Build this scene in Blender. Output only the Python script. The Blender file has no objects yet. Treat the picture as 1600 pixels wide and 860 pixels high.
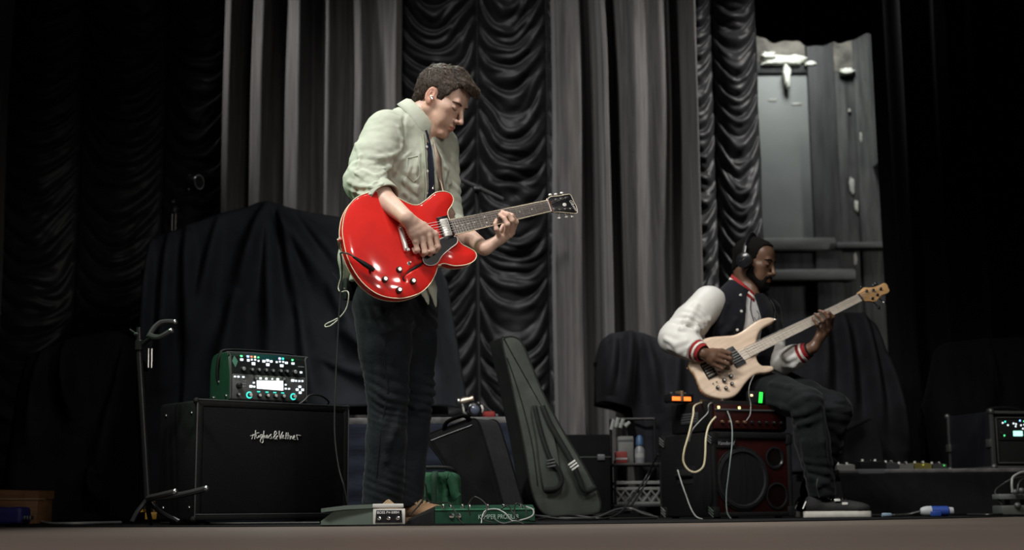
import bpy, bmesh, math, random
import numpy as np
from mathutils import Vector, Matrix

random.seed(7)
RNG = np.random.default_rng(7)
SC = bpy.context.scene
COL = SC.collection

# ------------------------------------------------------------------ camera
FPX = 2222.0                       # focal length in pixels of the 1600 x 860 frame (50 mm on 36 mm)
HORIZON = 797.0                    # image row of the horizon at the centre column
CAM = Vector((0.0, 0.0, 0.05))     # just above the boards of the apron
_th = math.atan((HORIZON - 430.0) / FPX)
_ro = math.radians(0.5)
_f = Vector((0, math.cos(_th), math.sin(_th)))
_u0 = Vector((0, -math.sin(_th), math.cos(_th)))
_r0 = Vector((1, 0, 0))
_r = _r0 * math.cos(_ro) - _u0 * math.sin(_ro)
_u = _r0 * math.sin(_ro) + _u0 * math.cos(_ro)
cam_data = bpy.data.cameras.new('camera')
cam = bpy.data.objects.new('camera', cam_data)
COL.objects.link(cam)
cam.matrix_world = Matrix(((_r.x, _u.x, -_f.x, CAM.x), (_r.y, _u.y, -_f.y, CAM.y), (_r.z, _u.z, -_f.z, CAM.z), (0, 0, 0, 1)))
cam_data.sensor_width = 36.0
cam_data.lens = 36.0 * FPX / 1600.0
cam_data.clip_start = 0.02
cam_data.clip_end = 80
cam_data.dof.use_dof = True
cam_data.dof.focus_distance = 5.32
cam_data.dof.aperture_fstop = 2.6
SC.camera = cam

# ------------------------------------------------------------------ world, lights, exposure
w = bpy.data.worlds.new('dark_house')
SC.world = w
w.use_nodes = True
w.node_tree.nodes['Background'].inputs[0].default_value = (0.75, 0.85, 1.0, 1)
w.node_tree.nodes['Background'].inputs[1].default_value = 0.006

def aim(o, target):
    d = Vector(target) - o.location
    o.rotation_euler = d.to_track_quat('-Z', 'Y').to_euler()

def spot(name, loc, target, watts, angle, blend=0.6, size=0.15, color=(1, 1, 1)):
    l = bpy.data.lights.new(name, 'SPOT')
    l.energy = watts; l.spot_size = math.radians(angle); l.spot_blend = blend
    l.shadow_soft_size = size; l.color = color
    o = bpy.data.objects.new(name, l); COL.objects.link(o)
    o.location = loc; aim(o, target)
    return o

# stage lanterns: a truss row above the front of the stage, a side lantern, lanterns on the curtains, and a work light backstage
for _i, (_x, _y, _z, _w) in enumerate(((-3.3, 2.9, 5.2, 420), (-2.7, 2.7, 5.5, 560), (-2.1, 2.5, 5.6, 560), (-1.4, 2.4, 5.7, 360))):
    spot('front_lantern_%d' % (_i + 1), (_x, _y, _z), (-0.15 + 0.12 * _i, 5.7, 1.15), _w * 0.70, 44, 0.9, 0.10, (1.0, 0.975, 0.93))
for _i, (_x, _y, _z, _w) in enumerate(((0.6, 1.9, 5.6, 150), (1.6, 1.9, 5.6, 380))):
    spot('centre_lantern_%d' % (_i + 1), (_x, _y, _z), (0.0 + 1.45 * _i, 6.5, 1.0), _w, 46, 0.95, 0.12, (1.0, 0.95, 0.90))
spot('top_lantern', (-1.2, 6.9, 5.4), (-0.3, 5.5, 1.3), 420, 40, 0.9, 0.2, (0.93, 1.0, 0.92))
spot('bass_top_lantern', (0.4, 7.6, 5.2), (1.15, 7.1, 1.1), 260, 34, 0.9, 0.2, (0.97, 1.0, 0.98))
spot('green_side_lantern', (-3.6, 5.2, 2.2), (-0.5, 5.5, 0.75), 85, 34, 0.8, 0.15, (0.4, 1.0, 0.5))
spot('apron_lantern', (-0.1, 1.6, 6.4), (-0.1, 2.3, 0.0), 1150, 62, 0.8, 0.3, (1.0, 0.95, 0.9))
spot('curtain_lantern_front', (-0.6, 5.6, 5.9), (0.45, 9.6, 1.7), 560, 46, 1.0, 0.3, (1.0, 0.97, 0.94))
spot('curtain_lantern_left', (-3.7, 7.7, 5.0), (-0.4, 9.5, 2.0), 640, 33, 1.0, 0.25, (1.0, 0.97, 0.94))
spot('curtain_lantern_right', (3.6, 7.5, 5.2), (0.85, 9.5, 1.9), 1000, 42, 1.0, 0.25, (1.0, 0.96, 0.91))
for _i, (_x, _y, _z) in enumerate(((3.6, -1.6, 2.2), (4.3, -2.2, 3.3), (5.2, -1.9, 2.7), (5.9, -2.4, 3.7), (4.9, -2.6, 4.3), (2.4, -2.2, 3.9))):
    spot('house_lantern_%d' % (_i + 1), (_x, _y, _z), (-0.1, 5.6, 1.2), 105, 24, 0.8, 0.06, (1.0, 0.93, 0.85))
spot('backstage_work_light', (2.6, 11.55, 5.3), (2.75, 12.8, 2.0), 300, 100, 0.9, 0.4, (0.95, 1.0, 0.97))
spot('wall_fill_light', (5.6, 11.0, 2.6), (2.9, 12.8, 1.9), 130, 60, 0.9, 0.3, (1.0, 0.98, 0.95))  # added fill without a known source, brightens the lower backstage wall

SC.view_settings.view_transform = 'Standard'
SC.view_settings.look = 'None'
SC.view_settings.exposure = 0.12
SC.view_settings.gamma = 1.0
SC.view_settings.use_curve_mapping = False

# ------------------------------------------------------------------ projection helpers (used only to measure real positions)
def ray(px, py):
    return _f * FPX + _r * (px - 800.0) + _u * (430.0 - py)
def W(px, py, Y):
    d = ray(px, py); return CAM + d * (Y / d.y)
def onplane(px, py, o, n):
    d = ray(px, py); t = (Vector(o) - CAM).dot(n) / d.dot(n)
    return CAM + d * t
def V(*a): return Vector(a)

# ------------------------------------------------------------------ materials
MATS = {}
def mat(name, col, rough=0.6, metal=0.0, spec=0.5, vary=0.0, vscale=6.0, bump=0.0, bscale=60.0, stretch=(1, 1, 1), emit=None, estr=0.0,
        sheen=0.0, coat=0.0, wave=None, col2=None, aniso_noise=None, attr=None, rvary=0.0):
    if name in MATS: return MATS[name]
    m = bpy.data.materials.new(name); m.use_nodes = True
    nt = m.node_tree; N = nt.nodes; L = nt.links
    b = N['Principled BSDF']
    b.inputs['Base Color'].default_value = (*col, 1)
    b.inputs['Roughness'].default_value = rough
    b.inputs['Metallic'].default_value = metal
    b.inputs['Specular IOR Level'].default_value = spec
    if sheen: b.inputs['Sheen Weight'].default_value = sheen; b.inputs['Sheen Roughness'].default_value = 0.4
    if coat: b.inputs['Coat Weight'].default_value = coat; b.inputs['Coat Roughness'].default_value = 0.06
    if emit:
        b.inputs['Emission Color'].default_value = (*emit, 1); b.inputs['Emission Strength'].default_value = estr
    tc = N.new('ShaderNodeTexCoord'); mp = N.new('ShaderNodeMapping')
    mp.inputs['Scale'].default_value = stretch
    L.new(tc.outputs['Object'], mp.inputs['Vector'])
    src = None
    if attr:
        a = N.new('ShaderNodeAttribute'); a.attribute_name = attr; src = a.outputs['Color']
    if vary or col2:
        n = N.new('ShaderNodeTexNoise'); n.inputs['Scale'].default_value = vscale; n.inputs['Detail'].default_value = 6
        n.inputs['Roughness'].default_value = 0.6
        L.new(mp.outputs[0], n.inputs['Vector'])
        r = N.new('ShaderNodeValToRGB')
        c2 = col2 or col
        r.color_ramp.elements[0].position = 0.32; r.color_ramp.elements[1].position = 0.7
        r.color_ramp.elements[0].color = (*[max(0, c * (1 - vary)) for c in col], 1)
        r.color_ramp.elements[1].color = (*[min(1, c * (1 + vary)) for c in c2], 1)
        L.new(n.outputs['Fac'], r.inputs['Fac'])
        if src is not None:
            mx = N.new('ShaderNodeMix'); mx.data_type = 'RGBA'; mx.blend_type = 'MULTIPLY'; mx.inputs['Factor'].default_value = 1
            L.new(src, mx.inputs['A']); L.new(r.outputs[0], mx.inputs['B']); src = mx.outputs['Result']
        else: src = r.outputs[0]
        if rvary:
            mr = N.new('ShaderNodeMapRange'); mr.inputs['To Min'].default_value = max(0.02, rough - rvary); mr.inputs['To Max'].default_value = min(1, rough + rvary)
            L.new(n.outputs['Fac'], mr.inputs['Value']); L.new(mr.outputs[0], b.inputs['Roughness'])
    if src is not None: L.new(src, b.inputs['Base Color'])
    if bump:
        n2 = N.new('ShaderNodeTexNoise'); n2.inputs['Scale'].default_value = bscale; n2.inputs['Detail'].default_value = 5
        L.new(mp.outputs[0], n2.inputs['Vector'])
        bp = N.new('ShaderNodeBump'); bp.inputs['Strength'].default_value = bump; bp.inputs['Distance'].default_value = 0.01
        L.new(n2.outputs['Fac'], bp.inputs['Height']); L.new(bp.outputs[0], b.inputs['Normal'])
    MATS[name] = m
    return m

# ------------------------------------------------------------------ object helpers
def tag(o, label=None, cat=None, group=None, kind=None):
    if label: o['label'] = label
    if cat: o['category'] = cat
    if group: o['group'] = group
    if kind: o['kind'] = kind
    return o

def thing(name, label, cat, loc=(0, 0, 0), rot=None, group=None, kind=None):
    o = bpy.data.objects.new(name, None); COL.objects.link(o)
    o.empty_display_size = 0.1
    if rot is not None:
        o.matrix_world = Matrix.Translation(Vector(loc)) @ rot.to_4x4()
    else: o.location = loc
    return tag(o, label, cat, group, kind)

def link(name, me, m, parent=None, world=True, smooth=True, label=None):
    """link a mesh as one object; world: its vertices are in world space although it has a parent"""
    o = bpy.data.objects.new(name, me); COL.objects.link(o)
    if m is not None: me.materials.append(m)
    if smooth and len(me.polygons):
        me.polygons.foreach_set('use_smooth', np.ones(len(me.polygons), bool))
    if parent is not None:
        o.parent = parent
        if world:
            mw = wmat(parent)
            o.matrix_parent_inverse = mw.inverted()
    if label: o['label'] = label
    return o

def wmat(o):
    if o.parent is None:
        return Matrix.LocRotScale(o.location, o.rotation_euler.to_quaternion(), o.scale)
    return wmat(o.parent) @ o.matrix_parent_inverse @ Matrix.LocRotScale(o.location, o.rotation_euler.to_quaternion(), o.scale)

def np_mesh(name, v, f):
    me = bpy.data.meshes.new(name)
    v = np.asarray(v, np.float32); f = np.asarray(f, np.int32)
    k = f.shape[1]
    me.vertices.add(len(v)); me.vertices.foreach_set('co', v.ravel())
    me.loops.add(f.size); me.loops.foreach_set('vertex_index', f.ravel())
    me.polygons.add(len(f)); me.polygons.foreach_set('loop_start', np.arange(0, f.size, k, dtype=np.int32))
    me.update(calc_edges=True)
    return me

def grid_mesh(name, P, closed_u=False, closed_v=False):
    """P: array (nu, nv, 3) -> quads"""
    nu, nv = P.shape[:2]
    idx = np.arange(nu * nv).reshape(nu, nv)
    a = idx if closed_u else idx[:-1]
    b = np.roll(idx, -1, 0) if closed_u else idx[1:]
    if closed_v:
        f = np.stack([a, b, np.roll(b, -1, 1), np.roll(a, -1, 1)], -1).reshape(-1, 4)
    else:
        f = np.stack([a[:, :-1], b[:, :-1], b[:, 1:], a[:, 1:]], -1).reshape(-1, 4)
    return np_mesh(name, P.reshape(-1, 3), f)

def smooth_path(pts, n=8, closed=False):
    """Catmull-Rom through pts"""
    p = [Vector(q) for q in pts]; out = []
    m = len(p)
    rng = range(m) if closed else range(m - 1)
    for i in rng:
        if closed: a, b, c, d = p[i - 1], p[i], p[(i + 1) % m], p[(i + 2) % m]
        else: a, b, c, d = p[max(i - 1, 0)], p[i], p[i + 1], p[min(i + 2, m - 1)]
        for k in range(n):
            t = k / n
            out.append(0.5 * ((2 * b) + (c - a) * t + (2 * a - 5 * b + 4 * c - d) * t * t + (-a + 3 * b - 3 * c + d) * t ** 3))
    if not closed: out.append(p[-1].copy())
    return out

class MB:
    """collects shapes for ONE mesh object"""
    def __init__(s, M=None): s.v = []; s.f = []; s.M = M or Matrix.Identity(4)
    def add(s, vs, fs):
        o = len(s.v)
        s.v += [s.M @ Vector(q) for q in vs]; s.f += [tuple(i + o for i in q) for q in fs]
        return s
    def box(s, lo, hi, bevel=0.0, M=None):
        bm = bmesh.new(); bmesh.ops.create_cube(bm, size=1)
        c = [(lo[i] + hi[i]) / 2 for i in range(3)]; d = [abs(hi[i] - lo[i]) for i in range(3)]
        for q in bm.verts: q.co = Vector((q.co.x * d[0] + c[0], q.co.y * d[1] + c[1], q.co.z * d[2] + c[2]))
        if bevel:
            bmesh.ops.bevel(bm, geom=list(bm.edges), offset=min(bevel, min(d) * 0.45), segments=2, affect='EDGES', profile=0.5)
        return s.bm(bm, M)
    def bm(s, bm, M=None):
        bm.verts.index_update()
        vs = [(M @ q.co if M else q.co) for q in bm.verts]; fs = [[q.index for q in f.verts] for f in bm.faces]
        bm.free(); return s.add(vs, fs)
    def tube(s, pts, r, n=8, cap=True, closed=False, flat=None):
        p = [Vector(q) for q in pts]; m = len(p)
        rr = r if isinstance(r, (list, tuple)) else [r] * m
        vs = []; fs = []
        up = None
        for i in range(m):
            if closed: t = (p[(i + 1) % m] - p[i - 1])
            else: t = p[min(i + 1, m - 1)] - p[max(i - 1, 0)]
            t = t.normalized() if t.length > 1e-9 else Vector((0, 0, 1))
            if up is None:
                up = Vector((0, 0, 1)) if abs(t.z) < 0.9 else Vector((1, 0, 0))
            sd = t.cross(up)
            if sd.length < 1e-6: sd = t.cross(Vector((0.3, 0.9, 0.2)))
            sd.normalize(); up = sd.cross(t).normalized()
            for k in range(n):
                a = 2 * math.pi * k / n
                vs.append(p[i] + (sd * math.cos(a) + up * math.sin(a) * (flat or 1)) * rr[i])
        for i in range(m if closed else m - 1):
            j = (i + 1) % m
            for k in range(n): fs.append((i * n + k, j * n + k, j * n + (k + 1) % n, i * n + (k + 1) % n))
        if cap and not closed:
            fs.append(tuple(range(n))[::-1]); fs.append(tuple((m - 1) * n + k for k in range(n)))
        return s.add(vs, fs)
    def cyl(s, a, b, r, r2=None, n=16): return s.tube([a, b], [r, r if r2 is None else r2], n)
    def lathe(s, prof, n=20, o=(0, 0, 0), ax=(0, 0, 1)):
        """prof: (radius, height) pairs along the axis"""
        ax = Vector(ax).normalized(); o = Vector(o)
        x = ax.orthogonal().normalized(); y = ax.cross(x)
        vs = []; fs = []; m = len(prof)
        for r, h in prof:
            for k in range(n):
                a = 2 * math.pi * k / n
                vs.append(o + ax * h + (x * math.cos(a) + y * math.sin(a)) * r)
        for i in range(m - 1):
            for k in range(n): fs.append((i * n + k, i * n + (k + 1) % n, (i + 1) * n + (k + 1) % n, (i + 1) * n + k))
        fs.append(tuple(range(n))[::-1]); fs.append(tuple((m - 1) * n + k for k in range(n)))
        return s.add(vs, fs)
    def prism(s, outline, z0, z1, bevel=0.0):
        """outline (x, y) extruded along z"""
        bm = bmesh.new()
        vs = [bm.verts.new((q[0], q[1], z0)) for q in outline]
        f = bm.faces.new(vs)
        r = bmesh.ops.extrude_face_region(bm, geom=[f])
        top = [e for e in r['geom'] if isinstance(e, bmesh.types.BMVert)]
        for q in top: q.co.z = z1
        bmesh.ops.recalc_face_normals(bm, faces=bm.faces)
        if bevel:
            ed = [e for e in bm.edges if abs(e.verts[0].co.z - e.verts[1].co.z) < 1e-7]
            bmesh.ops.bevel(bm, geom=ed, offset=bevel, segments=2, affect='EDGES', profile=0.5)
        bmesh.ops.triangulate(bm, faces=[f for f in bm.faces if len(f.verts) > 4])
        return s.bm(bm)
    def loft(s, rings, cap=True):
        n = len(rings[0]); m = len(rings)
        vs = [q for r in rings for q in r]
        fs = [(i * n + k, i * n + (k + 1) % n, (i + 1) * n + (k + 1) % n, (i + 1) * n + k) for i in range(m - 1) for k in range(n)]
        if cap: fs += [tuple(range(n))[::-1], tuple((m - 1) * n + k for k in range(n))]
        return s.add(vs, fs)
    def ball(s, c, r, nu=12, nv=8):
        rr = r if isinstance(r, (tuple, list)) else (r, r, r)
        P = []
        bm = bmesh.new(); bmesh.ops.create_uvsphere(bm, u_segments=nu, v_segments=nv, radius=1)
        for q in bm.verts: q.co = Vector((q.co.x * rr[0] + c[0], q.co.y * rr[1] + c[1], q.co.z * rr[2] + c[2]))
        return s.bm(bm)
    def build(s, name, m, parent=None, world=True, smooth=None, label=None):
        me = bpy.data.meshes.new(name)
        me.from_pydata([tuple(q) for q in s.v], [], s.f); me.update()
        bm = bmesh.new(); bm.from_mesh(me); bmesh.ops.recalc_face_normals(bm, faces=bm.faces); bm.to_mesh(me); bm.free()
        o = link(name, me, m, parent, world, True, label)
        try: me.set_sharp_from_angle(angle=math.radians(38))
        except Exception: pass
        return o

def text_mesh(name, body, size, m, M, parent, extrude=0.0006, align='LEFT', shear=0.0, world=True, squash=1.0):
    c = bpy.data.curves.new(name, 'FONT'); c.body = body; c.size = size; c.extrude = extrude; c.align_x = align; c.shear = shear
    c.resolution_u = 3
    t = bpy.data.objects.new(name, c); COL.objects.link(t)
    bpy.context.view_layer.update()
    dg = bpy.context.evaluated_depsgraph_get()
    me = bpy.data.meshes.new_from_object(t.evaluated_get(dg))
    bpy.data.objects.remove(t); bpy.data.curves.remove(c)
    me.transform(M @ Matrix.Diagonal((squash, 1, 1, 1)))
    me.materials.clear()
    return link(name, me, m, parent, world, False)

# ------------------------------------------------------------------ signed distance modelling (continuous bodies and clothes)
def vnoise(p, seed=0):
    """smooth value noise, p (n,3) -> about -1..1"""
    i = np.floor(p).astype(np.int64); f = p - i; f = f * f * (3 - 2 * f)
    def h(a, b, c):
        n = (a * 374761393 + b * 668265263 + c * 2147483647 + seed * 974711) & 0x7fffffff
        n = ((n ^ (n >> 13)) * 1274126177) & 0x7fffffff
        return ((n ^ (n >> 16)) & 0xffff) / 32767.5 - 1.0
    r = 0
    for dx in (0, 1):
        for dy in (0, 1):
            for dz in (0, 1):
                wgt = (f[:, 0] if dx else 1 - f[:, 0]) * (f[:, 1] if dy else 1 - f[:, 1]) * (f[:, 2] if dz else 1 - f[:, 2])
                r = r + wgt * h(i[:, 0] + dx, i[:, 1] + dy, i[:, 2] + dz)
    return r

def A(v): return np.array(v, float)

class SDF:
    def __init__(s): s.ops = []
    def _op(s, kind, fn, lo, hi, k): s.ops.append((kind, fn, A(lo), A(hi), k)); return s
    def cone(s, a, b, ra, rb=None, k=0.01, kind='u', flat=None):
        """round cone; flat = (direction, factor): the section is factor times as thick along direction"""
        a, b = A(a), A(b); rb = ra if rb is None else rb
        d = b - a; L2 = max(d @ d, 1e-12); rm = max(ra, rb)
        if flat is not None:
            n = A(flat[0]); n = n / np.linalg.norm(n); fac = 1.0 / flat[1]
        def fn(p):
            q = p - a
            if flat is not None: q = q + np.outer(q @ n, n) * (fac - 1)
            dd = d if flat is None else d + n * (d @ n) * (fac - 1)
            l2 = max(dd @ dd, 1e-12)
            t = np.clip(q @ dd / l2, 0, 1)
            return np.linalg.norm(q - t[:, None] * dd, axis=1) - (ra + (rb - ra) * t)
        e = rm * (1 if flat is None else max(1, flat[1]))
        return s._op(kind, fn, np.minimum(a, b) - e, np.maximum(a, b) + e, k)
    def chain(s, pts, rad, k=0.01, kind='u', flat=None):
        rad = rad if isinstance(rad, (list, tuple)) else [rad] * len(pts)
        for i in range(len(pts) - 1): s.cone(pts[i], pts[i + 1], rad[i], rad[i + 1], k, kind, flat)
        return s
    def ell(s, c, r, R=None, k=0.01, kind='u'):
        c = A(c); r = A(r); Rm = np.eye(3) if R is None else A(R)
        def fn(p):
            q = (p - c) @ Rm            # columns of R are the local axes
            k0 = np.linalg.norm(q / r, axis=1); k1 = np.linalg.norm(q / r ** 2, axis=1)
            return np.where(k1 > 1e-9, k0 * (k0 - 1) / np.maximum(k1, 1e-9), -r.min())
        e = np.abs(Rm) @ r
        return s._op(kind, fn, c - e, c + e, k)
    def box(s, c, h, R=None, rnd=0.005, k=0.005, kind='u'):
        c = A(c); h = A(h); Rm = np.eye(3) if R is None else A(R)
        def fn(p):
            q = np.abs((p - c) @ Rm) - (h - rnd)
            return np.linalg.norm(np.maximum(q, 0), axis=1) + np.minimum(q.max(1), 0) - rnd
        e = np.abs(Rm) @ h
        return s._op(kind, fn, c - e, c + e, k)
    def cut(s, o, n, k=0.004, lo=None, hi=None):
        """remove everything on the side n points to (only within lo..hi when given)"""
        o = A(o); n = A(n); n = n / np.linalg.norm(n)
        def fn(p): return -((p - o) @ n)
        return s._op('s', fn, [-99] * 3 if lo is None else lo, [99] * 3 if hi is None else hi, k)
    def custom(s, fn, lo, hi, kind='d', k=0.0): return s._op(kind, fn, lo, hi, k)
    def eval(s, p, margin=0.07):
        d = np.full(len(p), 1.0)
        for kind, fn, lo, hi, k in s.ops:
            m = margin + k
            sel = np.nonzero(((p >= lo - m) & (p <= hi + m)).all(1))[0]
            if not len(sel): continue
            q = fn(p[sel]); e = d[sel]
            if kind == 'u':
                if k > 0:
                    h = np.maximum(k - np.abs(e - q), 0) / k
                    d[sel] = np.minimum(e, q) - h * h * k * 0.25
                else: d[sel] = np.minimum(e, q)
            elif kind == 's':
                q = -q
                h = np.maximum(k - np.abs(e - q), 0) / k if k > 0 else 0
                d[sel] = np.maximum(e, q) + h * h * k * 0.25
            elif kind == 'i':
                h = np.maximum(k - np.abs(e - q), 0) / k if k > 0 else 0
                d[sel] = np.maximum(e, q) + h * h * k * 0.25
            else: d[sel] = e + q
        return d
    def wrinkle(s, a, b, reach, period, amp, seed=0, twist=0.0):
        """cloth crumpled across the line a-b, fading out with distance from it"""
        a, b = A(a), A(b); d = b - a; L = np.linalg.norm(d); d = d / L; side = np.cross(d, A((0, -1, .2))); m = (a + b) / 2
        def fn(p):
            q = p - m; t = q @ d
            n = vnoise(p * 6.5, seed); n2 = vnoise(p * 14.0, seed + 1)
            ph = (t + twist * (q @ side)) / period + .85 * n + .12 * n2
            fr = np.abs(2 * (ph - np.floor(ph)) - 1)
            env = np.exp(-(t / (L * .5)) ** 2) * np.clip(.75 + 1.1 * vnoise(p * 5.0 + 7.3, seed + 2), .0, 1.5)
            return amp * (1 - 2 * fr ** 1.6) * env * -1
        return s._op('d', fn, np.minimum(a, b) - reach, np.maximum(a, b) + reach, 0)
    def bounds(s):
        lo = np.min([o[2] for o in s.ops if o[0] == 'u'], 0); hi = np.max([o[3] for o in s.ops if o[0] == 'u'], 0)
        return lo, hi
    def trace(s, px, py, y0=4.0, y1=9.0):
        """first point of the surface along a pixel's ray"""
        d = ray(px, py); d = A(d) / d.length
        t = y0 / d[1]
        c = A(CAM)
        while t < y1 / d[1]:
            v = s.eval((c + d * t)[None])[0]
            if v < 0.002: return c + d * t
            t += min(max(v * 0.8, 0.0015), 0.05)
        return None
    def ridges(s, lines, r=0.010, k=0.02, sink=0.3, kind='u', y0=4.0, y1=9.0):
        """cloth folds: tapering ridges laid on the surface along lines given by where they are seen"""
        todo = []
        for ln in lines:
            P = []
            for i, (px, py) in enumerate(ln):
                q = s.trace(px, py, y0, y1)
                if q is not None: P.append(q)
            if len(P) >= 2: todo.append(P)
        for P in todo:
            m = len(P)
            d = A(_f) * r * sink * (1 if kind == 'u' else -1)
            rad = [r * (0.45 + 0.55 * math.sin(math.pi * (i + 0.5) / m)) for i in range(m)]
            for i in range(m - 1): s.cone(P[i] + d, P[i + 1] + d, rad[i], rad[i + 1], k, kind)
        return s
    def mesh(s, name, h, pad=None, smooth=1):
        lo, hi = s.bounds(); pad = pad or 3 * h + 0.012
        lo = lo - pad; hi = hi + pad
        c4 = 4 * h
        n = np.ceil((hi - lo) / c4).astype(int) + 1
        g = [lo[i] + (np.arange(n[i]) + 0.5) * c4 for i in range(3)]
        X = np.stack(np.meshgrid(*g, indexing='ij'), -1).reshape(-1, 3)
        dc = np.concatenate([s.eval(X[i:i + 400000]) for i in range(0, len(X), 400000)]).reshape(n)
        nf = n * 4 + 1
        D = np.empty(nf, np.float32)
        up = dc
        for ax in range(3): up = np.repeat(up, 4, axis=ax)
        up = np.pad(up, ((0, 1),) * 3, mode='edge')
        D[:] = up
        act = np.argwhere(np.abs(dc) < 1.35 * c4)
        off = np.stack(np.meshgrid(*[np.arange(5)] * 3, indexing='ij'), -1).reshape(-1, 3)
        need = np.zeros(nf, bool)
        for o in off:
            q = act * 4 + o
            need[q[:, 0], q[:, 1], q[:, 2]] = True
        idx = np.argwhere(need)
        for i in range(0, len(idx), 400000):
            q = idx[i:i + 400000]
            D[q[:, 0], q[:, 1], q[:, 2]] = s.eval(lo + q * h)
        D[D == 0] = 1e-7
        return surface_nets(name, D, lo, h, smooth)

def surface_nets(name, D, lo, h, smooth=1):
    S = D < 0
    n = np.array(D.shape)
    cnt = np.zeros(n - 1, np.uint8)
    for dx in (0, 1):
        for dy in (0, 1):
            for dz in (0, 1):
                cnt += S[dx:n[0] - 1 + dx, dy:n[1] - 1 + dy, dz:n[2] - 1 + dz]
    mixed = (cnt > 0) & (cnt < 8)
    C = np.argwhere(mixed)
    ids = np.full(n - 1, -1, np.int32); ids[C[:, 0], C[:, 1], C[:, 2]] = np.arange(len(C))
    acc = np.zeros((len(C), 3)); num = np.zeros(len(C))
    cor = [(0, 0, 0), (1, 0, 0), (0, 1, 0), (1, 1, 0), (0, 0, 1), (1, 0, 1), (0, 1, 1), (1, 1, 1)]
    vals = [D[C[:, 0] + a, C[:, 1] + b, C[:, 2] + c] for a, b, c in cor]
    for i in range(8):
        for ax in range(3):
            if cor[i][ax]: continue
            c2 = list(cor[i]); c2[ax] = 1; j = cor.index(tuple(c2))
            a, b = vals[i], vals[j]
            x = (a < 0) != (b < 0)
            t = np.where(x, a / np.where(x, a - b, 1), 0)
            P = np.tile(np.array(cor[i], float), (len(C), 1)); P[:, ax] += t
            acc += P * x[:, None]; num += x
    v = lo + (C + acc / num[:, None]) * h
    faces = []
    for ax in range(3):
        o = [a for a in range(3) if a != ax]
        sl0 = [slice(1, n[a] - 1) for a in range(3)]; sl1 = list(sl0)
        sl0[ax] = slice(0, n[ax] - 1); sl1[ax] = slice(1, n[ax])
        a = S[tuple(sl0)]; b = S[tuple(sl1)]
        E = np.argwhere(a != b)
        inside = a[E[:, 0], E[:, 1], E[:, 2]]
        off = np.ones(3, int); off[ax] = 0
        E = E + off
        q = []
        for du, dv in ((0, 0), (1, 0), (1, 1), (0, 1)):
            c = E.copy(); c[:, o[0]] -= du; c[:, o[1]] -= dv
            q.append(ids[c[:, 0], c[:, 1], c[:, 2]])
        q = np.stack(q, 1)
        flip = inside if ax != 1 else ~inside
        q[~flip] = q[~flip][:, ::-1]
        faces.append(q)
    f = np.concatenate(faces)
    for _ in range(smooth):
        s2 = np.zeros_like(v); c2 = np.zeros(len(v))
        for a, b in ((0, 1), (1, 2), (2, 3), (3, 0)):
            np.add.at(s2, f[:, a], v[f[:, b]]); np.add.at(c2, f[:, a], 1)
        v = 0.5 * v + 0.5 * s2 / c2[:, None]
    return v, f

def sdf_obj(sdf, name, h, m, parent, smooth=1, color=None, world=True):
    v, f = sdf.mesh(name, h, smooth=smooth)
    me = np_mesh(name, v, f)
    if color is not None:
        c = color(v); c4 = np.concatenate([c, np.ones((len(v), 1))], 1).astype(np.float32)
        at = me.color_attributes.new('Col', 'FLOAT_COLOR', 'POINT'); at.data.foreach_set('color', c4.ravel())
    return link(name, me, m, parent, world)

def frame(fwd, up):
    """columns: side (x), forward (y), up (z)"""
    f = Vector(fwd).normalized(); u = Vector(up); sd = f.cross(u).normalized(); u = sd.cross(f)
    return Matrix((sd, f, u)).transposed()

# ================================================================== THE SETTING
M_apron = mat('apron_boards', (0.125, 0.098, 0.082), 0.5, vary=0.18, vscale=3.0, stretch=(0.5, 6, 1), bump=0.1, bscale=40)
M_marley = mat('black_marley', (0.008, 0.008, 0.009), 0.6, spec=.15, vary=0.3, vscale=5, bump=0.1, bscale=50)
M_dark = mat('dark_wall', (0.012, 0.012, 0.012), 0.8, vary=0.3, vscale=2)
M_satin = mat('black_satin', (0.016, 0.017, 0.0195), 0.5, spec=0.38, sheen=0.06, vary=0.25, vscale=3.0, bump=0.18, bscale=38, stretch=(1, 1, 2.2))
M_grey_drape = mat('grey_velour', (0.092, 0.088, 0.087), 0.8, spec=0.2, sheen=0.15, vary=0.32, vscale=9.0, stretch=(4, 4, 0.22), bump=0.25, bscale=16)
M_black_drape = mat('black_velour', (0.006, 0.006, 0.007), 0.9, spec=0.08, sheen=0.03, vary=0.2, bump=0.15, bscale=12, stretch=(3, 3, 0.3))

fl = MB(); fl.box((-9, -1.5, -0.12), (10, 14, -0.004))
tag(fl.build('floor', M_apron), 'worn brown wooden stage boards across the front of the picture', None, kind='structure')
pts = [(x, 5.12 + 0.26 * (x + 0.2) ** 2) for x in np.linspace(-4.3, 3.9, 40)]
fm = MB(); fm.prism(pts + [(9, 13.9), (-8, 13.9)], -0.0038, 0.0, 0)
tag(fm.build('floor_covering', M_marley), 'matt black dance floor covering the stage behind the brown boards', None, kind='structure')
wb = MB(); wb.box((-8, 12.82, -0.02), (9.5, 13.1, 7.0))
WALL_BACK = wb.build('wall_back', mat('backstage_wall', (0.024, 0.024, 0.024), 0.85, vary=0.5, vscale=2.5, bump=0.3, bscale=18, stretch=(2, 2, 0.5)))
tag(WALL_BACK, 'dark scuffed backstage wall with panels, boards and rails', None, kind='structure')
for nm, x0, x1, t in (('wall_left', -8.2, -8.0, 'black side wall left of the stage'), ('wall_right', 9.3, 9.5, 'black side wall right of the stage')):
    m_ = MB(); m_.box((x0, 3.0, -0.02), (x1, 12.82, 7.0)); tag(m_.build(nm, M_dark), t, None, kind='structure')

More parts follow.
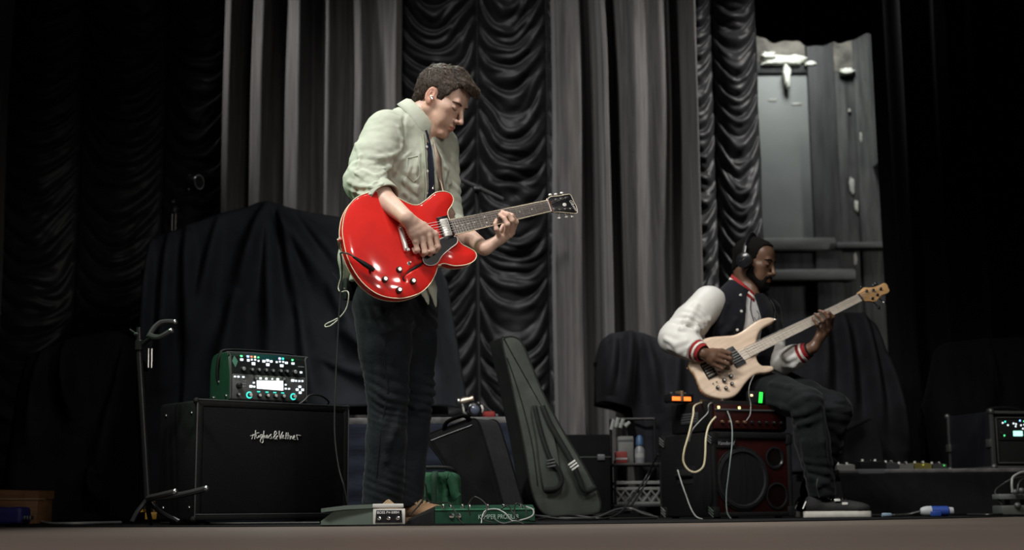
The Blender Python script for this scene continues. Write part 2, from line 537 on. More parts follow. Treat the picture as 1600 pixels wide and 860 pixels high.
# ---- pieces of the backstage wall
def wall_piece(name, x0, y0, x1, y1, m, t=0.05, D=12.82, bevel=0.006, label=None, drop=0.0):
    a = W(x0, y1, D); b = W(x1, y0, D)
    k = MB(); k.box((a.x, D - t - drop, a.z), (b.x, D - drop + 0.002, b.z), bevel)
    return k.build(name, m, WALL_BACK, label=label)
M_panel = mat('grey_paint_panel', (0.165, 0.172, 0.168), 0.55, vary=0.12, vscale=2.2, bump=0.05, bscale=30)
M_board = mat('dark_board', (0.022, 0.023, 0.023), 0.7, vary=0.75, vscale=3.2, stretch=(3, 3, 0.45), bump=0.3, bscale=14)
M_board2 = mat('scuffed_board', (0.040, 0.040, 0.039), 0.7, vary=0.85, vscale=4.0, stretch=(3.5, 3.5, 0.4), bump=0.3, bscale=14)
M_render = mat('bare_render', (0.17, 0.155, 0.135), 0.85, vary=0.6, vscale=5, bump=0.5, bscale=14)
M_plaster = mat('white_plaster', (0.80, 0.80, 0.72), 0.8, vary=0.1, vscale=12, bump=0.4, bscale=20)
M_rail = mat('grey_rail', (0.075, 0.075, 0.073), 0.6, vary=0.4, vscale=4, stretch=(0.6, 1, 2))
wall_piece('render_band', 1150, 40, 1282, 112, M_render, 0.03)
wall_piece('panel', 1150, 118, 1280, 388, M_panel, 0.06, label='pale grey painted panel')
wall_piece('panel', 1150, 448, 1282, 640, M_board, 0.05)
wall_piece('panel_lintel', 1150, 103, 1284, 119, M_board, 0.085)
wall_piece('post', 1281, 30, 1294, 640, M_board, 0.12)
for (x0, x1, y0, t, m) in ((1296, 1317, 60, .05, M_board), (1318, 1341, 62, .07, M_board2), (1342, 1358, 50, .05, M_board), (1359, 1373, 50, .09, M_board2), (1374, 1384, 40, .05, M_board2), (1396, 1412, 40, .06, M_board), (1413, 1460, 40, .05, M_board)):
    wall_piece('board', x0, y0, x1, 700, m, t)
wall_piece('board', 1296, 60, 1340, 116, M_render, 0.075)
wall_piece('rail', 1150, 376, 1300, 397, M_rail, 0.16, bevel=0.02)
wall_piece('rail', 1300, 384, 1420, 394, M_rail, 0.2, bevel=0.01)
wall_piece('rail', 1150, 425, 1330, 444, M_rail, 0.18, bevel=0.02)
wall_piece('rail', 1200, 398, 1330, 424, M_board, 0.10)
for x, r in ((1389, .012), (1381, .008)):
    a = W(x, 40, 12.66); k = MB(); k.cyl((a.x, 12.66, 0), (a.x, 12.66, 5.6), r, n=10); k.build('pipe', M_rail, WALL_BACK)
k = MB(); a = W(1364, 258, 12.7); b = W(1402, 250, 12.55); k.box((a.x, 12.5, a.z - .03), (b.x, 12.72, b.z), .006); k.build('bracket', M_rail, WALL_BACK)
for (x0, x1, y0, y1) in ((1411, 1418, 470, 528), (1414, 1420, 528, 640)):
    k = MB(); a = W(x0, y1, 11.9); b = W(x1, y0, 11.9); k.box((a.x, 11.88, a.z), (b.x, 11.93, b.z), .003)
    k.build('batten', mat('bare_batten', (0.26, 0.19, 0.14), 0.7, vary=.2) if y0 < 500 else mat('pale_batten', (0.16, 0.16, 0.15), .7, vary=.2), WALL_BACK)
def blob(name, cx, cy, sx, sy, D, m, parent, n=26, seed=0, t=0.05):
    """ragged lump of plaster, given by its seen centre and half size"""
    rr = random.Random(seed); c = W(cx, cy, D); s = D / FPX
    ph = [rr.uniform(0, 6.28) for _ in range(6)]
    rings = []
    for q, zz in ((1.0, 0.0), (0.93, -t * .7), (0.7, -t), (0.25, -t * 1.05)):
        rings.append([Vector((c.x + sx * s * q * math.copysign(abs(math.cos(a)) ** .6, math.cos(a)) * (1 + .16 * math.sin(5 * a + ph[0]) + .1 * math.sin(9 * a + ph[1])),
                              D + zz, c.z + sy * s * q * math.copysign(abs(math.sin(a)) ** .6, math.sin(a)) * (1 + .16 * math.sin(4 * a + ph[2]) + .12 * math.sin(11 * a + ph[3])))) for a in [6.2832 * i / n for i in range(n)]])
    k = MB(); k.loft(rings); return k.build(name, m, parent)
blob('plaster_patch', 1222, 95, 36, 9, 12.74, M_plaster, WALL_BACK, seed=1)
blob('plaster_patch', 1229, 120, 6, 19, 12.71, M_plaster, WALL_BACK, seed=2)
blob('plaster_patch', 1265, 101, 10, 4, 12.74, M_plaster, WALL_BACK, seed=3)
blob('plaster_patch', 1322, 113, 12, 5, 12.73, M_plaster, WALL_BACK, seed=4)
blob('plaster_patch', 1200, 88, 12, 6, 12.72, M_plaster, WALL_BACK, seed=5)
for i, (x, y, a, b) in enumerate(((1207, 157, 7, 2.5), (1245, 163, 9, 2), (1331, 290, 4, 13), (1338, 322, 3, 9), (1345, 215, 2, 8), (1327, 173, 2, 3), (1303, 402, 10, 3), (1346, 384, 9, 3), (1335, 405, 4, 10))):
    blob('paint_scar', x, y, a, b, 12.765 if x < 1290 else 12.735, mat('paint_scar', (0.42, 0.41, 0.37), .8, vary=.3), WALL_BACK, n=16, seed=20 + i, t=0.012)

# ---- curtains
def ruched(panels, D, label, ztop=4.9, zbot=0.03, seed=1, period=0.15, sag=0.16, group=None):
    """Austrian curtain: every panel is gathered into swags between two vertical seams; panels: left and right edge as seen mid height"""
    x0 = W(panels[0][0], 300, D).x; x1 = W(panels[-1][1], 300, D).x
    T = thing('ruched_curtain', label, 'curtain', ((x0 + x1) / 2, D, 0))
    for pi, (a, b) in enumerate(panels):
        xa = W(a, 300, D).x; xb = W(b, 300, D).x; w_ = xb - xa
        ns = 44 if w_ > 0.3 else 30; nz = 560
        s = np.linspace(0, 1, ns); z = np.linspace(zbot, ztop, nz)
        S_, Z_ = np.meshgrid(s, z, indexing='ij')
        hump = 4 * S_ * (1 - S_)
        P0 = np.stack([S_ * 2.2 + pi * 7 + seed, Z_ * 2.6, np.full_like(S_, seed * 3.1)], -1).reshape(-1, 3)
        n1 = vnoise(P0, seed).reshape(S_.shape)
        P1 = P0 * np.array([1.4, 3.1, 1]); n2 = vnoise(P1, seed + 5).reshape(S_.shape)
        P2 = P0 * np.array([2.5, 8.0, 1]); n3 = vnoise(P2, seed + 9).reshape(S_.shape)
        sg = sag * (w_ / 0.5) ** 0.6
        ph = (Z_ + sg * hump ** 0.85 + 0.05 * n1 + 0.02 * n2 * hump) / period
        fr = ph - np.floor(ph)
        ridge = np.where(fr < 0.62, np.sin(np.pi * fr / 1.24), np.cos(np.pi * (fr - .62) / 0.76)) ** 1.25
        ph2 = ph * 1.9 + .9 * n1 + pi
        fine = np.abs(np.sin(np.pi * ph2)) ** 1.5
        amp = (0.012 + 0.05 * hump ** 0.6) * (0.72 + 0.45 * n2)
        Y = D - 0.075 * hump ** 0.7 - amp * ridge - 0.014 * fine * (0.3 + hump) - 0.008 * n3 * hump
        Y += 0.03 * (np.abs(S_ - 0.5) > 0.485)
        X = xa + w_ * S_ + 0.006 * n3 * hump
        P = np.stack([X, Y, Z_], -1)
        me = grid_mesh('swag_panel', P)
        o = link('swag_panel', me, M_satin, T)
        md = o.modifiers.new('thickness', 'SOLIDIFY'); md.thickness = 0.004; md.offset = 1
    # cord running down each seam
    for e in [p[0] for p in panels] + [panels[-1][1]]:
        xx = W(e, 300, D).x
        k = MB(); k.tube([(xx + 0.004 * math.sin(i * 1.7), D + 0.004, zbot + (ztop - zbot) * i / 24) for i in range(25)], 0.008, 6); k.build('seam_tape', M_satin, T)
    return T

def drape(folds, D, label, m, ztop=4.9, zbot=0.02, seed=0, name='drape', nz=60, amp=1.0, lean=0.0, kx=10, zref=300):
    """hanging cloth with vertical pleats; folds: (column where seen at mid height, how far it stands forward in metres)"""
    xs = np.array([W(f[0], zref, D).x for f in folds]); ds = np.array([f[1] for f in folds])
    u = []
    for i in range(len(xs) - 1): u += list(np.linspace(xs[i], xs[i + 1], kx, endpoint=False))
    u = np.array(u + [xs[-1]])
    i = np.clip(np.searchsorted(xs, u, 'right') - 1, 0, len(xs) - 2)
    t = (u - xs[i]) / (xs[i + 1] - xs[i]); t = t * t * (3 - 2 * t)
    d = ds[i] + (ds[i + 1] - ds[i]) * t
    z = np.linspace(zbot, ztop, nz)
    U, Z = np.meshgrid(u, z, indexing='ij')
    n1 = vnoise(np.stack([U * 3, Z * .7, np.full_like(U, seed)], -1).reshape(-1, 3), seed).reshape(U.shape)
    n2 = vnoise(np.stack([U * 14, Z * 1.1, np.full_like(U, seed)], -1).reshape(-1, 3), seed + 3).reshape(U.shape)
    Y = D - 1.55 * amp * d[:, None] * (1 + 0.25 * n1) - 0.006 * n2
    X = U + 0.02 * n1 + lean * (Z - 1.5)
    me = grid_mesh(name, np.stack([X, Y, Z], -1))
    o = link(name, me, m)
    md = o.modifiers.new('thickness', 'SOLIDIFY'); md.thickness = 0.006; md.offset = 1
    return tag(o, label, 'curtain')

ruched([(-150, 0), (0, 125), (125, 256), (256, 362)], 9.75, 'black ruched swag curtain in the dark left of the stage', seed=3, period=.165, sag=.25)
ruched([(618, 746), (746, 856), (856, 880)], 9.75, 'black satin ruched swag curtain behind the standing guitarist', seed=11, period=.17, sag=.27)
ruched([(1066, 1119), (1119, 1189)], 9.75, 'narrow black ruched swag curtain beside the grey backstage wall', seed=23, period=.15, sag=.3)
drape([(-60, .03), (-35, .14), (-18, .02), (-4, .12), (7, .10), (9, .02)], 9.45, 'strip of grey drape at the far left edge of the picture', M_grey_drape, seed=2)
drape([(351, .0), (356, .12), (366, .17), (378, .10), (392, .03), (402, .13), (416, .15), (428, .04), (442, .02), (456, .12), (470, .15), (484, .04), (498, .01), (512, .1), (528, .06), (545, .02), (562, .09), (580, .04), (598, .05), (612, .07), (620, .10), (624, .09), (626, .0)], 9.4,
      'plain grey drape hanging above the black cloth left of the guitarist', M_grey_drape, seed=4)
drape([(866, .0), (872, .15), (888, .19), (904, .18), (912, .05), (926, -.05), (934, .05), (939, .19), (944, .19), (950, .0), (964, -.05), (972, .09), (990, .14), (1010, .11), (1030, .14), (1044, .09), (1052, -.03), (1066, -.03), (1073, .12), (1080, .2), (1084, .0)], 9.4,
      'plain grey drape between the two musicians with bright pleat edges', M_grey_drape, seed=6)
drape([(1378, .0), (1385, .16), (1402, .2), (1418, .04), (1436, .1), (1452, .22), (1468, .05), (1490, .08), (1512, .2), (1530, .06), (1552, .02), (1570, .16), (1590, .2), (1612, .05), (1650, .15), (1700, .02), (1760, .15), (1830, .05), (1900, .1)], 9.25,
      'heavy black drape filling the right side of the stage', M_black_drape, seed=8)
# black border cloth hanging across the top of the gap
xs = np.linspace(W(1150, 60, 11.2).x, W(1460, 60, 11.2).x, 70); zs = np.linspace(0, 1, 30)
X, T_ = np.meshgrid(xs, zs, indexing='ij')
pxs = 800 + X / 11.2 * FPX
low = np.interp(pxs, [1150, 1187, 1200, 1230, 1260, 1285, 1310, 1335, 1360, 1385, 1460], [50, 53, 58, 63, 66, 68, 72, 66, 60, 54, 50])
zl = np.array([[W(p, q, 11.2).z for p, q in zip(a, b)] for a, b in zip(pxs, low)])
Z = zl + (5.6 - zl) * T_
Y = 11.2 + 0.05 * np.sin(X * 21) + 0.02 * np.sin(X * 47)
bo = link('border_cloth', grid_mesh('border_cloth', np.stack([X, Y, Z], -1)), M_black_drape)
bo.modifiers.new('thickness', 'SOLIDIFY').thickness = 0.006
tag(bo, 'black border cloth hanging over the top of the backstage gap', 'curtain')

# ================================================================== PEOPLE: shared anatomy
def head(S, O, R, s=1.0, lids=True, ear_open=True, jaw=1.0, nw=1.0, nl=0.0):
    """head in the frame R (x: the person's right, y: face, z: up) around the point between the ears"""
    O = A(O); Rn = A(R)
    def L(x, y, z): return O + Rn @ (A((x, y, z)) * s)
    def E(c, r, k=.012, kind='u', rot=None):
        Rm = Rn if rot is None else Rn @ A(rot)
        S.ell(L(*c), A(r) * s, Rm, k * s, kind)
    def C(a, b, ra, rb, k=.012, kind='u'): S.cone(L(*a), L(*b), ra * s, rb * s, k * s, kind)
    E((0, -.018, .036), (.0755, .097, .086), .01)                 # cranium
    E((0, .043, .045), (.061, .052, .058), .03)                   # forehead
    E((0, .032, -.022), (.058, .058, .070), .03)                  # face
    for x in (1, -1):
        C((x * .055, -.010, -.052), (x * .020, .072, -.108), .0155 * jaw, .0135 * jaw, .022)   # jaw line
        C((x * .058, .0, -.01), (x * .055, -.006, -.05), .016, .015, .02)
        E((x * .047, .052, -.014), (.018, .026, .017), .02)       # cheek bone
        E((x * .033, .056, -.055), (.022, .026, .034), .025)      # cheek
    E((0, .077, -.109), (.020, .019, .0165), .018)                # chin
    E((0, .080, -.068), (.028, .019, .028), .022)                 # muzzle
    C((-.036, .085, .022), (.036, .085, .022), .011, .011, .016)  # brow
    for x in (1, -1): E((x * .033, .101, .001), (.021, .019, .0135), .011, 's')      # eye sockets
    if lids:
        for x in (1, -1): E((x * .032, .0785, .0), (.0155, .0145, .0128), .004)
    C((0, .091, .012), (0, .1180 - nl, -.033), .0082, .0092 * (.5 + .5 * nw), .009)      # nose ridge
    E((0, .1205 - nl, -.0395), (.0105 * nw, .0108, .0088), .006)
    for x in (1, -1): E((x * .0125 * nw, .104, -.0435), (.008 * nw, .012, .0085), .005)
    for x in (1, -1): E((x * .007, .111, -.0515), (.0035, .006, .004), .002, 's')
    E((0, .0975, -.0685), (.0225, .0085, .0056), .004)            # lips
    E((0, .0955, -.0805), (.0185, .009, .0066), .004)
    C((-.022, .103, -.0745), (.022, .103, -.0745), .0024, .0024, .002, 's')
    E((0, .1065, -.060), (.004, .006, .008), .006, 's')           # philtrum
    E((0, .099, -.0925), (.018, .006, .005), .008, 's')           # dip above the chin
    for x in (1, -1):                                             # ears
        rot = ((math.cos(.28), -x * math.sin(.28), 0), (x * math.sin(.28), math.cos(.28), 0), (0, 0, 1))
        E((x * .079, -.012, .0), (.0075, .019, .032), .006, rot=rot)
        E((x * .076, -.006, -.026), (.007, .011, .012), .006)
        if ear_open:
            E((x * .0868, -.009, .004), (.0085, .0125, .0215), .003, 's', rot=rot)
            E((x * .0835, -.003, -.008), (.008, .006, .007), .003, 's')
            E((x * .081, -.014, .005), (.0035, .0045, .011), .003)
    return L

def lerp(a, b, t): return A(a) + (A(b) - A(a)) * t

def hand(S, wrist, mcp, fingers, thumb, s=1.0, k=.007, rk=.0095):
    """palm with five separate fingers; every joint is a point in space"""
    rads = [(.0112, .0100, .0088, .0074), (.0116, .0103, .0090, .0076), (.0112, .0099, .0086, .0073), (.0098, .0086, .0075, .0064)]
    for i in range(4):
        a = lerp(wrist, mcp[i], .12)
        S.cone(a, lerp(wrist, mcp[i], .55), .0165 * s, .0135 * s, .016)
        S.cone(lerp(wrist, mcp[i], .55), mcp[i], .0135 * s, .0108 * s, .012)
    for i in range(3): S.cone(lerp(wrist, mcp[i], .75), lerp(wrist, mcp[i + 1], .75), .0115 * s, .0115 * s, .012)
    for i in range(4):
        P = [mcp[i]] + list(fingers[i])
        for j in range(3): S.cone(P[j], P[j + 1], rads[i][j] * s, rads[i][j + 1] * s, .0035 if j else .006)
        S.ell(P[1], [rads[i][1] * 1.1 * s] * 3, None, .004)
    T = [lerp(wrist, mcp[0], .25)] + list(thumb)
    tr = (.0185, .0135, .0105, .0085)
    for j in range(len(T) - 1): S.cone(T[j], T[j + 1], tr[j] * s, tr[j + 1] * s, .01 if j == 0 else .005)

def surf(S, L, x, z, out=0.0):
    """point on the face straight ahead of (x, z) in head space"""
    y = .15
    while y > .02 and S.eval(A(L(x, y, z))[None])[0] > .0: y -= .001
    return Vector(L(x, y + out, z))

def skin_mat(name, col, rough=.48, sss=0.08):
    m = mat(name, col, rough, spec=.45, attr='Col', vary=.10, vscale=40, bump=.06, bscale=260)
    b = m.node_tree.nodes['Principled BSDF']
    b.inputs['Subsurface Weight'].default_value = sss; b.inputs['Subsurface Radius'].default_value = (.012, .004, .002)
    return m

def shoe(parent, heel, toe, m_up, m_sole, m_lace, w_=.048, hgt=.085, sole=.025, laces=6, name='shoe', patch=None):
    """trainer: upper, sole, laces; heel and toe are points on the floor"""
    heel = Vector(heel); toe = Vector(toe); f = (toe - heel); L = f.length; f.normalize(); z = Vector((0, 0, 1)); sd = f.cross(z)
    def P(a, b, c): return heel + f * (a * L) + sd * b + z * c
    R = A([[f[i], sd[i], z[i]] for i in range(3)])
    S = SDF()
    S.ell(P(.20, 0, sole + .03), (.062, w_ * .82, .045), R, .01)
    S.ell(P(.55, 0, sole + .018), (.09, w_ * .95, .036), R, .03)
    S.ell(P(.80, 0, sole + .012), (.062, w_, .030), R, .02)
    S.cone(P(.17, 0, sole + .03), P(.20, 0, hgt + .01), w_ * .8, w_ * .8, .02)
    S.cut(P(0, 0, sole - .004), (0, 0, -1), .004)
    S.cut(P(.25, 0, hgt + .012), (0, 0, 1), .004)
    up = sdf_obj(S, name, .005, m_up, parent)
    n = 26; rings = []
    def outline(g):
        o = []
        for i in range(n):
            a = 6.2832 * i / n; t = .5 - .5 * math.cos(a); wd = w_ * (.80 + .25 * t) * g
            o.append((t * (1.0 + .02 * g) - .01 * g, math.copysign(abs(math.sin(a)) ** .62, math.sin(a)) * wd))
        return o
    for g, h in ((.98, 0.001), (1.05, .005), (1.07, sole * .6), (1.03, sole)): rings.append([P(a, b, h) for a, b in outline(g)])
    k = MB(); k.loft(rings); k.build('sole', m_sole, up)
    for i in range(laces):
        t = .42 + .055 * i
        pts = []
        for q in (-1, -.5, 0, .5, 1):
            base = P(t + .02 * (1 if i % 2 else -1) * q, q * w_ * .55, 0)
            hh = sole + .074 - (t - .42) * .095 - abs(q) * .020
            pts.append(base + z * hh)
        k = MB(); k.tube(smooth_path(pts, 3), .0046, 6); k.build('lace', m_lace, up)
    if patch is not None:
        k = MB(); k.loft([[P(.0 + .01 * j, q * w_ * .7, sole + .012) for q in (-1, -.4, .4, 1)] + [P(.05 + .01 * j, q * w_ * .66, hgt - .012) for q in (.8, 0, -.8)] for j in (-1.8, .2)])
        k.build('heel_tab', patch, up)
    return up

# ================================================================== RED SEMI-HOLLOW GUITAR
GN = Vector((.37, -.92, .12)).normalized()
GO = W(650, 367, 5.20)
GU = (onplane(858, 321, GO, GN) - GO).normalized()
GV = GN.cross(GU).normalized()
GR = Matrix((GU, GV, GN)).transposed()
def G(px, py, lift=0.0):
    """a point seen at a pixel, lift metres in front of the guitar's face plane"""
    return onplane(px, py, GO + GN * lift, GN)
def gl(px, py, lift=0.0):
    q = G(px, py, lift) - GO; return Vector((q.dot(GU), q.dot(GV), q.dot(GN)))
M_red = mat('cherry_lacquer', (0.64, 0.011, 0.008), 0.5, spec=.2, coat=.8, vary=.16, vscale=4, col2=(0.72, 0.016, 0.010))
M_cream = mat('cream_binding', (0.80, 0.70, 0.50), 0.4)
M_blackgloss = mat('black_plastic', (0.012, 0.012, 0.014), 0.22)
M_blackmat = mat('black_matt_plastic', (0.010, 0.010, 0.011), 0.55, spec=.25)
M_chrome = mat('chrome', (0.82, 0.82, 0.80), 0.18, 1.0)
M_nickel = mat('satin_nickel', (0.74, 0.73, 0.70), 0.3, 0.45)
M_rosewood = mat('rosewood', (0.13, 0.105, 0.095), 0.32, spec=.8, vary=.3, vscale=20, stretch=(1, 8, 1))
M_maho = mat('red_mahogany', (0.20, 0.012, 0.008), 0.25, coat=.6)
M_pearl = mat('pearl', (0.78, 0.78, 0.74), 0.25)
M_white = mat('white_plastic', (0.80, 0.79, 0.76), 0.4)
M_steel = mat('steel', (0.62, 0.61, 0.58), 0.3, 1.0)

guitar = thing('electric_guitar', 'glossy cherry red semi-hollow electric guitar held by the standing man', 'guitar', GO, GR)
def poly2d(loop, n=7): return smooth_path([Vector((q[0], q[1], 0)) for q in loop], n, True)
def poly_sdf(poly):
    p = np.array([(q.x, q.y) for q in poly]); a = p; b = np.roll(p, -1, 0); e = b - a; l2 = (e ** 2).sum(1)
    def fn(q):
        out = np.empty(len(q))
        for i in range(0, len(q), 20000):
            x = q[i:i + 20000, None, :] - a[None]
            t = np.clip((x * e).sum(2) / l2, 0, 1)
            d = np.sqrt(((x - t[..., None] * e) ** 2).sum(2)).min(1)
            yy = q[i:i + 20000, 1][:, None]; c = ((a[:, 1] <= yy) != (b[:, 1] <= yy))
            xi = a[:, 0] + (yy - a[:, 1]) / np.where(np.abs(e[:, 1]) < 1e-12, 1e-12, e[:, 1]) * e[:, 0]
            ins = (c & (q[i:i + 20000, 0][:, None] < xi)).sum(1) % 2 == 1
            out[i:i + 20000] = np.where(ins, -d, d)
        return out
    return fn
body_px = [(535, 361), (536.5, 345), (540, 332), (547, 319), (557, 309), (571, 302.5), (589, 299), (607, 302), (625, 311), (640, 318.5), (653, 320.5), (666, 312.5), (678, 302.5), (691, 299),
           (703, 302), (708.7, 311), (705.8, 321), (700, 330), (701, 340), (708, 352), (714, 368), (720.5, 380.5), (733, 387.6), (742, 393), (744.6, 400.8), (739.7, 408.6), (728, 414), (709.5, 415.5),
           (694, 412), (685, 416), (680.6, 428), (672.7, 443), (659.6, 456), (641, 464), (623, 466.5), (602, 464), (583.5, 456), (565, 440), (550.7, 419), (541.5, 398), (537, 377)]
g_loop = poly2d([gl(*q) for q in body_px], 6)
g_d2 = poly_sdf(g_loop)
def g_fhole(sgn):
    pts = [(631, 440), (628.5, 435.5), (633, 430), (641, 423.5), (649, 418.5), (657, 414), (662, 409.5), (662, 405), (658.5, 403)]
    return [Vector((gl(*q).x + (.035 if sgn < 0 else 0), sgn * gl(*q).y, 0)) for q in pts], [.0052, .004, .0035, .005, .0065, .005, .0035, .004, .005]
T_G = .044
def g_body(p):
    d2 = g_d2(p[:, :2])
    arch = .011 * (1 - np.exp(np.minimum(d2, 0) / .05)) + .002 * np.exp(-((d2 + .03) / .02) ** 2) * 0
    top = p[:, 2] - arch; bot = -(p[:, 2] + T_G + arch)
    a = np.maximum(top, bot); k = .004
    h = np.maximum(k - np.abs(a - d2), 0) / k
    return np.maximum(a, d2) + h * h * k * .25
xs = [q.x for q in g_loop]; ys = [q.y for q in g_loop]
S = SDF(); S.custom(g_body, (min(xs), min(ys), -.06), (max(xs), max(ys), .015), 'u', 0)
for sg in (1,):
    P, r = g_fhole(sg)
    for i in range(len(P) - 1):
        S.cone(P[i] + Vector((0, 0, .008)), P[i + 1] + Vector((0, 0, .008)), r[i], r[i + 1], .001, 's')
v, f = S.mesh('body', .004, smooth=1)
link('body', np_mesh('body', v, f), M_red, guitar, False)
for zz, nm in ((.0, 'binding'), (-T_G, 'binding')):
    k = MB(); k.tube([Vector((q.x, q.y, zz)) for q in g_loop[::2]], .0019, 6, closed=True); k.build(nm, M_cream, guitar, False)
for sg in (1,):
    P, r = g_fhole(sg); k = MB()
    for i in range(len(P) - 1): k.tube([P[i] + Vector((0, 0, .0035)), P[i + 1] + Vector((0, 0, .0035))], [r[i] * .98, r[i + 1] * .98], 10)
    k.build('f_hole', M_blackmat, guitar, False)
# pickguard with a white edge
pg = [(687, 374), (700, 371.5), (712.8, 369.8), (714.2, 379.5), (704, 388), (691, 399.5), (683.5, 411), (673, 415), (663.5, 411.5), (660.5, 403), (662.5, 396)]
pl = poly2d([gl(*q, .016) for q in pg], 4)
k = MB(); k.prism([(q.x, q.y) for q in pl], .0145, .0165); k.build('pickguard', M_blackgloss, guitar, False)
k = MB(); k.tube([Vector((q.x, q.y, .0155)) for q in pl], .0017, 6, closed=True); k.build('pickguard_edge', M_white, guitar, False)
k = MB(); q = gl(685, 416, 0); k.box((q.x - .006, q.y - .003, .0), (q.x + .006, q.y + .003, .016), .001); k.build('pickguard_bracket', M_cream, guitar, False)
def gbox(c, half, z0, z1, ang=0.0, bevel=.002):
    Mx = Matrix.Translation((c[0], c[1], 0)) @ Matrix.Rotation(ang, 4, 'Z')
    k = MB(Mx); k.box((-half[0], -half[1], z0), (half[0], half[1], z1), bevel); return k
c = gl(696.5, 357, .015)
for (cx, nm) in ((c.x, 'neck_pickup'), (c.x - .098, 'bridge_pickup')):
    pk = gbox((cx, c.y * .5), (.0225, .046), .009, .017).build('pickup_ring', M_blackgloss, guitar, False)
    gbox((cx, c.y * .5), (.0165, .0345), .012, .0225).build('pickup_cover', M_nickel, pk, False)
    for i in range(6):
        kk = MB(); yy = c.y * .5 + (i - 2.5) * .0104; kk.cyl((cx + .008, yy, .020), (cx + .008, yy, .0238), .0026, n=8); kk.build('pole_screw', M_steel, pk, False)
c = gl(630, 373, .02)
tp = gbox((c.x, c.y), (.0095, .05), .016, .028, -.06, .005).build('tailpiece', M_nickel, guitar, False)
for sg in (1, -1):
    kk = MB(); kk.lathe([(.0085, .0), (.0085, .026), (.006, .029)], 12, (c.x, c.y + sg * .046, .006)); kk.build('stud', M_chrome, tp, False)
br = gbox((.012, 0), (.007, .042), .014, .024, -.06, .002).build('bridge', M_chrome, guitar, False)
for i in range(6): gbox((.012, (i - 2.5) * .0104), (.0045, .003), .022, .027).build('saddle', M_chrome, br, False)
for (px, py) in ((623.7, 421.7), (601.6, 436.7), (645.5, 439.6), (623.9, 453.5)):
    q = gl(px, py, .012); kb = MB(); kb.lathe([(.0125, 0), (.0125, .004), (.011, .016), (.0095, .018)], 18, (q.x, q.y, .004)); kn = kb.build('knob', M_blackgloss, guitar, False)
    kk = MB(); kk.lathe([(.007, 0), (.007, .0012)], 14, (q.x, q.y, .0218)); kk.build('knob_cap', M_steel, kn, False)
q = gl(639.4, 411.5, .01); k = MB(); k.lathe([(.008, 0), (.008, .004), (.003, .005), (.003, .014), (.0045, .017), (.003, .021)], 12, (q.x, q.y, .006)); k.build('toggle_switch', M_chrome, guitar, False)
q = gl(579, 418.5, .01); k = MB(); k.lathe([(.011, 0), (.011, .003), (.006, .004)], 16, (q.x, q.y, .005)); k.build('jack_plate', M_chrome, guitar, False)
# neck, fretboard, frets
nt, nb, et, eb = gl(855.2, 313.0, .02), gl(861, 329.9, .02), gl(702, 344.4, .02), gl(711, 366.5, .02)
k = MB()
def fb(t, s_, z): a = nt.lerp(et, t); b = nb.lerp(eb, t); q = a.lerp(b, s_); return Vector((q.x, q.y, z))
k.loft([[fb(t, 0, .013), fb(t, 0, .0195), fb(t, .5, .0215), fb(t, 1, .0195), fb(t, 1, .013)] for t in (0, .5, 1)]); FB = k.build('fretboard', M_rosewood, guitar, False)
for s0, s1 in ((-.035, .02), (.98, 1.035)):
    k = MB(); k.loft([[fb(t, s0, .0128), fb(t, s0, .0198), fb(t, s1, .0198), fb(t, s1, .0128)] for t in (0, 1)]); k.build('fretboard_binding', M_cream, FB, False)
Lf = 1 / (1 - 2 ** (-22 / 12)) * .985
fr = [Lf * (1 - 2 ** (-i / 12)) for i in range(1, 23)]
for t in fr:
    if t < 1:
        k = MB(); k.tube([fb(t, -.01, .0205), fb(t, .5, .0225), fb(t, 1.01, .0205)], .0013, 6); k.build('fret', M_steel, FB, False)
fr0 = [0] + fr
for i in (3, 5, 7, 9, 12, 15, 17, 19, 21):
    t = (fr0[i] + fr0[i - 1]) / 2
    for s_ in ((.28, .72) if i == 12 else (.5,)):
        q = fb(t, s_, .0212); k = MB(); k.cyl((q.x, q.y, .0195), (q.x, q.y, .0220), .0032, n=10); k.build('inlay_dot', M_pearl, FB, False)
k = MB(); k.loft([[fb(-.006, -.05, .012), fb(-.006, -.05, .023), fb(-.006, 1.05, .023), fb(-.006, 1.05, .012)], [fb(.006, -.05, .012), fb(.006, -.05, .023), fb(.006, 1.05, .023), fb(.006, 1.05, .012)]]); k.build('nut', M_pearl, guitar, False)
k = MB()
rg = []
for t in (-.03, .1, .3, .5, .7, .86, 1.0, 1.12):
    dz = .020 + .004 * max(t, 0) + (.02 if t > .95 else 0)
    rg.append([Vector((fb(t, .5, 0).x, 0, 0)) * 1 + Vector((0, fb(t, .5, 0).y + (fb(t, 0, 0).y - fb(t, .5, 0).y) * 1.03 * math.cos(a), .013 - dz * math.sin(a) ** .8 if math.sin(a) > 1e-6 else .013)) for a in [math.pi * j / 10 for j in range(11)]])
k.loft(rg); k.build('neck', M_maho, guitar, False)
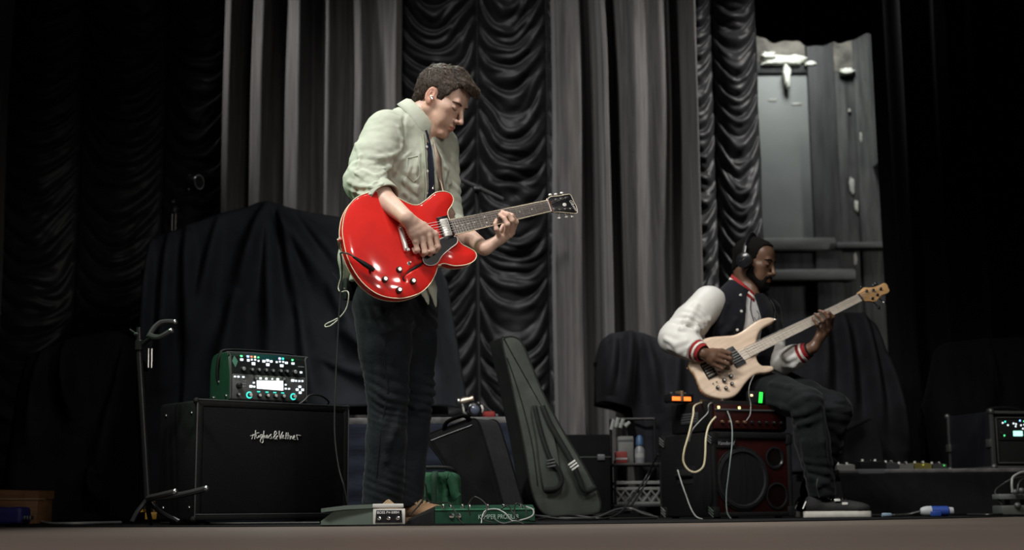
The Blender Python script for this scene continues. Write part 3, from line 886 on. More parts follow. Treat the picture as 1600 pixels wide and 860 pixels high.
# headstock
hs_px = [(853, 313.5), (857, 310), (860.5, 307.6), (875, 306.2), (889, 303.6), (893, 307.6), (897.5, 318), (899.8, 321.6), (902.3, 332.2), (895, 333.8), (880, 332.2), (870, 331.6), (862.5, 330.4)]
hl = [gl(*q, .005) for q in hs_px]
k = MB(); k.prism([(q.x, q.y) for q in hl], -.009, .006, .0015); HS = k.build('headstock', M_blackgloss, guitar, False)
k = MB(); k.tube([Vector((q.x, q.y, .006)) for q in smooth_path(hl, 2, True)], .0013, 6, closed=True); k.build('headstock_binding', M_cream, HS, False)
posts = [((868.5, 312), (859.5, 305)), ((876.6, 310.4), (868, 304.4)), ((884.4, 309), (877.5, 302.4)), ((875, 327.6), (873.3, 341.4)), ((883.5, 327), (884.5, 339.8)), ((891.7, 326.4), (893.2, 339.2))]
for a, b in posts:
    qa, qb = gl(*a, .008), gl(*b, -.006)
    tk = MB(); tk.lathe([(.0048, 0), (.0048, .002), (.003, .003), (.003, .013)], 10, (qa.x, qa.y, .005)); tn = tk.build('tuning_post', M_chrome, HS, False)
    mid = Vector((qa.x * .25 + qb.x * .75, qa.y * .25 + qb.y * .75, -.004))
    tk = MB(); tk.cyl((qa.x, qa.y, -.004), mid, .003, n=8); tk.ball((qb.x, qb.y, -.004), (.0085, .006, .005), 10, 8); tk.build('tuning_key', M_nickel, HS, False)
q = gl(882.2, 319.8, .007); k = MB(); k.ball((q.x, q.y, .006), (.009, .0075, .0015)); k.build('crown_inlay', M_pearl, HS, False)
k = MB(); q0, q1 = gl(862, 320.5, .007), gl(871, 321.3, .007); k.loft([[Vector((q0.x, q0.y + .010, .006)), Vector((q0.x, q0.y + .010, .0085)), Vector((q0.x, q0.y - .010, .0085)), Vector((q0.x, q0.y - .010, .006))], [Vector((q1.x, q1.y + .006, .006)), Vector((q1.x, q1.y + .006, .0085)), Vector((q1.x, q1.y - .006, .0085)), Vector((q1.x, q1.y - .006, .006))]]); k.build('truss_cover', M_blackmat, HS, False)
q0, q1 = gl(890, 312.5, .007), gl(898.5, 326, .007)
ang = math.atan2(q1.y - q0.y, q1.x - q0.x)
text_mesh('logo', 'Gibson', .0175, M_pearl, Matrix.Translation((q0.x - .004, q0.y - .002, .0066)) @ Matrix.Rotation(ang, 4, 'Z'), HS, shear=.3, world=False)
for i in range(6):
    y0 = (i - 2.5) * .0104
    nn = Vector((nt.lerp(nb, (5 - i + .7) / 6.4).x, nt.lerp(nb, (5 - i + .7) / 6.4).y, .0255))
    po = gl(*posts[[3, 4, 5, 2, 1, 0][i]][0], .012)
    pts = [Vector((gl(630, 373, .02).x, y0 + gl(630, 373, .02).y, .026)), Vector((.012, y0, .0285)), nn, Vector((po.x, po.y, .012))]
    k = MB(); k.tube(pts, .0007 + .00012 * (i > 2) * (i - 2), 5); k.build('string', M_steel, guitar, False)

# ================================================================== THE STANDING GUITARIST
man = thing('person', 'standing man in a pale green shirt and dark jeans playing a red guitar', 'person', (-.42, 5.5, 0))
FD = Vector((.766, -.643, 0)); LF = Vector((.643, .766, 0)); UP = Vector((0, 0, 1))
_a = math.radians(70)
hf = Vector((math.sin(_a), -math.cos(_a), 0)); _p = math.radians(31)
HR = frame(hf * math.cos(_p) - UP * math.sin(_p), UP)
# small roll so that the near side shows a little of the crown
HO = W(689, 158, 5.47)
HS_ = 1.03
pel, waist, chest, uch, nbase = W(612, 462, 5.50), W(621, 385, 5.49), W(634, 275, 5.49), W(645, 215, 5.50), W(655, 186, 5.50)
shR, elR, wrR = W(603, 207, 5.39), W(570, 286, 5.27), G(634, 340, .072)
shL, elL, wrL = W(686, 226, 5.62), W(699, 348, 5.60), G(757, 389, -.02)
hipR, knR, anR = W(598, 478, 5.42), W(606, 615, 5.42), W(600, 776, 5.50)
hipL, knL, anL = W(642, 478, 5.58), W(648, 610, 5.57), W(632, 778, 5.58)

S = SDF()
S.cone(pel, waist, .115, .105, .02); S.cone(waist, chest, .105, .12, .02); S.cone(chest, uch, .12, .09, .02)
S.cone(uch, nbase, .08, .062, .02); S.cone(shR, shL, .05, .05, .03)
Lh = head(S, HO, HR, HS_)
S.cone(nbase + Vector((-.01, 0, -.03)), Lh(0, -.045, -.05), .060, .053, .015)
S.cone(Lh(.0, -.018, -.082), W(668, 206, 5.47), .030, .040, .02)
S.cone(shR, elR, .048, .042, .02)
S.cone(elR, lerp(elR, wrR, .35), .043, .046, .02); S.cone(lerp(elR, wrR, .35), wrR, .045, .0285, .02)
S.cone(shL, elL, .048, .042, .02)
S.cone(elL, lerp(elL, wrL, .35), .043, .044, .02); S.cone(lerp(elL, wrL, .35), wrL, .043, .0275, .02)
for h_, k_, a_ in ((hipR, knR, anR), (hipL, knL, anL)):
    S.cone(lerp(pel, h_, .8), k_, .075, .05, .02); S.cone(k_, a_, .048, .036, .02)
# right hand over the strings
mR = [G(680, 366, .062), G(669.5, 369, .066), G(659, 373, .062), G(649, 377, .054)]
fR = [[G(684, 386, .052), G(680, 393, .032), G(673, 390, .020)], [G(675.5, 392, .056), G(672, 397, .034), G(665, 392, .020)],
      [G(664.5, 394.5, .053), G(661, 398, .032), G(656, 393, .018)], [G(652, 391, .046), G(649.5, 394, .028), G(646, 389, .018)]]
tR = [G(662, 353, .046), G(676, 364, .034), G(684, 376, .026)]
hand(S, wrR, mR, fR, tR, 1.10)
# left hand wrapped round the neck from below, tips on the fretboard
mL = [G(800, 364, -.028), G(797, 367, -.012), G(790, 370, .0), G(781, 372, .008)]
fL = [[G(806, 347, .022), G(800, 337, .040), G(791, 333, .030)], [G(800, 345, .045), G(793, 335.5, .049), G(784.5, 331, .031)],
      [G(793, 351, .055), G(788, 341, .054), G(780.5, 335.5, .031)], [G(776, 358.5, .046), G(773.5, 350, .049), G(775.5, 343.5, .031)]]
tL = [G(778, 372, -.035), G(786, 356, -.04), G(792, 341, -.036)]
hand(S, wrL, mL, fL, tL, 1.02)
HOa, HRa = A(HO), A(HR)
def man_col(v):
    q = (v - HOa) @ HRa / HS_
    c = np.tile(A((1.0, 1.0, 1.0)), (len(v), 1))
    inhead = (np.abs(q[:, 0]) < .1) & (np.abs(q[:, 1]) < .14) & (q[:, 2] > -.14) & (q[:, 2] < .14)
    def blend(mask, col):
        nonlocal c
        m = np.clip(mask, 0, 1)[:, None] * inhead[:, None]; c = c * (1 - m) + A(col) * m
    jaw = np.clip((-.035 - q[:, 2]) / .03, 0, 1) * np.clip((q[:, 1] + .01) / .03, 0, 1) * .55
    blend(jaw, (.80, .72, .64))
    lip = 1 - np.clip((np.sqrt((q[:, 0] / .023) ** 2 + ((q[:, 2] + .0745) / .011) ** 2) - .75) / .35, 0, 1)
    blend(lip * (q[:, 1] > .08), (.90, .60, .55))
    ck = 1 - np.clip(np.sqrt(((np.abs(q[:, 0]) - .045) / .025) ** 2 + ((q[:, 2] + .025) / .03) ** 2), 0, 1)
    blend(ck * .6 * (q[:, 1] > .03), (1.0, .80, .74))
    nz = 1 - np.clip(np.sqrt((q[:, 0] / .02) ** 2 + ((q[:, 2] + .04) / .02) ** 2 + ((q[:, 1] - .11) / .02) ** 2), 0, 1)
    blend(nz, (1.0, .76, .70))
    ear = (np.abs(q[:, 0]) > .071) & (np.abs(q[:, 1] + .01) < .03) & (np.abs(q[:, 2]) < .045)
    blend(ear * .7, (1.0, .72, .66))
    return c
M_skin = skin_mat('fair_skin', (.66, .445, .35), .45)
sdf_obj(S, 'body', .0034, M_skin, man, 1, man_col)

# hair
def hair(O, R, s, prof, inflate, m, parent, h=.0038, quiff=True, amp=.004, name='hair'):
    S = SDF(); O = A(O); Rn = A(R)
    def L(x, y, z): return O + Rn @ (A((x, y, z)) * s)
    S.ell(L(0, -.019, .040), A((.0755 + inflate, .097 + inflate, .087 + inflate)) * s, Rn, .0)
    S.ell(L(0, .045, .05), A((.062 + inflate * .6, .052 + inflate * .5, .058 + inflate)) * s, Rn, .03)
    S.ell(L(0, -.075, -.03), A((.05, .03, .045)) * s, Rn, .03)
    if quiff:
        for i, x in enumerate((-.045, -.028, -.012, .004, .02, .036, .05)):
            yy = .098 - x * x * 7
            S.cone(L(x * .8, .02, .118), L(x, yy, .093), .022 * s, .013 * s, .012)
            S.cone(L(x, yy, .093), L(x * 1.05 - .004, yy + .020, .074 + .004 * (i % 3)), .013 * s, .004 * s, .008)
    ys_, zs_ = zip(*prof)
    def keep(p):
        q = (p - O) @ Rn / s
        hl_ = np.interp(q[:, 1], ys_, zs_)
        ax = np.abs(q[:, 0])
        hl_ = hl_ + np.where(q[:, 1] > .04, np.clip((ax - .03) / .03, 0, 1) * .006, 0)
        n = vnoise(q * A((140, 140, 30)), 4)
        return (hl_ - q[:, 2] + .003 * n) * s
    S.custom(keep, (-99, -99, -99), (99, 99, 99), 'i', .004)
    def strands(p):
        q = (p - O) @ Rn / s
        u_ = np.stack([q[:, 0] * 150 + q[:, 1] * 40, q[:, 1] * 45 + q[:, 2] * 20, q[:, 2] * 45 - q[:, 0] * 20], 1)
        return amp * s * (vnoise(u_, 1) * .6 + vnoise(u_ * 2.1, 2) * .4) 
    S.custom(strands, (-99, -99, -99), (99, 99, 99), 'd', 0)
    return sdf_obj(S, name, h, m, parent, 0)
def hair_mat(name, c1, c2, rough=.5):
    return mat(name, c1, rough, spec=.4, vary=.3, vscale=60, col2=c2, stretch=(2.2, 1, .5), bump=.6, bscale=160)
prof = [(-.13, -.055), (-.085, -.062), (-.055, -.05), (-.04, -.02), (-.028, .022), (-.002, .036), (.010, .02), (.014, -.022), (.034, -.020), (.040, .012), (.052, .03), (.06, .052), (.07, .072), (.085, .076), (.14, .055)]
def strands(base, O, R, s, n, m, parent, L0=.019, seed=5, rad=.0008):
    """short combed hair: many thin locks rooted in the scalp"""
    rng = np.random.default_rng(seed); me = base.data
    v = np.empty(len(me.vertices) * 3, np.float32); me.vertices.foreach_get('co', v); v = v.reshape(-1, 3).astype(float)
    nn = np.empty_like(v, np.float32).ravel(); me.vertices.foreach_get('normal', nn); nn = nn.reshape(-1, 3).astype(float)
    O = A(O); Rn = A(R)
    q = (v - O) @ Rn / s; nl = nn @ Rn
    ok = np.nonzero(((q - A((0, -.01, .03))) * nl).sum(1) > .02)[0]
    pick = rng.choice(ok, n)
    p = q[pick] + rng.normal(0, .0012, (n, 3)); nl = nl[pick]
    top = np.clip((p[:, 2] - .05) / .05, 0, 1)[:, None]; back = np.clip((-.05 - p[:, 1]) / .04, 0, 1)[:, None]
    d = top * A((0, 1.0, -.05)) + (1 - top) * (back * A((0, -.05, -1)) + (1 - back) * A((0, .35, -.95)))
    d = d + rng.normal(0, .22, (n, 3)) * (.5 + top)
    d = d - nl * (d * nl).sum(1)[:, None]; d /= np.linalg.norm(d, axis=1)[:, None] + 1e-9
    L = L0 * (.45 + .75 * top[:, 0]) * rng.uniform(.6, 1.2, n)
    lift = rng.uniform(.0, .0045, n) * (.4 + top[:, 0])
    ts = np.array([-.25, .1, .45, .75, 1.0]); wid = np.array([.8, 1, 1, .7, .15]) * rad
    P = p[:, None, :] + d[:, None, :] * (L[:, None] * ts)[..., None] + nl[:, None, :] * ((lift[:, None] * np.sin(ts * 2.2) - .10 * L[:, None] * ts ** 2) - .001)[..., None]
    sd = np.cross(d, nl)
    ring = []
    for a in (0, 2.094, 4.189): ring.append(P + (sd[:, None, :] * math.cos(a) + nl[:, None, :] * math.sin(a)) * wid[None, :, None])
    Q = np.stack(ring, 2)                                   # n, 5, 3, 3
    Wd = O + (Q.reshape(-1, 3) * s) @ Rn.T
    b = (np.arange(n) * 15)[:, None, None, None]; i = np.arange(4)[None, :, None, None] * 3; kk = np.arange(3)[None, None, :, None]
    quad = np.concatenate([b + i + kk, b + i + (kk + 1) % 3, b + i + 3 + (kk + 1) % 3, b + i + 3 + kk], -1).reshape(-1, 4)
    o = link('hair_locks', np_mesh('hair_locks', Wd, quad), m, parent); o['kind'] = 'stuff'
    return o
M_hairb = hair_mat('brown_hair', (.026, .018, .013), (.05, .036, .027))
hb0 = hair(HO, HR, HS_, prof, .0085, M_hairb, man)
strands(hb0, HO, HR, HS_, 11000, mat('brown_locks', (.045, .031, .022), .42, spec=.5, vary=.35, vscale=90, col2=(.085, .061, .044)), man)
M_brow = mat('dark_brown_brow', (.085, .055, .04), .8, spec=.1)
for x in (1, -1):
    k = MB(); k.tube(smooth_path([surf(S, Lh, x * .012, .0160, -.0022), surf(S, Lh, x * .022, .0185, -.0022), surf(S, Lh, x * .034, .0205, -.0022), surf(S, Lh, x * .046, .0190, -.0022), surf(S, Lh, x * .053, .0150, -.0022)], 4), [.0006, .002, .0034, .0044] + [.0050] * 8 + [.0046, .0038, .0028, .0016, .0006], 6); k.build('eyebrow', M_brow, man)
    k = MB(); k.tube(smooth_path([surf(S, Lh, x * .017, -.005), surf(S, Lh, x * .025, -.0085), surf(S, Lh, x * .034, -.0092), surf(S, Lh, x * .042, -.0072), surf(S, Lh, x * .048, -.004)], 4), .0018, 5); k.build('eyelash', M_brow, man)
k = MB(); k.ball(Lh(.083, -.002, -.006), (.0070, .0070, .0062)); k.cyl(Lh(.084, .0, -.008), Lh(.0865, .010, -.014), .0032); k.build('ear_monitor', mat('ear_monitor_clear', (.75, .74, .70), .2), man, label='small pale in-ear monitor')

# shirt
M_shirt = mat('pale_green_cotton', (.475, .51, .425), .85, spec=.2, vary=.05, vscale=9, bump=.22, bscale=34, sheen=.1)
T = SDF()
def torso(T, g=0.0):
    T.cone(W(607, 452, 5.50), W(622, 380, 5.49), .175 + g, .168 + g, .02, flat=(FD, .74))
    T.cone(W(622, 380, 5.49), W(636, 275, 5.49), .168 + g, .185 + g, .03, flat=(FD, .72))
    T.cone(W(636, 275, 5.49), W(644, 222, 5.50), .185 + g, .150 + g, .03, flat=(FD, .68))
    T.cone(shR + Vector((.0, .02, -.012)), W(652, 196, 5.50), .068 + g, .062 + g, .04); T.cone(shL + Vector((0, 0, -.01)), W(660, 198, 5.50), .066 + g, .06 + g, .04)
torso(T)
cuR = lerp(elR, wrR, .44)
T.cone(shR, lerp(shR, elR, .55), .086, .088, .035); T.cone(lerp(shR, elR, .55), elR + Vector((-.004, 0, 0)), .088, .074, .02)
T.cone(elR + Vector((-.004, 0, 0)), lerp(elR, wrR, .36), .074, .069, .022)
T.cone(lerp(elR, wrR, .30), cuR, .067, .066, .008)
cuL = lerp(elL, wrL, .30)
T.cone(shL, elL, .076, .064, .03); T.cone(elL, cuL, .062, .050, .02)
# folds, laid where the cloth shows them
T.ridges([[(640, 238), (622, 250), (606, 262), (592, 266)], [(628, 236), (610, 244), (594, 247), (578, 246)], [(612, 262), (600, 272), (586, 276), (566, 268)], [(545, 284), (560, 292), (577, 292), (593, 284)],
          [(548, 298), (566, 305), (584, 303), (600, 292)], [(556, 312), (574, 316), (592, 311), (607, 300)], [(568, 322), (585, 322), (600, 314), (612, 302)], [(573, 330), (590, 329), (606, 322)], [(556, 225), (562, 245), (560, 262)], [(545, 262), (556, 274), (568, 276)],
          [(622, 200), (628, 220), (628, 240), (618, 262)]], .0065, .012)
T.ridges([[(640, 262), (632, 285), (640, 308)], [(655, 240), (648, 270), (652, 300)], [(626, 272), (636, 292), (650, 303)], [(612, 282), (628, 302), (640, 312)], [(690, 245), (697, 265), (694, 285)], [(694, 262), (702, 280), (699, 296)]], .006, .012)
T.ridges([[(600, 254), (589, 258), (578, 258)], [(606, 270), (594, 280), (580, 284)], [(618, 256), (612, 268), (606, 284), (612, 298)], [(562, 300), (580, 298), (596, 290)], [(634, 172), (632, 190), (634, 210)], [(550, 270), (566, 284), (584, 288), (600, 282)], [(553, 306), (570, 311), (590, 308)]], .0055, .009, kind='s', sink=.5)
T.ridges([[(636, 232), (624, 254), (613, 270), (608, 290), (616, 306)], [(630, 262), (622, 276), (624, 296), (634, 310)]], .012, .016, kind='s', sink=.6)
T.wrinkle(lerp(shR, elR, .62), lerp(elR, wrR, .10), .10, .046, .0040, 3, .45)
T.wrinkle(lerp(elR, wrR, .0), lerp(elR, wrR, .42), .10, .034, .0042, 5, -.4)
T.wrinkle(W(655, 225, 5.35), W(630, 330, 5.35), .16, .085, .0022, 8, .9)
T.wrinkle(lerp(shL, elL, .2), lerp(shL, elL, .9), .09, .06, .0034, 11, .6)
def shirt_noise(p): return .003 * vnoise(p * A((14, 14, 10)), 3) + .0016 * vnoise(p * A((34, 34, 60)), 8)
T.custom(shirt_noise, (-99, -99, -99), (99, 99, 99), 'd', 0)
# front opening, neck hole, cuffs and hem
op = [T.trace(*q) for q in ((672, 212), (673, 232), (675, 252), (676, 275), (677, 300), (672, 330))]
op = [q for q in op if q is not None]
for i in range(len(op) - 1): T.cone(op[i], op[i + 1], (.012, .016, .02, .024, .026, .026)[i], (.016, .02, .024, .026, .026, .03)[i], .006, 's')
T.cone(W(652, 196, 5.50), W(672, 150, 5.46), .066, .075, .008, 's')
axR = A(wrR) - A(elR); axR /= np.linalg.norm(axR); axL = A(wrL) - A(elL); axL /= np.linalg.norm(axL)
bl = lambda c, r: (A(c) - r, A(c) + r)
T.cone(cuR - axR * .02, cuR + axR * .09, .058, .062, .003, 's')
T.cut(cuR + axR * .012, axR, .004, *bl(cuR, .13))
T.cone(cuL - axL * .02, cuL + axL * .09, .041, .045, .003, 's')
T.cut(cuL + axL * .012, axL, .004, *bl(cuL, .1))
T.cut(W(620, 452, 5.5), (-.12, 0, -1), .005)
shirt = sdf_obj(T, 'shirt', .0042, M_shirt, man, 1)
# shirt tails hanging below the guitar
for P in ([(660, 438), (664, 455), (669, 474)], [(670, 432), (676, 452), (681, 478)]):
    q = [W(x, y, 5.40) for x, y in P]
    k = SDF(); k.cone(q[0], q[1], .030, .024, .01, flat=(FD, .35)); k.cone(q[1], q[2], .022, .008, .01, flat=(FD, .4)); sdf_obj(k, 'shirt_tail', .0045, M_shirt, man)
q = [W(x, y, 5.47) for x, y in ((556, 372), (545, 405), (537, 436))]
k = SDF(); k.cone(q[0], q[1], .075, .052, .02, flat=(FD, .5)); k.cone(q[1], q[2], .05, .018, .02, flat=(FD, .5)); sdf_obj(k, 'shirt_tail', .0045, M_shirt, man)
# rolled cuffs
for c_, ax, r in ((cuR, axR, .0665), (cuL, axL, .050)):
    k = MB(); pr = [(r * .94, -.040), (r * 1.0, -.038), (r * 1.015, -.02), (r * 1.0, .008), (r * .96, .012), (r * .88, .011)]
    x_ = Vector(ax).orthogonal().normalized(); y_ = Vector(ax).cross(x_)
    rings = [[Vector(c_) + Vector(ax) * h_ + (x_ * math.cos(t) + y_ * math.sin(t)) * rr * (1 + .025 * math.sin(3 * t + h_ * 60)) for t in [6.2832 * i / 28 for i in range(28)]] for rr, h_ in pr]
    k.loft(rings, False); o = k.build('cuff', M_shirt, man); o.modifiers.new('t', 'SOLIDIFY').thickness = .003
# undershirt seen in the opening
U = SDF(); torso(U, -.014); U.cone(W(652, 196, 5.50), W(676, 150, 5.46), .064, .07, .006, 's'); U.cut(W(620, 445, 5.5), (0, 0, -1), .005)
sdf_obj(U, 'undershirt', .006, mat('navy_undershirt', (.018, .022, .045), .9, bump=.2, bscale=60), man)
# collar: a stand and a folded leaf round the neck, open at the throat
cc = W(657, 186, 5.50); cax = (Vector(Lh(0, -.028, -.055)) - Vector(nbase)).normalized(); cax = (cax + Vector((.12, 0, .6))).normalized()
cx_ = (hf - cax * hf.dot(cax)).normalized(); cy_ = cax.cross(cx_)
P = np.zeros((41, 7, 3))
for i in range(41):
    t = math.pi + (i / 40 - .5) * 2 * math.radians(158); e = abs(i / 40 - .5) * 2
    leaf = .040 + .042 * max(0, (e - .6) / .4) ** 1.2
    drop = .030 * e ** 2.2
    for j, (rr, hh) in enumerate(((.064, .0), (.0655, .022), (.067, .038 - drop), (.072, .041 - drop), (.080 + .003 * e, .034 - drop), (.088 + .009 * e, .032 - drop - leaf * .5), (.094 + .014 * e, .034 - drop - leaf))):
        ov = 1.08 if j > 3 else 1.0
        q = Vector(cc) + (cx_ * math.cos(t) * 1.04 + cy_ * math.sin(t) * 1.02) * rr * ov + cax * hh
        P[i, j] = q
o = link('collar', grid_mesh('collar', P), M_shirt, man); o.modifiers.new('t', 'SOLIDIFY').thickness = .003
# placket and buttons along the near edge of the opening
pk = [T.trace(*q) for q in ((661, 212), (663, 232), (664, 252), (665, 272), (666, 292), (664, 315))]
pk = [Vector(q) for q in pk if q is not None]
k = MB(); k.tube(smooth_path([q + FD * .002 for q in pk], 4), .013, 8, flat=.28); k.build('placket', M_shirt, man)
for px, py in ((666, 230), (667, 268), (666, 302)):
    q = T.trace(px - 1, py)
    if q is not None: k = MB(); k.lathe([(.0052, 0), (.0052, .003), (.003, .0035)], 12, Vector(q) + FD * .005, FD - Vector((0, .5, 0))); k.build('button', M_white, man)
# chest pocket: stitched edge
pq = [T.trace(*q) for q in ((637, 247), (645, 245.5), (653, 244), (655, 258), (656, 274), (651, 281), (646, 284), (640, 279), (637, 274), (637, 260), (637, 247))]
if all(q is not None for q in pq):
    k = MB(); k.tube([Vector(q) for q in pq], .0016, 5); k.build('pocket_seam', M_shirt, man)

# jeans
M_jeans = mat('black_denim', (.0115, .0145, .0185), .8, spec=.15, vary=.35, vscale=7, bump=.25, bscale=70, sheen=.08)
J = SDF()
J.cone(W(614, 440, 5.5), W(614, 474, 5.5), .150, .155, .02, flat=(FD, .8))
J.cone(hipR, lerp(hipR, knR, .5), .118, .100, .03); J.cone(lerp(hipR, knR, .5), knR, .100, .079, .02)
J.cone(knR, lerp(knR, anR, .45), .078, .076, .02); J.cone(lerp(knR, anR, .45), anR + Vector((-.006, 0, -.012)), .076, .079, .02)
J.cone(hipL, lerp(hipL, knL, .5), .112, .092, .03); J.cone(lerp(hipL, knL, .5), knL, .092, .074, .02)
J.cone(knL, lerp(knL, anL, .45), .073, .070, .02); J.cone(lerp(knL, anL, .45), anL + Vector((0, 0, -.008)), .070, .074, .02)
J.ridges([[(598, 660), (606, 690), (604, 720)], [(622, 646), (617, 670), (606, 700)], [(640, 632), (650, 640), (662, 634)], [(600, 520), (624, 510), (644, 498)]], .008, .02)
J.wrinkle(lerp(hipR, knR, .72), lerp(knR, anR, .25), .12, .034, .0025, 21, .25)
J.wrinkle(lerp(knR, anR, .68), anR + Vector((0, 0, -.03)), .12, .030, .0026, 23, .3)
J.wrinkle(lerp(hipL, knL, .75), lerp(knL, anL, .3), .12, .036, .0024, 25, .25)
J.wrinkle(lerp(knL, anL, .7), anL + Vector((0, 0, -.03)), .12, .030, .0025, 27, .3)
J.wrinkle(hipR + Vector((0, 0, .02)), lerp(hipR, knR, .35), .13, .055, .0035, 29, .8)
J.custom(lambda p: .003 * vnoise(p * A((16, 16, 9)), 5) + .002 * vnoise(p * A((40, 40, 18)), 6), (-99, -99, -99), (99, 99, 99), 'd', 0)
for a_, d_ in ((anR, (0, 0, -.012)), (anL, (0, 0, -.008))):
    c_ = Vector(a_) + Vector(d_); J.cut(c_ + Vector((0, 0, -.028)), (-.06, .1, -1), .006, *bl(c_, .14))
    J.cone(c_ + Vector((0, 0, -.1)), c_, .058, .060, .006, 's')
jeans = sdf_obj(J, 'jeans', .005, M_jeans, man, 1)
sm = [J.trace(x, y) for x, y in ((607, 486), (602, 530), (601, 570), (606, 610), (599, 650), (592, 700), (588, 745))]
k = MB(); k.tube(smooth_path([Vector(q) + Vector((0, -.0015, 0)) for q in sm if q is not None], 4), .0022, 5); k.build('side_seam', M_jeans, man)

M_tan = mat('tan_suede', (.21, .125, .065), .85, vary=.3, vscale=18, bump=.2, bscale=90)
M_tanlace = mat('pale_lace', (.36, .26, .155), .8)
M_tansole = mat('gum_sole', (.26, .175, .10), .7)
fr_ = Vector((anR.x, anR.y, 0)); fl_ = Vector((anL.x, anL.y, 0))
dR = Vector((.3, -.95, 0)).normalized(); dL = Vector((.86, -.5, 0)).normalized()
shoe(man, fr_ - dR * .075, fr_ + dR * .215, M_tan, M_tansole, M_tanlace, name='shoe')
shoe(man, fl_ - dL * .075, fl_ + dL * .215, M_tan, M_tansole, M_tanlace, name='shoe')

# lanyard round the neck
M_navy = mat('navy_ribbon', (.012, .018, .055), .6)
lp = [W(664, 204, 5.41)] + [T.trace(*q) for q in ((671, 230), (674, 260), (674, 292))]
lp = [Vector(q) + FD * .006 for q in lp if q is not None]
ly = MB(); ly.tube(smooth_path(lp, 5), .0045, 6, flat=.3); lany = ly.build('lanyard', M_navy)
tag(lany, 'narrow navy lanyard hanging inside the guitarist\'s open shirt', 'lanyard')
if len(lp) > 2:
    k = MB(); k.lathe([(.006, 0), (.006, .02)], 10, lp[-1] - Vector((0, 0, .012))); k.build('clip', M_chrome, lany)

# guitar strap: horn heel, over the far shoulder, round the back, to the tail button
M_strap = mat('beige_strap', (.42, .32, .25), .7, vary=.12, vscale=30, bump=.2, bscale=120)
tb = GO + GU * (min(xs) if False else gl(535, 372).x) + GV * gl(535, 372).y + GN * (-.022)
sp = [G(708, 345, -.05), G(700, 322, -.055), Vector(T.trace(688, 290)) + FD * .008, Vector(T.trace(683, 262)) + FD * .008, Vector(T.trace(680, 236)) + FD * .007, shL + Vector((-.055, -.045, .085)), shL + Vector((-.10, .03, .078)),
      W(648, 228, 5.66), W(612, 290, 5.68), W(572, 350, 5.60), W(546, 388, 5.42), tb + Vector((-.012, .05, 0)), tb]
sp = smooth_path(sp, 7)
P = np.zeros((len(sp), 2, 3))
ref = Vector((.9, .45, .1))
for i, q in enumerate(sp):
    t = (sp[min(i + 1, len(sp) - 1)] - sp[max(i - 1, 0)]).normalized()
    nrm = (q - Vector((W(636, 275, 5.49).x, W(636, 275, 5.49).y, q.z))).normalized()
    sd = t.cross(nrm).normalized()
    wd = .021 if 2 < i < len(sp) - 8 else .011
    P[i, 0] = q - sd * wd; P[i, 1] = q + sd * wd
me = grid_mesh('strap', P)
st = link('strap', me, M_strap, guitar, True); st.modifiers.new('t', 'SOLIDIFY').thickness = .003
kb = MB(); kb.lathe([(.005, -.01), (.004, 0), (.007, .012), (.006, .014)], 12, gl(535, 372) + Vector((-.002, 0, -.022)), (-1, 0, 0)); kb.build('strap_button', M_chrome, guitar, False)

# ================================================================== NATURAL WOOD BASS
BN = Vector((.13, -.97, .2)).normalized()
BO = W(1108, 578, 6.93)
BU = (onplane(1344.5, 464.5, BO, BN) - BO).normalized()
BV = BN.cross(BU).normalized()
BR = Matrix((BU, BV, BN)).transposed()
def B(px, py, lift=0.0): return onplane(px, py, BO + BN * lift, BN)
def bl_(px, py, lift=0.0):
    q = B(px, py, lift) - BO; return Vector((q.dot(BU), q.dot(BV), q.dot(BN)))
M_ash = mat('natural_ash', (.76, .58, .43), .42, coat=.25, vary=.14, vscale=7, col2=(.80, .63, .48), stretch=(.6, 5, 5), bump=.05, bscale=40)
M_ashedge = mat('honey_wood', (.46, .27, .11), .45, vary=.15, vscale=9)
M_maple = mat('pale_maple', (.84, .75, .64), .4, vary=.08, vscale=9, stretch=(1, 6, 6))
bass = thing('bass_guitar', 'natural wood five-string bass guitar held by the seated man', 'guitar', BO, BR)
bpx = [(1076, 569), (1077, 563.5), (1081, 556), (1086, 545), (1092, 535.5), (1101, 529), (1114, 525.8), (1131, 524.6), (1147, 523.2), (1160, 517.5), (1174, 507.5), (1188, 498.8), (1200, 495.8), (1208, 496.5), (1212, 499.5), (1207, 504), (1196, 510), (1188, 517), (1184, 525.6), (1182, 535), (1182, 548),
       (1183, 560), (1186.5, 567), (1192, 571), (1201, 571.2), (1208, 572.5), (1210, 577), (1206, 580.5), (1197.6, 583), (1184.6, 584), (1173.5, 590), (1164, 601), (1155, 613.5), (1145.6, 620.5), (1132.5, 623.5), (1118, 622), (1104.6, 617), (1096, 609), (1091.6, 599), (1086, 586), (1079, 577)]
b_loop = poly2d([bl_(*q) for q in bpx], 5)
b_d2 = poly_sdf(b_loop)
def b_body(p):
    d2 = b_d2(p[:, :2]); bev = .010
    top = p[:, 2]; bot = -(p[:, 2] + .042)
    a = np.maximum(top, bot); k = .012
    h = np.maximum(k - np.abs(a - d2), 0) / k
    return np.maximum(a, d2) + h * h * k * .25
bx_ = [q.x for q in b_loop]; by_ = [q.y for q in b_loop]
S = SDF(); S.custom(b_body, (min(bx_), min(by_), -.045), (max(bx_), max(by_), .003), 'u', 0)
v, f = S.mesh('body', .0045, smooth=2); link('body', np_mesh('body', v, f), M_ash, bass, False)
k = MB()
rings = [[Vector((q.x, q.y, z_)) for q in b_loop[::2]] for z_ in (-.010, -.030)]
k.loft(rings, False); o = k.build('side_edge', M_ashedge, bass, False); o.modifiers.new('t', 'SOLIDIFY').thickness = .0012
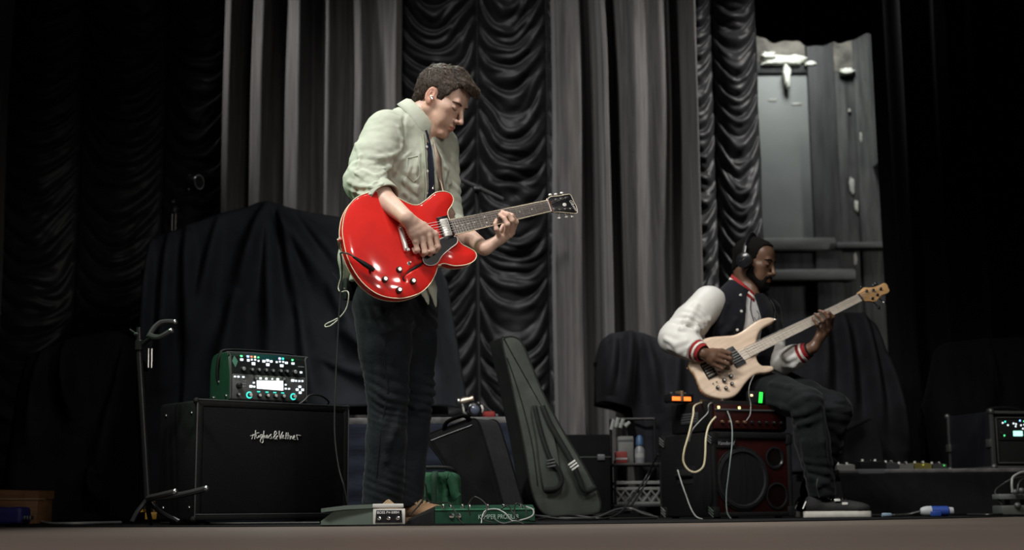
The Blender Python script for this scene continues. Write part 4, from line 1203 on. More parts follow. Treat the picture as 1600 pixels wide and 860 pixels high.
def bbox(name, corners, z0, z1, m, parent=None, bevel=.0015):
    k = MB(); k.prism([(bl_(*q, (z0 + z1) / 2).x, bl_(*q, (z0 + z1) / 2).y) for q in corners], z0, z1, bevel); return k.build(name, m, parent or bass, False)
M_pu = mat('dark_pickup', (.03, .034, .04), .45)
pu = bbox('pickup', [(1130.7, 548), (1144.6, 541.4), (1165.5, 566.5), (1151, 574.5)], -.002, .010, M_pu)
for i, t in enumerate((.16, .38, .62, .84)):
    a = Vector((1130.7, 548)).lerp(Vector((1151, 574.5)), t); b = Vector((1144.6, 541.4)).lerp(Vector((1165.5, 566.5)), t)
    qa, qb = bl_(a.x, a.y, .0105), bl_(b.x, b.y, .0105)
    k = MB(); k.tube([qa, qb], .0016, 6); k.build('pickup_groove', M_blackmat, pu, False)
bd = bbox('bridge', [(1093.5, 570), (1110, 562.5), (1121.5, 587), (1107, 593.5)], -.001, .006, M_blackmat)
for i in range(5):
    t = .14 + .18 * i
    a = Vector((1095.5, 570)).lerp(Vector((1108.5, 592)), t); b = Vector((1108, 564)).lerp(Vector((1119.5, 586)), t)
    qa, qb = bl_(a.x, a.y, .01), bl_(b.x, b.y, .01)
    k = MB(); k.tube([qa, qa.lerp(qb, .8)], .0052, 8); k.build('saddle', M_steel, bd, False)
for (px, py, r) in ((1131.6, 594.4, .0105), (1142, 588, .0105), (1121.4, 605.5, .0085), (1134.4, 606.5, .0085), (1143.7, 600, .0085)):
    q = bl_(px, py, .008); k = MB(); k.lathe([(r, 0), (r, .013), (r * .8, .016)], 16, (q.x, q.y, -.001)); kn = k.build('knob', M_blackgloss, bass, False)
    k = MB(); k.lathe([(r * .55, 0), (r * .5, .001)], 12, (q.x, q.y, .0150)); k.build('knob_cap', M_steel, kn, False)
for (px, py) in ((1114, 600), (1119.5, 597.5)):
    q = bl_(px, py); k = MB(); k.cyl((q.x, q.y, -.001), (q.x, q.y, .008), .0028, n=8); k.build('mini_switch', M_blackmat, bass, False)
nt2, nb2, et2, eb2 = bl_(1340.7, 459.5, .012), bl_(1348, 469.6, .012), bl_(1163, 544, .012), bl_(1173.5, 557.2, .012)
def fb2(t, s_, z): a = nt2.lerp(et2, t); b = nb2.lerp(eb2, t); q = a.lerp(b, s_); return Vector((q.x, q.y, z))
k = MB(); k.loft([[fb2(t, 0, .003), fb2(t, 0, .0105), fb2(t, .5, .0125), fb2(t, 1, .0105), fb2(t, 1, .003)] for t in (0, .5, 1)]); FB2 = k.build('fretboard', M_maple, bass, False)
L2 = .985 / (1 - 2 ** (-24 / 12)); fr2 = [0] + [L2 * (1 - 2 ** (-i / 12)) for i in range(1, 25)]
for t in fr2[1:]:
    k = MB(); k.tube([fb2(t, .0, .0115), fb2(t, .5, .0133), fb2(t, 1, .0115)], .0010, 5); k.build('fret', M_nickel, FB2, False)
for i in (3, 5, 7, 9, 12, 15, 17, 19, 21):
    q = fb2((fr2[i] + fr2[i - 1]) / 2, .86, .0118); k = MB(); k.cyl((q.x, q.y, .009), (q.x, q.y, .0124), .0036, n=8); k.build('inlay_dot', M_pearl, FB2, False)
rg = []
for t in (-.02, .15, .4, .65, .85, 1.0, 1.08):
    cy = fb2(t, .5, 0); hw = (fb2(t, 0, 0) - fb2(t, 1, 0)).length / 2; dz = .02 + .004 * t + (.014 if t > .9 else 0)
    rg.append([Vector((cy.x, cy.y + hw * math.cos(a), .004 - dz * max(math.sin(a), 0) ** .8)) for a in [math.pi * j / 10 for j in range(11)]])
k = MB(); k.loft(rg); k.build('neck', M_maple, bass, False)
k = MB(); k.loft([[fb2(t, 0, .003), fb2(t, 0, .0145), fb2(t, 1, .0145), fb2(t, 1, .003)] for t in (-.008, .004)]); k.build('nut', M_blackmat, bass, False)
hp = [(1339, 460), (1344, 454.5), (1350, 449.7), (1358, 450), (1365, 449.2), (1374, 446), (1381, 442.8), (1386, 445.5), (1387.5, 450), (1389.5, 455), (1386, 458.8), (1377, 462.3), (1370, 469.8), (1365, 472), (1357, 471), (1349, 470.4)]
k = MB(); k.prism([(q.x, q.y) for q in poly2d([bl_(*q) for q in hp], 3)], -.012, .004, .002); HB = k.build('headstock', mat('amber_wood', (.56, .33, .14), .4, coat=.3, vary=.12, vscale=10, stretch=(1, 5, 5)), bass, False)
tn = [((1354, 455), (1347, 449)), ((1364.5, 453.7), (1365.5, 447.5)), ((1376, 451.5), (1369, 444.5)), ((1371, 460.7), (1381.5, 473.5)), ((1363.4, 466.5), (1373, 481))]
for i, (a, b) in enumerate(tn):
    qa, qb = bl_(*a, .006), bl_(*b, -.012)
    k = MB(); k.lathe([(.0085, 0), (.0085, .002), (.005, .003), (.005, .012)], 10, (qa.x, qa.y, .003)); k.build('tuning_post', M_blackgloss, HB, False)
    k = MB(); k.cyl((qa.x, qa.y, -.012), (qb.x, qb.y, -.012), .003, n=8); k.ball((qb.x, qb.y, -.012), (.009, .011, .005), 10, 8); k.build('tuning_key', M_chrome if i == 3 else M_blackgloss, HB, False)
for i in range(5):
    t = .14 + .18 * i
    br_ = Vector((1106, 565)).lerp(Vector((1117.5, 587)), t); s0 = bl_(br_.x, br_.y, .014); s0.z = .0155
    nn = fb2(0, .1 + .2 * i, .0160); po = bl_(*tn[(0, 1, 2, 3, 4)[i]][0], .008)
    k = MB(); k.tube([s0, nn, Vector((po.x, po.y, .012))], .0016 - .0002 * i, 5); k.build('string', M_steel, bass, False)
q = bl_(1211, 499); k = MB(); k.lathe([(.005, -.008), (.004, 0), (.008, .012)], 10, (q.x, q.y, -.02), (1, .3, 0)); k.build('strap_button', M_chrome, bass, False)
q = bl_(1076.5, 572); k = MB(); k.lathe([(.005, -.008), (.004, 0), (.008, .014)], 10, (q.x, q.y, -.02), (-1, -.2, 0)); k.build('strap_button', M_chrome, bass, False)

# ================================================================== THE SEATED BASSIST
bm_ = thing('person', 'seated man in a black and white varsity jacket playing a wooden bass', 'person', (1.25, 7.1, 0))
F2 = Vector((.57, -.82, 0)); L2_ = Vector((.82, .57, 0))
_a = math.radians(60); hf2 = Vector((math.sin(_a), -math.cos(_a), 0)); _p = math.radians(14)
HR2 = frame(hf2 * math.cos(_p) - UP * math.sin(_p), UP)
HO2 = W(1178, 411, 7.17); HS2 = 1.03
pel2, wai2, che2, uch2, nb_2 = W(1168, 604, 7.22), W(1163, 560, 7.22), W(1160, 512, 7.20), W(1163, 478, 7.20), W(1166, 456, 7.20)
sR2, eR2, wR2 = W(1108, 474, 7.09), W(1055, 529, 7.0), B(1097, 552, .062)
sL2, eL2, wL2 = W(1199, 487, 7.32), W(1214, 571, 7.18), B(1270, 544, -.035)
hR2, kR2, aR2 = W(1176, 604, 7.14), W(1260, 632, 6.86), W(1284, 768, 6.93)
hL2, kL2, aL2 = W(1204, 602, 7.30), W(1305, 642, 7.02), W(1270, 770, 7.16)
S = SDF()
S.cone(pel2, wai2, .115, .105, .02); S.cone(wai2, che2, .105, .12, .02); S.cone(che2, uch2, .12, .09, .02); S.cone(uch2, nb_2, .08, .06, .02); S.cone(sR2, sL2, .05, .05, .03)
Lh2 = head(S, HO2, HR2, HS2, nw=1.35, nl=.006)
S.cone(nb_2 + Vector((0, 0, -.03)), Lh2(0, -.042, -.05), .060, .055, .015)
S.cone(Lh2(0, -.015, -.082), W(1174, 464, 7.16), .032, .045, .02)
for a_, b_, c_ in ((sR2, eR2, wR2), (sL2, eL2, wL2)):
    S.cone(a_, b_, .048, .042, .02); S.cone(b_, lerp(b_, c_, .35), .042, .045, .02); S.cone(lerp(b_, c_, .35), c_, .044, .029, .02)
for a_, b_, c_ in ((hR2, kR2, aR2), (hL2, kL2, aL2)):
    S.cone(lerp(pel2, a_, .8), b_, .075, .05, .02); S.cone(b_, c_, .05, .037, .02)
mR2 = [B(1124, 549.5, .062), B(1123, 556, .066), B(1119.5, 563, .062), B(1114, 569.5, .052)]
fR2 = [[B(1140, 552.5, .058), B(1143, 560, .036), B(1137, 563, .022)], [B(1141, 561, .062), B(1143, 568, .038), B(1136, 570.5, .022)],
       [B(1137, 569, .058), B(1138, 576, .036), B(1131, 577, .020)], [B(1128.5, 576.5, .048), B(1128.5, 582, .03), B(1123, 582, .018)]]
tR2 = [B(1113, 548.5, .040), B(1128, 548, .026), B(1140.5, 552.5, .020)]
hand(S, wR2, mR2, fR2, tR2, 1.06)
mL2 = [B(1298, 509, -.030), B(1294.5, 515, -.014), B(1289, 519, .0), B(1281.5, 519.5, .006)]
fL2 = [[B(1301, 495.5, .022), B(1295, 489, .036), B(1287.5, 487, .023)], [B(1293.5, 496, .040), B(1287, 489, .044), B(1280, 486, .024)],
       [B(1285.5, 502, .046), B(1279.5, 494.5, .046), B(1273.5, 491, .024)], [B(1277, 507, .042), B(1272, 501, .042), B(1270, 496.5, .023)]]
tL2 = [B(1279, 521, -.04), B(1286, 507, -.045), B(1289, 495, -.04)]
hand(S, wL2, mL2, fL2, tL2, 1.06)
HO2a, HR2a = A(HO2), A(HR2)
def bass_col(v):
    q = (v - HO2a) @ HR2a / HS2
    c = np.ones((len(v), 3))
    inh = (np.abs(q[:, 0]) < .1) & (np.abs(q[:, 1]) < .14) & (q[:, 2] > -.12) & (q[:, 2] < .14)
    lip = 1 - np.clip((np.sqrt((q[:, 0] / .023) ** 2 + ((q[:, 2] + .076) / .011) ** 2) - .7) / .4, 0, 1)
    m = (lip * (q[:, 1] > .08) * inh)[:, None]; c = c * (1 - m) + A((2.0, 1.45, 1.35)) * m
    return c
M_skin2 = skin_mat('dark_skin', (.155, .086, .056), .36, .05)
sdf_obj(S, 'body', .0042, M_skin2, bm_, 1, bass_col)
M_bh = mat('black_hair', (.0065, .0058, .0055), .85, spec=.08, bump=.7, bscale=220)
prof2 = [(-.13, -.05), (-.085, -.058), (-.055, -.045), (-.035, .0), (-.01, .034), (.012, .02), (.016, -.03), (.034, -.03), (.037, .03), (.044, .062), (.056, .084), (.07, .094), (.14, .094)]
hair(HO2, HR2, HS2, prof2, .0035, M_bh, bm_, .0045, False, .0012)
Q = SDF()
def Lq(x, y, z): return HO2a + HR2a @ (A((x, y, z)) * HS2)
for x in (1, -1):
    Q.cone(Lq(x * .062, .018, -.03), Lq(x * .06, .012, -.06), .013, .016, .015); Q.cone(Lq(x * .06, .012, -.06), Lq(x * .028, .072, -.106), .017, .020, .015)
    Q.cone(Lq(x * .029, .088, -.064), Lq(x * .032, .082, -.092), .0085, .012, .01)
    Q.cone(Lq(0, .1065, -.0605), Lq(x * .026, .094, -.064), .0048, .006, .006)
Q.ell(Lq(0, .078, -.112), (.031, .027, .021), HR2a, .015); Q.cone(Lq(-.012, .094, -.094), Lq(.012, .094, -.094), .0075, .0075, .008)
Q.custom(lambda p: .0016 * vnoise(p * 220, 3), (-99,) * 3, (99,) * 3, 'd', 0)
sdf_obj(Q, 'beard', .0042, M_bh, bm_, 1)
for x in (1, -1):
    k = MB(); k.tube(smooth_path([surf(S, Lh2, x * .012, .0185, -.0022), surf(S, Lh2, x * .022, .022, -.0022), surf(S, Lh2, x * .034, .0245, -.0022), surf(S, Lh2, x * .046, .0225, -.0022), surf(S, Lh2, x * .053, .018, -.0022)], 4), [.0006, .002, .0034, .0042] + [.0046] * 8 + [.0042, .0036, .0026, .0016, .0006], 6); k.build('eyebrow', M_bh, bm_)
    k = MB(); k.tube(smooth_path([surf(S, Lh2, x * .017, -.004), surf(S, Lh2, x * .025, -.0075), surf(S, Lh2, x * .034, -.0082), surf(S, Lh2, x * .042, -.0062), surf(S, Lh2, x * .048, -.003)], 4), .0018, 5); k.build('eyelash', M_bh, bm_)

# varsity jacket: dark body, pale sleeves, striped ribbing
M_navyj = mat('navy_wool', (.010, .0105, .0145), .9, spec=.12, vary=.2, vscale=20, bump=.2, bscale=140, sheen=.12)
M_slv = mat('off_white_leather', (.66, .655, .62), .5, vary=.05, vscale=8, bump=.15, bscale=24)
M_rib_r = mat('red_rib', (.28, .010, .012), .9, bump=.3, bscale=200); M_rib_w = mat('white_rib', (.75, .72, .66), .9, bump=.3, bscale=200)
def torso2(T, g=0.0, top=True):
    T.cone(W(1166, 606, 7.22), W(1162, 555, 7.22), .185 + g, .19 + g, .02, flat=(F2, .78))
    T.cone(W(1162, 555, 7.22), W(1160, 508, 7.20), .19 + g, .205 + g, .03, flat=(F2, .72))
    T.cone(W(1160, 508, 7.20), W(1162, 482, 7.20), .205 + g, .165 + g, .03, flat=(F2, .66))
    T.cone(sR2 + Vector((.03, .01, -.006)), W(1158, 472, 7.20), .062 + g, .058 + g, .05); T.cone(sL2 + Vector((-.03, 0, 0)), W(1170, 470, 7.20), .06 + g, .056 + g, .05)
T2 = SDF(); torso2(T2); T2.cone(sL2, lerp(sL2, eL2, .30), .070, .070, .03)
T2.ridges([[(1120, 470), (1112, 500), (1108, 522)], [(1135, 478), (1126, 505), (1118, 525)], [(1150, 500), (1140, 515), (1128, 524)]], .009, .02)
T2.custom(lambda p: .004 * vnoise(p * A((15, 15, 10)), 5), (-99,) * 3, (99,) * 3, 'd', 0)
op2 = [T2.trace(*q) for q in ((1176, 462), (1178, 478), (1180, 495), (1179, 515), (1176, 540))]
op2 = [q for q in op2 if q is not None]
for i in range(len(op2) - 1): T2.cone(op2[i], op2[i + 1], (.030, .040, .050, .056, .06)[i], (.040, .050, .056, .06, .06)[i], .006, 's')
T2.cone(W(1164, 464, 7.20), W(1172, 425, 7.17), .086, .10, .008, 's')
T2.cut(W(1166, 608, 7.2), (0, 0, -1), .005)
sdf_obj(T2, 'jacket', .005, M_navyj, bm_, 1)
def sleeve(s_, e_, w_, r, lines, cut=.86):
    T = SDF(); c_ = lerp(e_, w_, cut)
    T.cone(s_, lerp(s_, e_, .55), r[0], r[1], .03); T.cone(lerp(s_, e_, .55), e_, r[1], r[2], .02); T.cone(e_, lerp(e_, w_, .45), r[2], r[3], .02); T.cone(lerp(e_, w_, .45), c_, r[3], r[4], .02)
    T.ridges(lines, .010, .022)
    T.wrinkle(lerp(s_, e_, .6), lerp(e_, w_, .35), .12, .045, .005, 31, .5)
    T.custom(lambda p: .003 * vnoise(p * A((16, 16, 12)), 9), (-99,) * 3, (99,) * 3, 'd', 0)
    ax = A(w_) - A(e_); ax /= np.linalg.norm(ax)
    T.cut(c_, ax, .004, A(c_) - .12, A(c_) + .12)
    sdf_obj(T, 'sleeve', .005, M_slv, bm_, 1)
    return c_, ax
cR, xR = sleeve(sR2, eR2, wR2, (.088, .088, .080, .070, .056), [[(1088, 478), (1076, 500), (1066, 516)], [(1108, 500), (1090, 508), (1072, 506)], [(1100, 512), (1084, 518), (1066, 516)], [(1040, 530), (1056, 540), (1072, 534)], [(1046, 544), (1062, 550), (1080, 544)], [(1062, 556), (1076, 556), (1088, 546)]], .80)
cL, xL = sleeve(sL2, eL2, wL2, (.060, .058, .064, .060, .052), [[(1222, 552), (1232, 562), (1244, 558)], [(1226, 572), (1240, 572), (1252, 562)]], .66)
def rib(c_, ax, r0, r1, w_, parent, n=30):
    ax = Vector(ax); x_ = ax.orthogonal().normalized(); y_ = ax.cross(x_); c_ = Vector(c_)
    def band(name, h0, h1, m, g, par):
        rings = []
        for h_, gg in ((h0, g - .003), (h0 + .001, g), (h1 - .001, g), (h1, g - .003)):
            r = r0 + (r1 - r0) * h_ / w_ + gg
            rings.append([c_ + ax * h_ + (x_ * math.cos(t) + y_ * math.sin(t)) * (r + .0007 * (i % 2)) for i, t in enumerate([6.2832 * i / n for i in range(n)])])
        k = MB(); k.loft(rings, False); o = k.build(name, m, par); o.modifiers.new('t', 'SOLIDIFY').thickness = .003; return o
    o = band('rib_cuff', -.006, w_, M_rib_r, .0, parent)
    band('stripe', w_ * .30, w_ * .58, M_rib_w, .0022, o)
rib(cR, xR, .0535, .042, .045, bm_); rib(cL, xL, .050, .040, .045, bm_)
# rib collar
cc = W(1163, 466, 7.20); cax = Vector((.16, -.06, 1)).normalized(); cx_ = (hf2 - cax * hf2.dot(cax)).normalized(); cy_ = cax.cross(cx_)
def collar_band(name, h0, h1, m, g, par):
    P = np.zeros((37, 4, 3))
    for i in range(37):
        t = math.pi + (i / 36 - .5) * 2 * math.radians(140); e = abs(i / 36 - .5) * 2
        for j, hh in enumerate(np.linspace(h0, h1, 4)):
            rr = .088 + g - .30 * hh + .022 * e ** 2
            P[i, j] = cc + (cx_ * math.cos(t) + cy_ * math.sin(t)) * rr + cax * (hh - .095 * e ** 2 + .082)
    o = link(name, grid_mesh(name, P), m, par); o.modifiers.new('t', 'SOLIDIFY').thickness = .004; return o
rc_ = collar_band('rib_collar', -.014, .034, M_rib_r, 0, bm_)
collar_band('stripe', .004, .016, M_rib_w, .0035, rc_); 
for px, py in ((1158, 461.5), (1159.5, 487), (1153, 516)):
    q = T2.trace(px - 1.5, py)
    if q is not None: k = MB(); k.lathe([(.0068, -.002), (.0068, .004), (.004, .0055)], 12, Vector(q) + F2 * .002, F2 - Vector((0, .4, 0))); k.build('snap_button', M_pearl, bm_)
# grey T-shirt with a faint print
U = SDF(); torso2(U, -.018); U.cone(W(1168, 470, 7.20), W(1188, 425, 7.13), .066, .075, .006, 's'); U.cut(W(1166, 600, 7.2), (0, 0, -1), .005)
ts = sdf_obj(U, 'tee_shirt', .006, mat('grey_marl', (.52, .52, .52), .95, vary=.08, vscale=60, bump=.2, bscale=50), bm_)
M_print = mat('dark_print', (.06, .06, .065), .9)
for ln in ([(1182, 486), (1186, 492), (1184, 500)], [(1188, 484), (1190, 494), (1187, 502)], [(1178, 496), (1184, 504), (1190, 503)], [(1180, 504), (1182, 512), (1187, 510)], [(1190, 498), (1193, 506)]):
    pts = [U.trace(*q) for q in ln]
    pts = [Vector(q) + F2 * .001 for q in pts if q is not None]
    if len(pts) > 1: k = MB(); k.tube(smooth_path(pts, 3), .003, 5, flat=.4); k.build('print', M_print, ts)
k = MB()
lc = [U.trace(*q) for q in ((1173, 466), (1172, 484), (1177, 502))]
lc = [Vector(q) + F2 * .004 for q in lc if q is not None]
if len(lc) > 1: k.tube(smooth_path(lc, 4), .0025, 5); k.build('draw_cord', M_blackmat, bm_)

# trousers
M_trk = mat('charcoal_jersey', (.0125, .014, .0155), .9, spec=.12, vary=.25, vscale=9, bump=.2, bscale=120, sheen=.1)
J2 = SDF()
J2.cone(W(1168, 598, 7.22), W(1190, 606, 7.20), .15, .15, .02, flat=(UP, .75))
J2.cone(hR2, lerp(hR2, kR2, .55), .105, .095, .03); J2.cone(lerp(hR2, kR2, .55), kR2, .095, .080, .02); J2.cone(kR2, lerp(kR2, aR2, .4), .080, .082, .02); J2.cone(lerp(kR2, aR2, .4), aR2, .082, .066, .02)
J2.cone(hL2, lerp(hL2, kL2, .55), .105, .092, .03); J2.cone(lerp(hL2, kL2, .55), kL2, .092, .078, .02); J2.cone(kL2, lerp(kL2, aL2, .4), .078, .078, .02); J2.cone(lerp(kL2, aL2, .4), aL2, .078, .064, .02)
J2.ridges([[(1205, 600), (1235, 606), (1262, 622)], [(1200, 630), (1224, 636), (1246, 648)], [(1240, 650), (1258, 646), (1280, 634)], [(1246, 664), (1262, 660), (1282, 652)], [(1284, 640), (1286, 690), (1294, 740)], [(1255, 690), (1260, 720), (1268, 750)], [(1262, 752), (1280, 758), (1298, 750)],
           [(1300, 612), (1318, 624), (1328, 640)], [(1300, 668), (1312, 676), (1322, 668)], [(1302, 690), (1310, 700)]], .010, .02)
J2.wrinkle(lerp(hR2, kR2, .75), lerp(kR2, aR2, .25), .12, .045, .005, 41, .4)
J2.wrinkle(lerp(kR2, aR2, .6), aR2, .12, .05, .005, 43, .4)
J2.wrinkle(lerp(hL2, kL2, .75), lerp(kL2, aL2, .3), .12, .045, .005, 45, .4)
J2.custom(lambda p: .004 * vnoise(p * A((14, 14, 10)), 15), (-99,) * 3, (99,) * 3, 'd', 0)
for a_ in (aR2, aL2): J2.cut(Vector(a_) + Vector((0, 0, -.03)), (0, 0, -1), .006, A(a_) - .13, A(a_) + .13)
sdf_obj(J2, 'trousers', .0055, M_trk, bm_, 1)
M_shoeb = mat('black_suede', (.014, .014, .015), .8, bump=.2, bscale=90); M_solew = mat('off_white_rubber', (.62, .60, .55), .6, vary=.1, vscale=20)
for a_, d_ in ((aR2, Vector((.98, -.2, 0))), (aL2, Vector((.99, -.1, 0)))):
    d_.normalize(); g_ = Vector((a_.x, a_.y, 0)); up = shoe(bm_, g_ - d_ * .09, g_ + d_ * .225, M_shoeb, M_solew, M_shoeb, patch=M_white, hgt=.09, sole=.03)
    sd = d_.cross(UP)
    for j, (t, h_) in enumerate(((.135, .075), (.10, .092))):
        k = MB(); c_ = g_ + d_ * (t - .03) + sd * .042 + UP * (h_ - .01); k.box((-.014, -.004, -.006), (.014, .004, .006), .002, Matrix.Translation(c_) @ frame(Vector((-d_.y, d_.x, 0)), UP).to_4x4()); k.build('badge', M_pearl, up)
k = MB(); q = [J2.trace(*p) for p in ((1278, 748), (1276, 762), (1280, 778))]
k.tube(smooth_path([Vector(p) for p in q if p is not None], 4), .003, 5); k.build('ankle_zip', M_steel, bm_)
# black sweat band on each wrist
for w_, e_ in ((wR2, eR2), (wL2, eL2)):
    ax = (Vector(w_) - Vector(e_)).normalized(); c_ = lerp(e_, w_, .93 if w_ is wR2 else .84)
    k = MB(); k.lathe([(.036, -.016), (.040, -.014), (.039, .012), (.034, .014)], 24, c_, ax); k.build('wrist_band', M_blackmat, bm_)

# headphones
M_hp = mat('headphone_gloss', (.012, .013, .016), .22)
hpn = thing('headphones', 'black over-ear headphones on the bassist\'s head', 'headphones', Lh2(0, -.02, .125))
arc = []
for i in range(25):
    t = math.pi * (i / 24); arc.append(Vector(Lh2(-math.cos(t) * .093, -.022 - .01 * math.sin(t), .0 + math.sin(t) * .142)))
k = MB(); k.tube(arc, .012, 8, flat=.5); k.build('headband', M_hp, hpn)
for x in (1, -1):
    ax = HR2 @ Vector((x, 0, 0)); c_ = Vector(Lh2(x * .082, -.012, -.004))
    k = MB(); k.lathe([(.030, -.008), (.040, -.002), (.041, .014), (.036, .017)], 24, c_, ax); k.build('cushion', M_blackmat, hpn)
    k = MB(); k.lathe([(.040, .016), (.042, .022), (.040, .034), (.026, .040), (.010, .041)], 24, c_, ax); cup = k.build('ear_cup', M_hp, hpn)
    k = MB(); k.tube(smooth_path([c_ + ax * .036 + (HR2 @ Vector((0, -.02, -.014))), c_ + ax * .0405, c_ + ax * .037 + (HR2 @ Vector((0, .014, .022)))], 4), .003, 6); k.build('ear_cup_trim', M_chrome, cup)
    k = MB(); k.tube([c_ + ax * .016 + (HR2 @ Vector((0, -.005, .03))), c_ + ax * .012 + (HR2 @ Vector((0, -.008, .075)))], .006, 8); k.build('yoke', M_steel, hpn)
# coiled lead of the headphones / black cord round the neck
nc = [Lh2(.05, .03, -.12), B(1183, 480, .12), B(1190, 492, .11), B(1196, 505, .07)]
# bass strap
M_strapb = mat('black_webbing', (.015, .015, .016), .7)
sp = [B(1211, 499, -.03), Vector(T2.trace(1207, 482)) + F2 * .01, sL2 + Vector((-.05, -.05, .085)), sL2 + Vector((-.09, .02, .085)), W(1160, 500, 7.40), W(1120, 545, 7.36), W(1090, 575, 7.15), B(1077, 571, -.02)]
sp = smooth_path(sp, 6); P = np.zeros((len(sp), 2, 3))
for i, q in enumerate(sp):
    t = (sp[min(i + 1, len(sp) - 1)] - sp[max(i - 1, 0)]).normalized(); nrm = (q - Vector((che2.x, che2.y, q.z))).normalized(); sd = t.cross(nrm).normalized()
    wd = .024 if 4 < i < len(sp) - 5 else .012
    P[i, 0] = q - sd * wd; P[i, 1] = q + sd * wd
st = link('strap', grid_mesh('strap', P), M_strapb, bass, True); st.modifiers.new('t', 'SOLIDIFY').thickness = .003

# ================================================================== GEAR
def frame_z(o, yaw): return Matrix.Translation(Vector(o)) @ Matrix.Rotation(math.radians(yaw), 4, 'Z')
M_tolex = mat('black_tolex', (.0075, .0075, .008), .6, spec=.22, vary=.2, vscale=60, bump=.35, bscale=320)
M_grille = mat('black_grille_cloth', (.007, .0075, .009), .85, spec=.15, vary=.35, vscale=240, bump=.3, bscale=420)
M_edge = mat('grey_edge_trim', (.10, .105, .11), .45, .3)
M_screw = mat('screw_metal', (.55, .56, .56), .3, 1.0)
def led(name, col, s): return mat(name, (.02, .02, .02), .4, emit=col, estr=s)
L_white = led('lit_white', (.85, .95, 1.0), 1.5); L_green = led('lit_green', (.12, 1.0, .35), 1.5); L_blue = led('lit_blue', (.25, .45, 1.0), 3.0); L_red = led('lit_red', (1.0, .18, .08), 2.2)
L_amber = led('lit_amber', (1.0, .75, .35), 2.2); L_violet = led('lit_violet', (.55, .45, 1.0), 3.0); L_teal = led('lit_teal', (.05, 1.0, .72), 1.6); L_mint = led('lit_mint_screen', (.45, 1.0, .82), 1.5); L_orange = led('lit_orange', (1.0, .16, .02), 2.2)

def empty_m(name, label, cat, Mx, group=None):
    o = bpy.data.objects.new(name, None); COL.objects.link(o); o.empty_display_size = .1
    o.location = Mx.to_translation(); o.rotation_euler = Mx.to_euler()
    return tag(o, label, cat, group)

# ---------------------------------------------------------------- guitar speaker cabinet with script logo
CabM = frame_z((-1.273, 5.75, 0), 41)
cab = empty_m('speaker_cabinet', 'black guitar speaker cabinet with white script lettering on its grille', 'speaker', CabM)
cw, cd, ch = .735, .33, .50
k = MB(); k.box((0, .012, .018), (cw, cd, ch), .014); k.build('body', M_tolex, cab, False)
k = MB(); k.box((.028, -.002, .045), (cw - .028, .03, ch - .028), .004); k.build('grille', M_grille, cab, False)
for a, b in (((0, 0, ch - .026), (cw, .022, ch + .002)), ((0, 0, .018), (cw, .022, .045)), ((0, 0, .03), (.028, .022, ch - .01)), ((cw - .028, 0, .03), (cw, .022, ch - .01))):
    k = MB(); k.box(a, b, .006); k.build('front_frame', M_tolex, cab, False)
for a, b in (((.004, -.001, ch + .0005), (cw - .004, .007, ch + .0045)), ((-.002, .0, .03), (.003, .006, ch - .004)), ((cw - .003, 0, .03), (cw + .002, .006, ch - .004)), ((.004, -.001, .040), (cw - .004, .003, .044))):
    k = MB(); k.box(a, b, .001); k.build('edge_trim', M_edge, cab, False)
for x in (0, cw):
    for z_ in (.018, ch):
        k = MB(); k.ball((x, .012, z_ + (.004 if z_ < .1 else -.004)), (.014, .014, .014), 12, 8); k.build('corner_cap', M_tolex, cab, False)
for y in (.05, .27):
    for z_ in (.07, ch - .05):
        k = MB(); k.lathe([(.007, 0), (.006, .004), (.002, .005)], 10, (0, y, z_), (-1, 0, 0)); k.build('screw', M_screw, cab, False)
for x in (.06, cw - .06):
    for y in (.06, cd - .05): k = MB(); k.lathe([(.02, 0), (.022, .018)], 12, (x, y, 0)); k.build('foot', M_blackmat, cab, False)
HKs = [[(110, 238), (170, 226), (240, 205)], [(190, 195), (172, 260), (150, 330)], [(256, 85), (245, 180), (230, 330)], [(268, 168), (300, 160), (350, 155)], [(278, 200), (268, 255), (286, 300), (318, 288), (345, 235), (352, 292)],
       [(438, 205), (395, 215), (372, 262), (398, 285), (432, 245), (440, 208), (452, 300), (462, 395), (432, 440), (392, 408), (390, 345), (432, 285), (470, 250)], [(490, 100), (478, 200), (482, 310), (492, 255), (514, 238), (520, 308)],
       [(538, 295), (578, 268), (584, 222), (562, 232), (556, 290), (600, 308)], [(600, 305), (632, 250), (660, 225), (695, 195), (665, 215), (692, 270), (704, 312), (645, 312)],
       [(855, 345), (792, 242), (775, 172), (808, 108), (842, 160), (792, 232), (755, 285), (772, 330), (812, 318), (866, 235)], [(914, 98), (912, 200), (940, 330), (960, 235), (1010, 128)], [(962, 240), (975, 300), (1000, 322)],
       [(985, 298), (1022, 268), (1026, 222), (1003, 245), (1006, 305), (1062, 308)], [(1112, 150), (1098, 250), (1094, 332)], [(1160, 150), (1154, 250), (1152, 332)], [(1080, 246), (1140, 236), (1205, 232)], [(1200, 240), (1216, 340), (1232, 275), (1258, 255), (1270, 320)],
       [(1278, 330), (1338, 280), (1332, 230), (1304, 268), (1306, 338), (1366, 340)], [(1390, 220), (1408, 285), (1426, 350)], [(1396, 216), (1450, 228), (1505, 238)]]
cn = CabM.to_3x3() @ Vector((0, -1, 0)); co = CabM @ Vector((0, -.004, 0)); CabI = CabM.inverted()
logo = None
for sidx, st_ in enumerate(HKs):
    pts = [CabI @ onplane(385 + x * .05625, 668 + y * .05625, co, cn) for x, y in st_]
    k = MB(); k.tube(smooth_path(pts, 4), .0029, 6, flat=.5)
    k.build('letter_stroke', mat('white_logo', (.78, .78, .74), .4), cab, False)

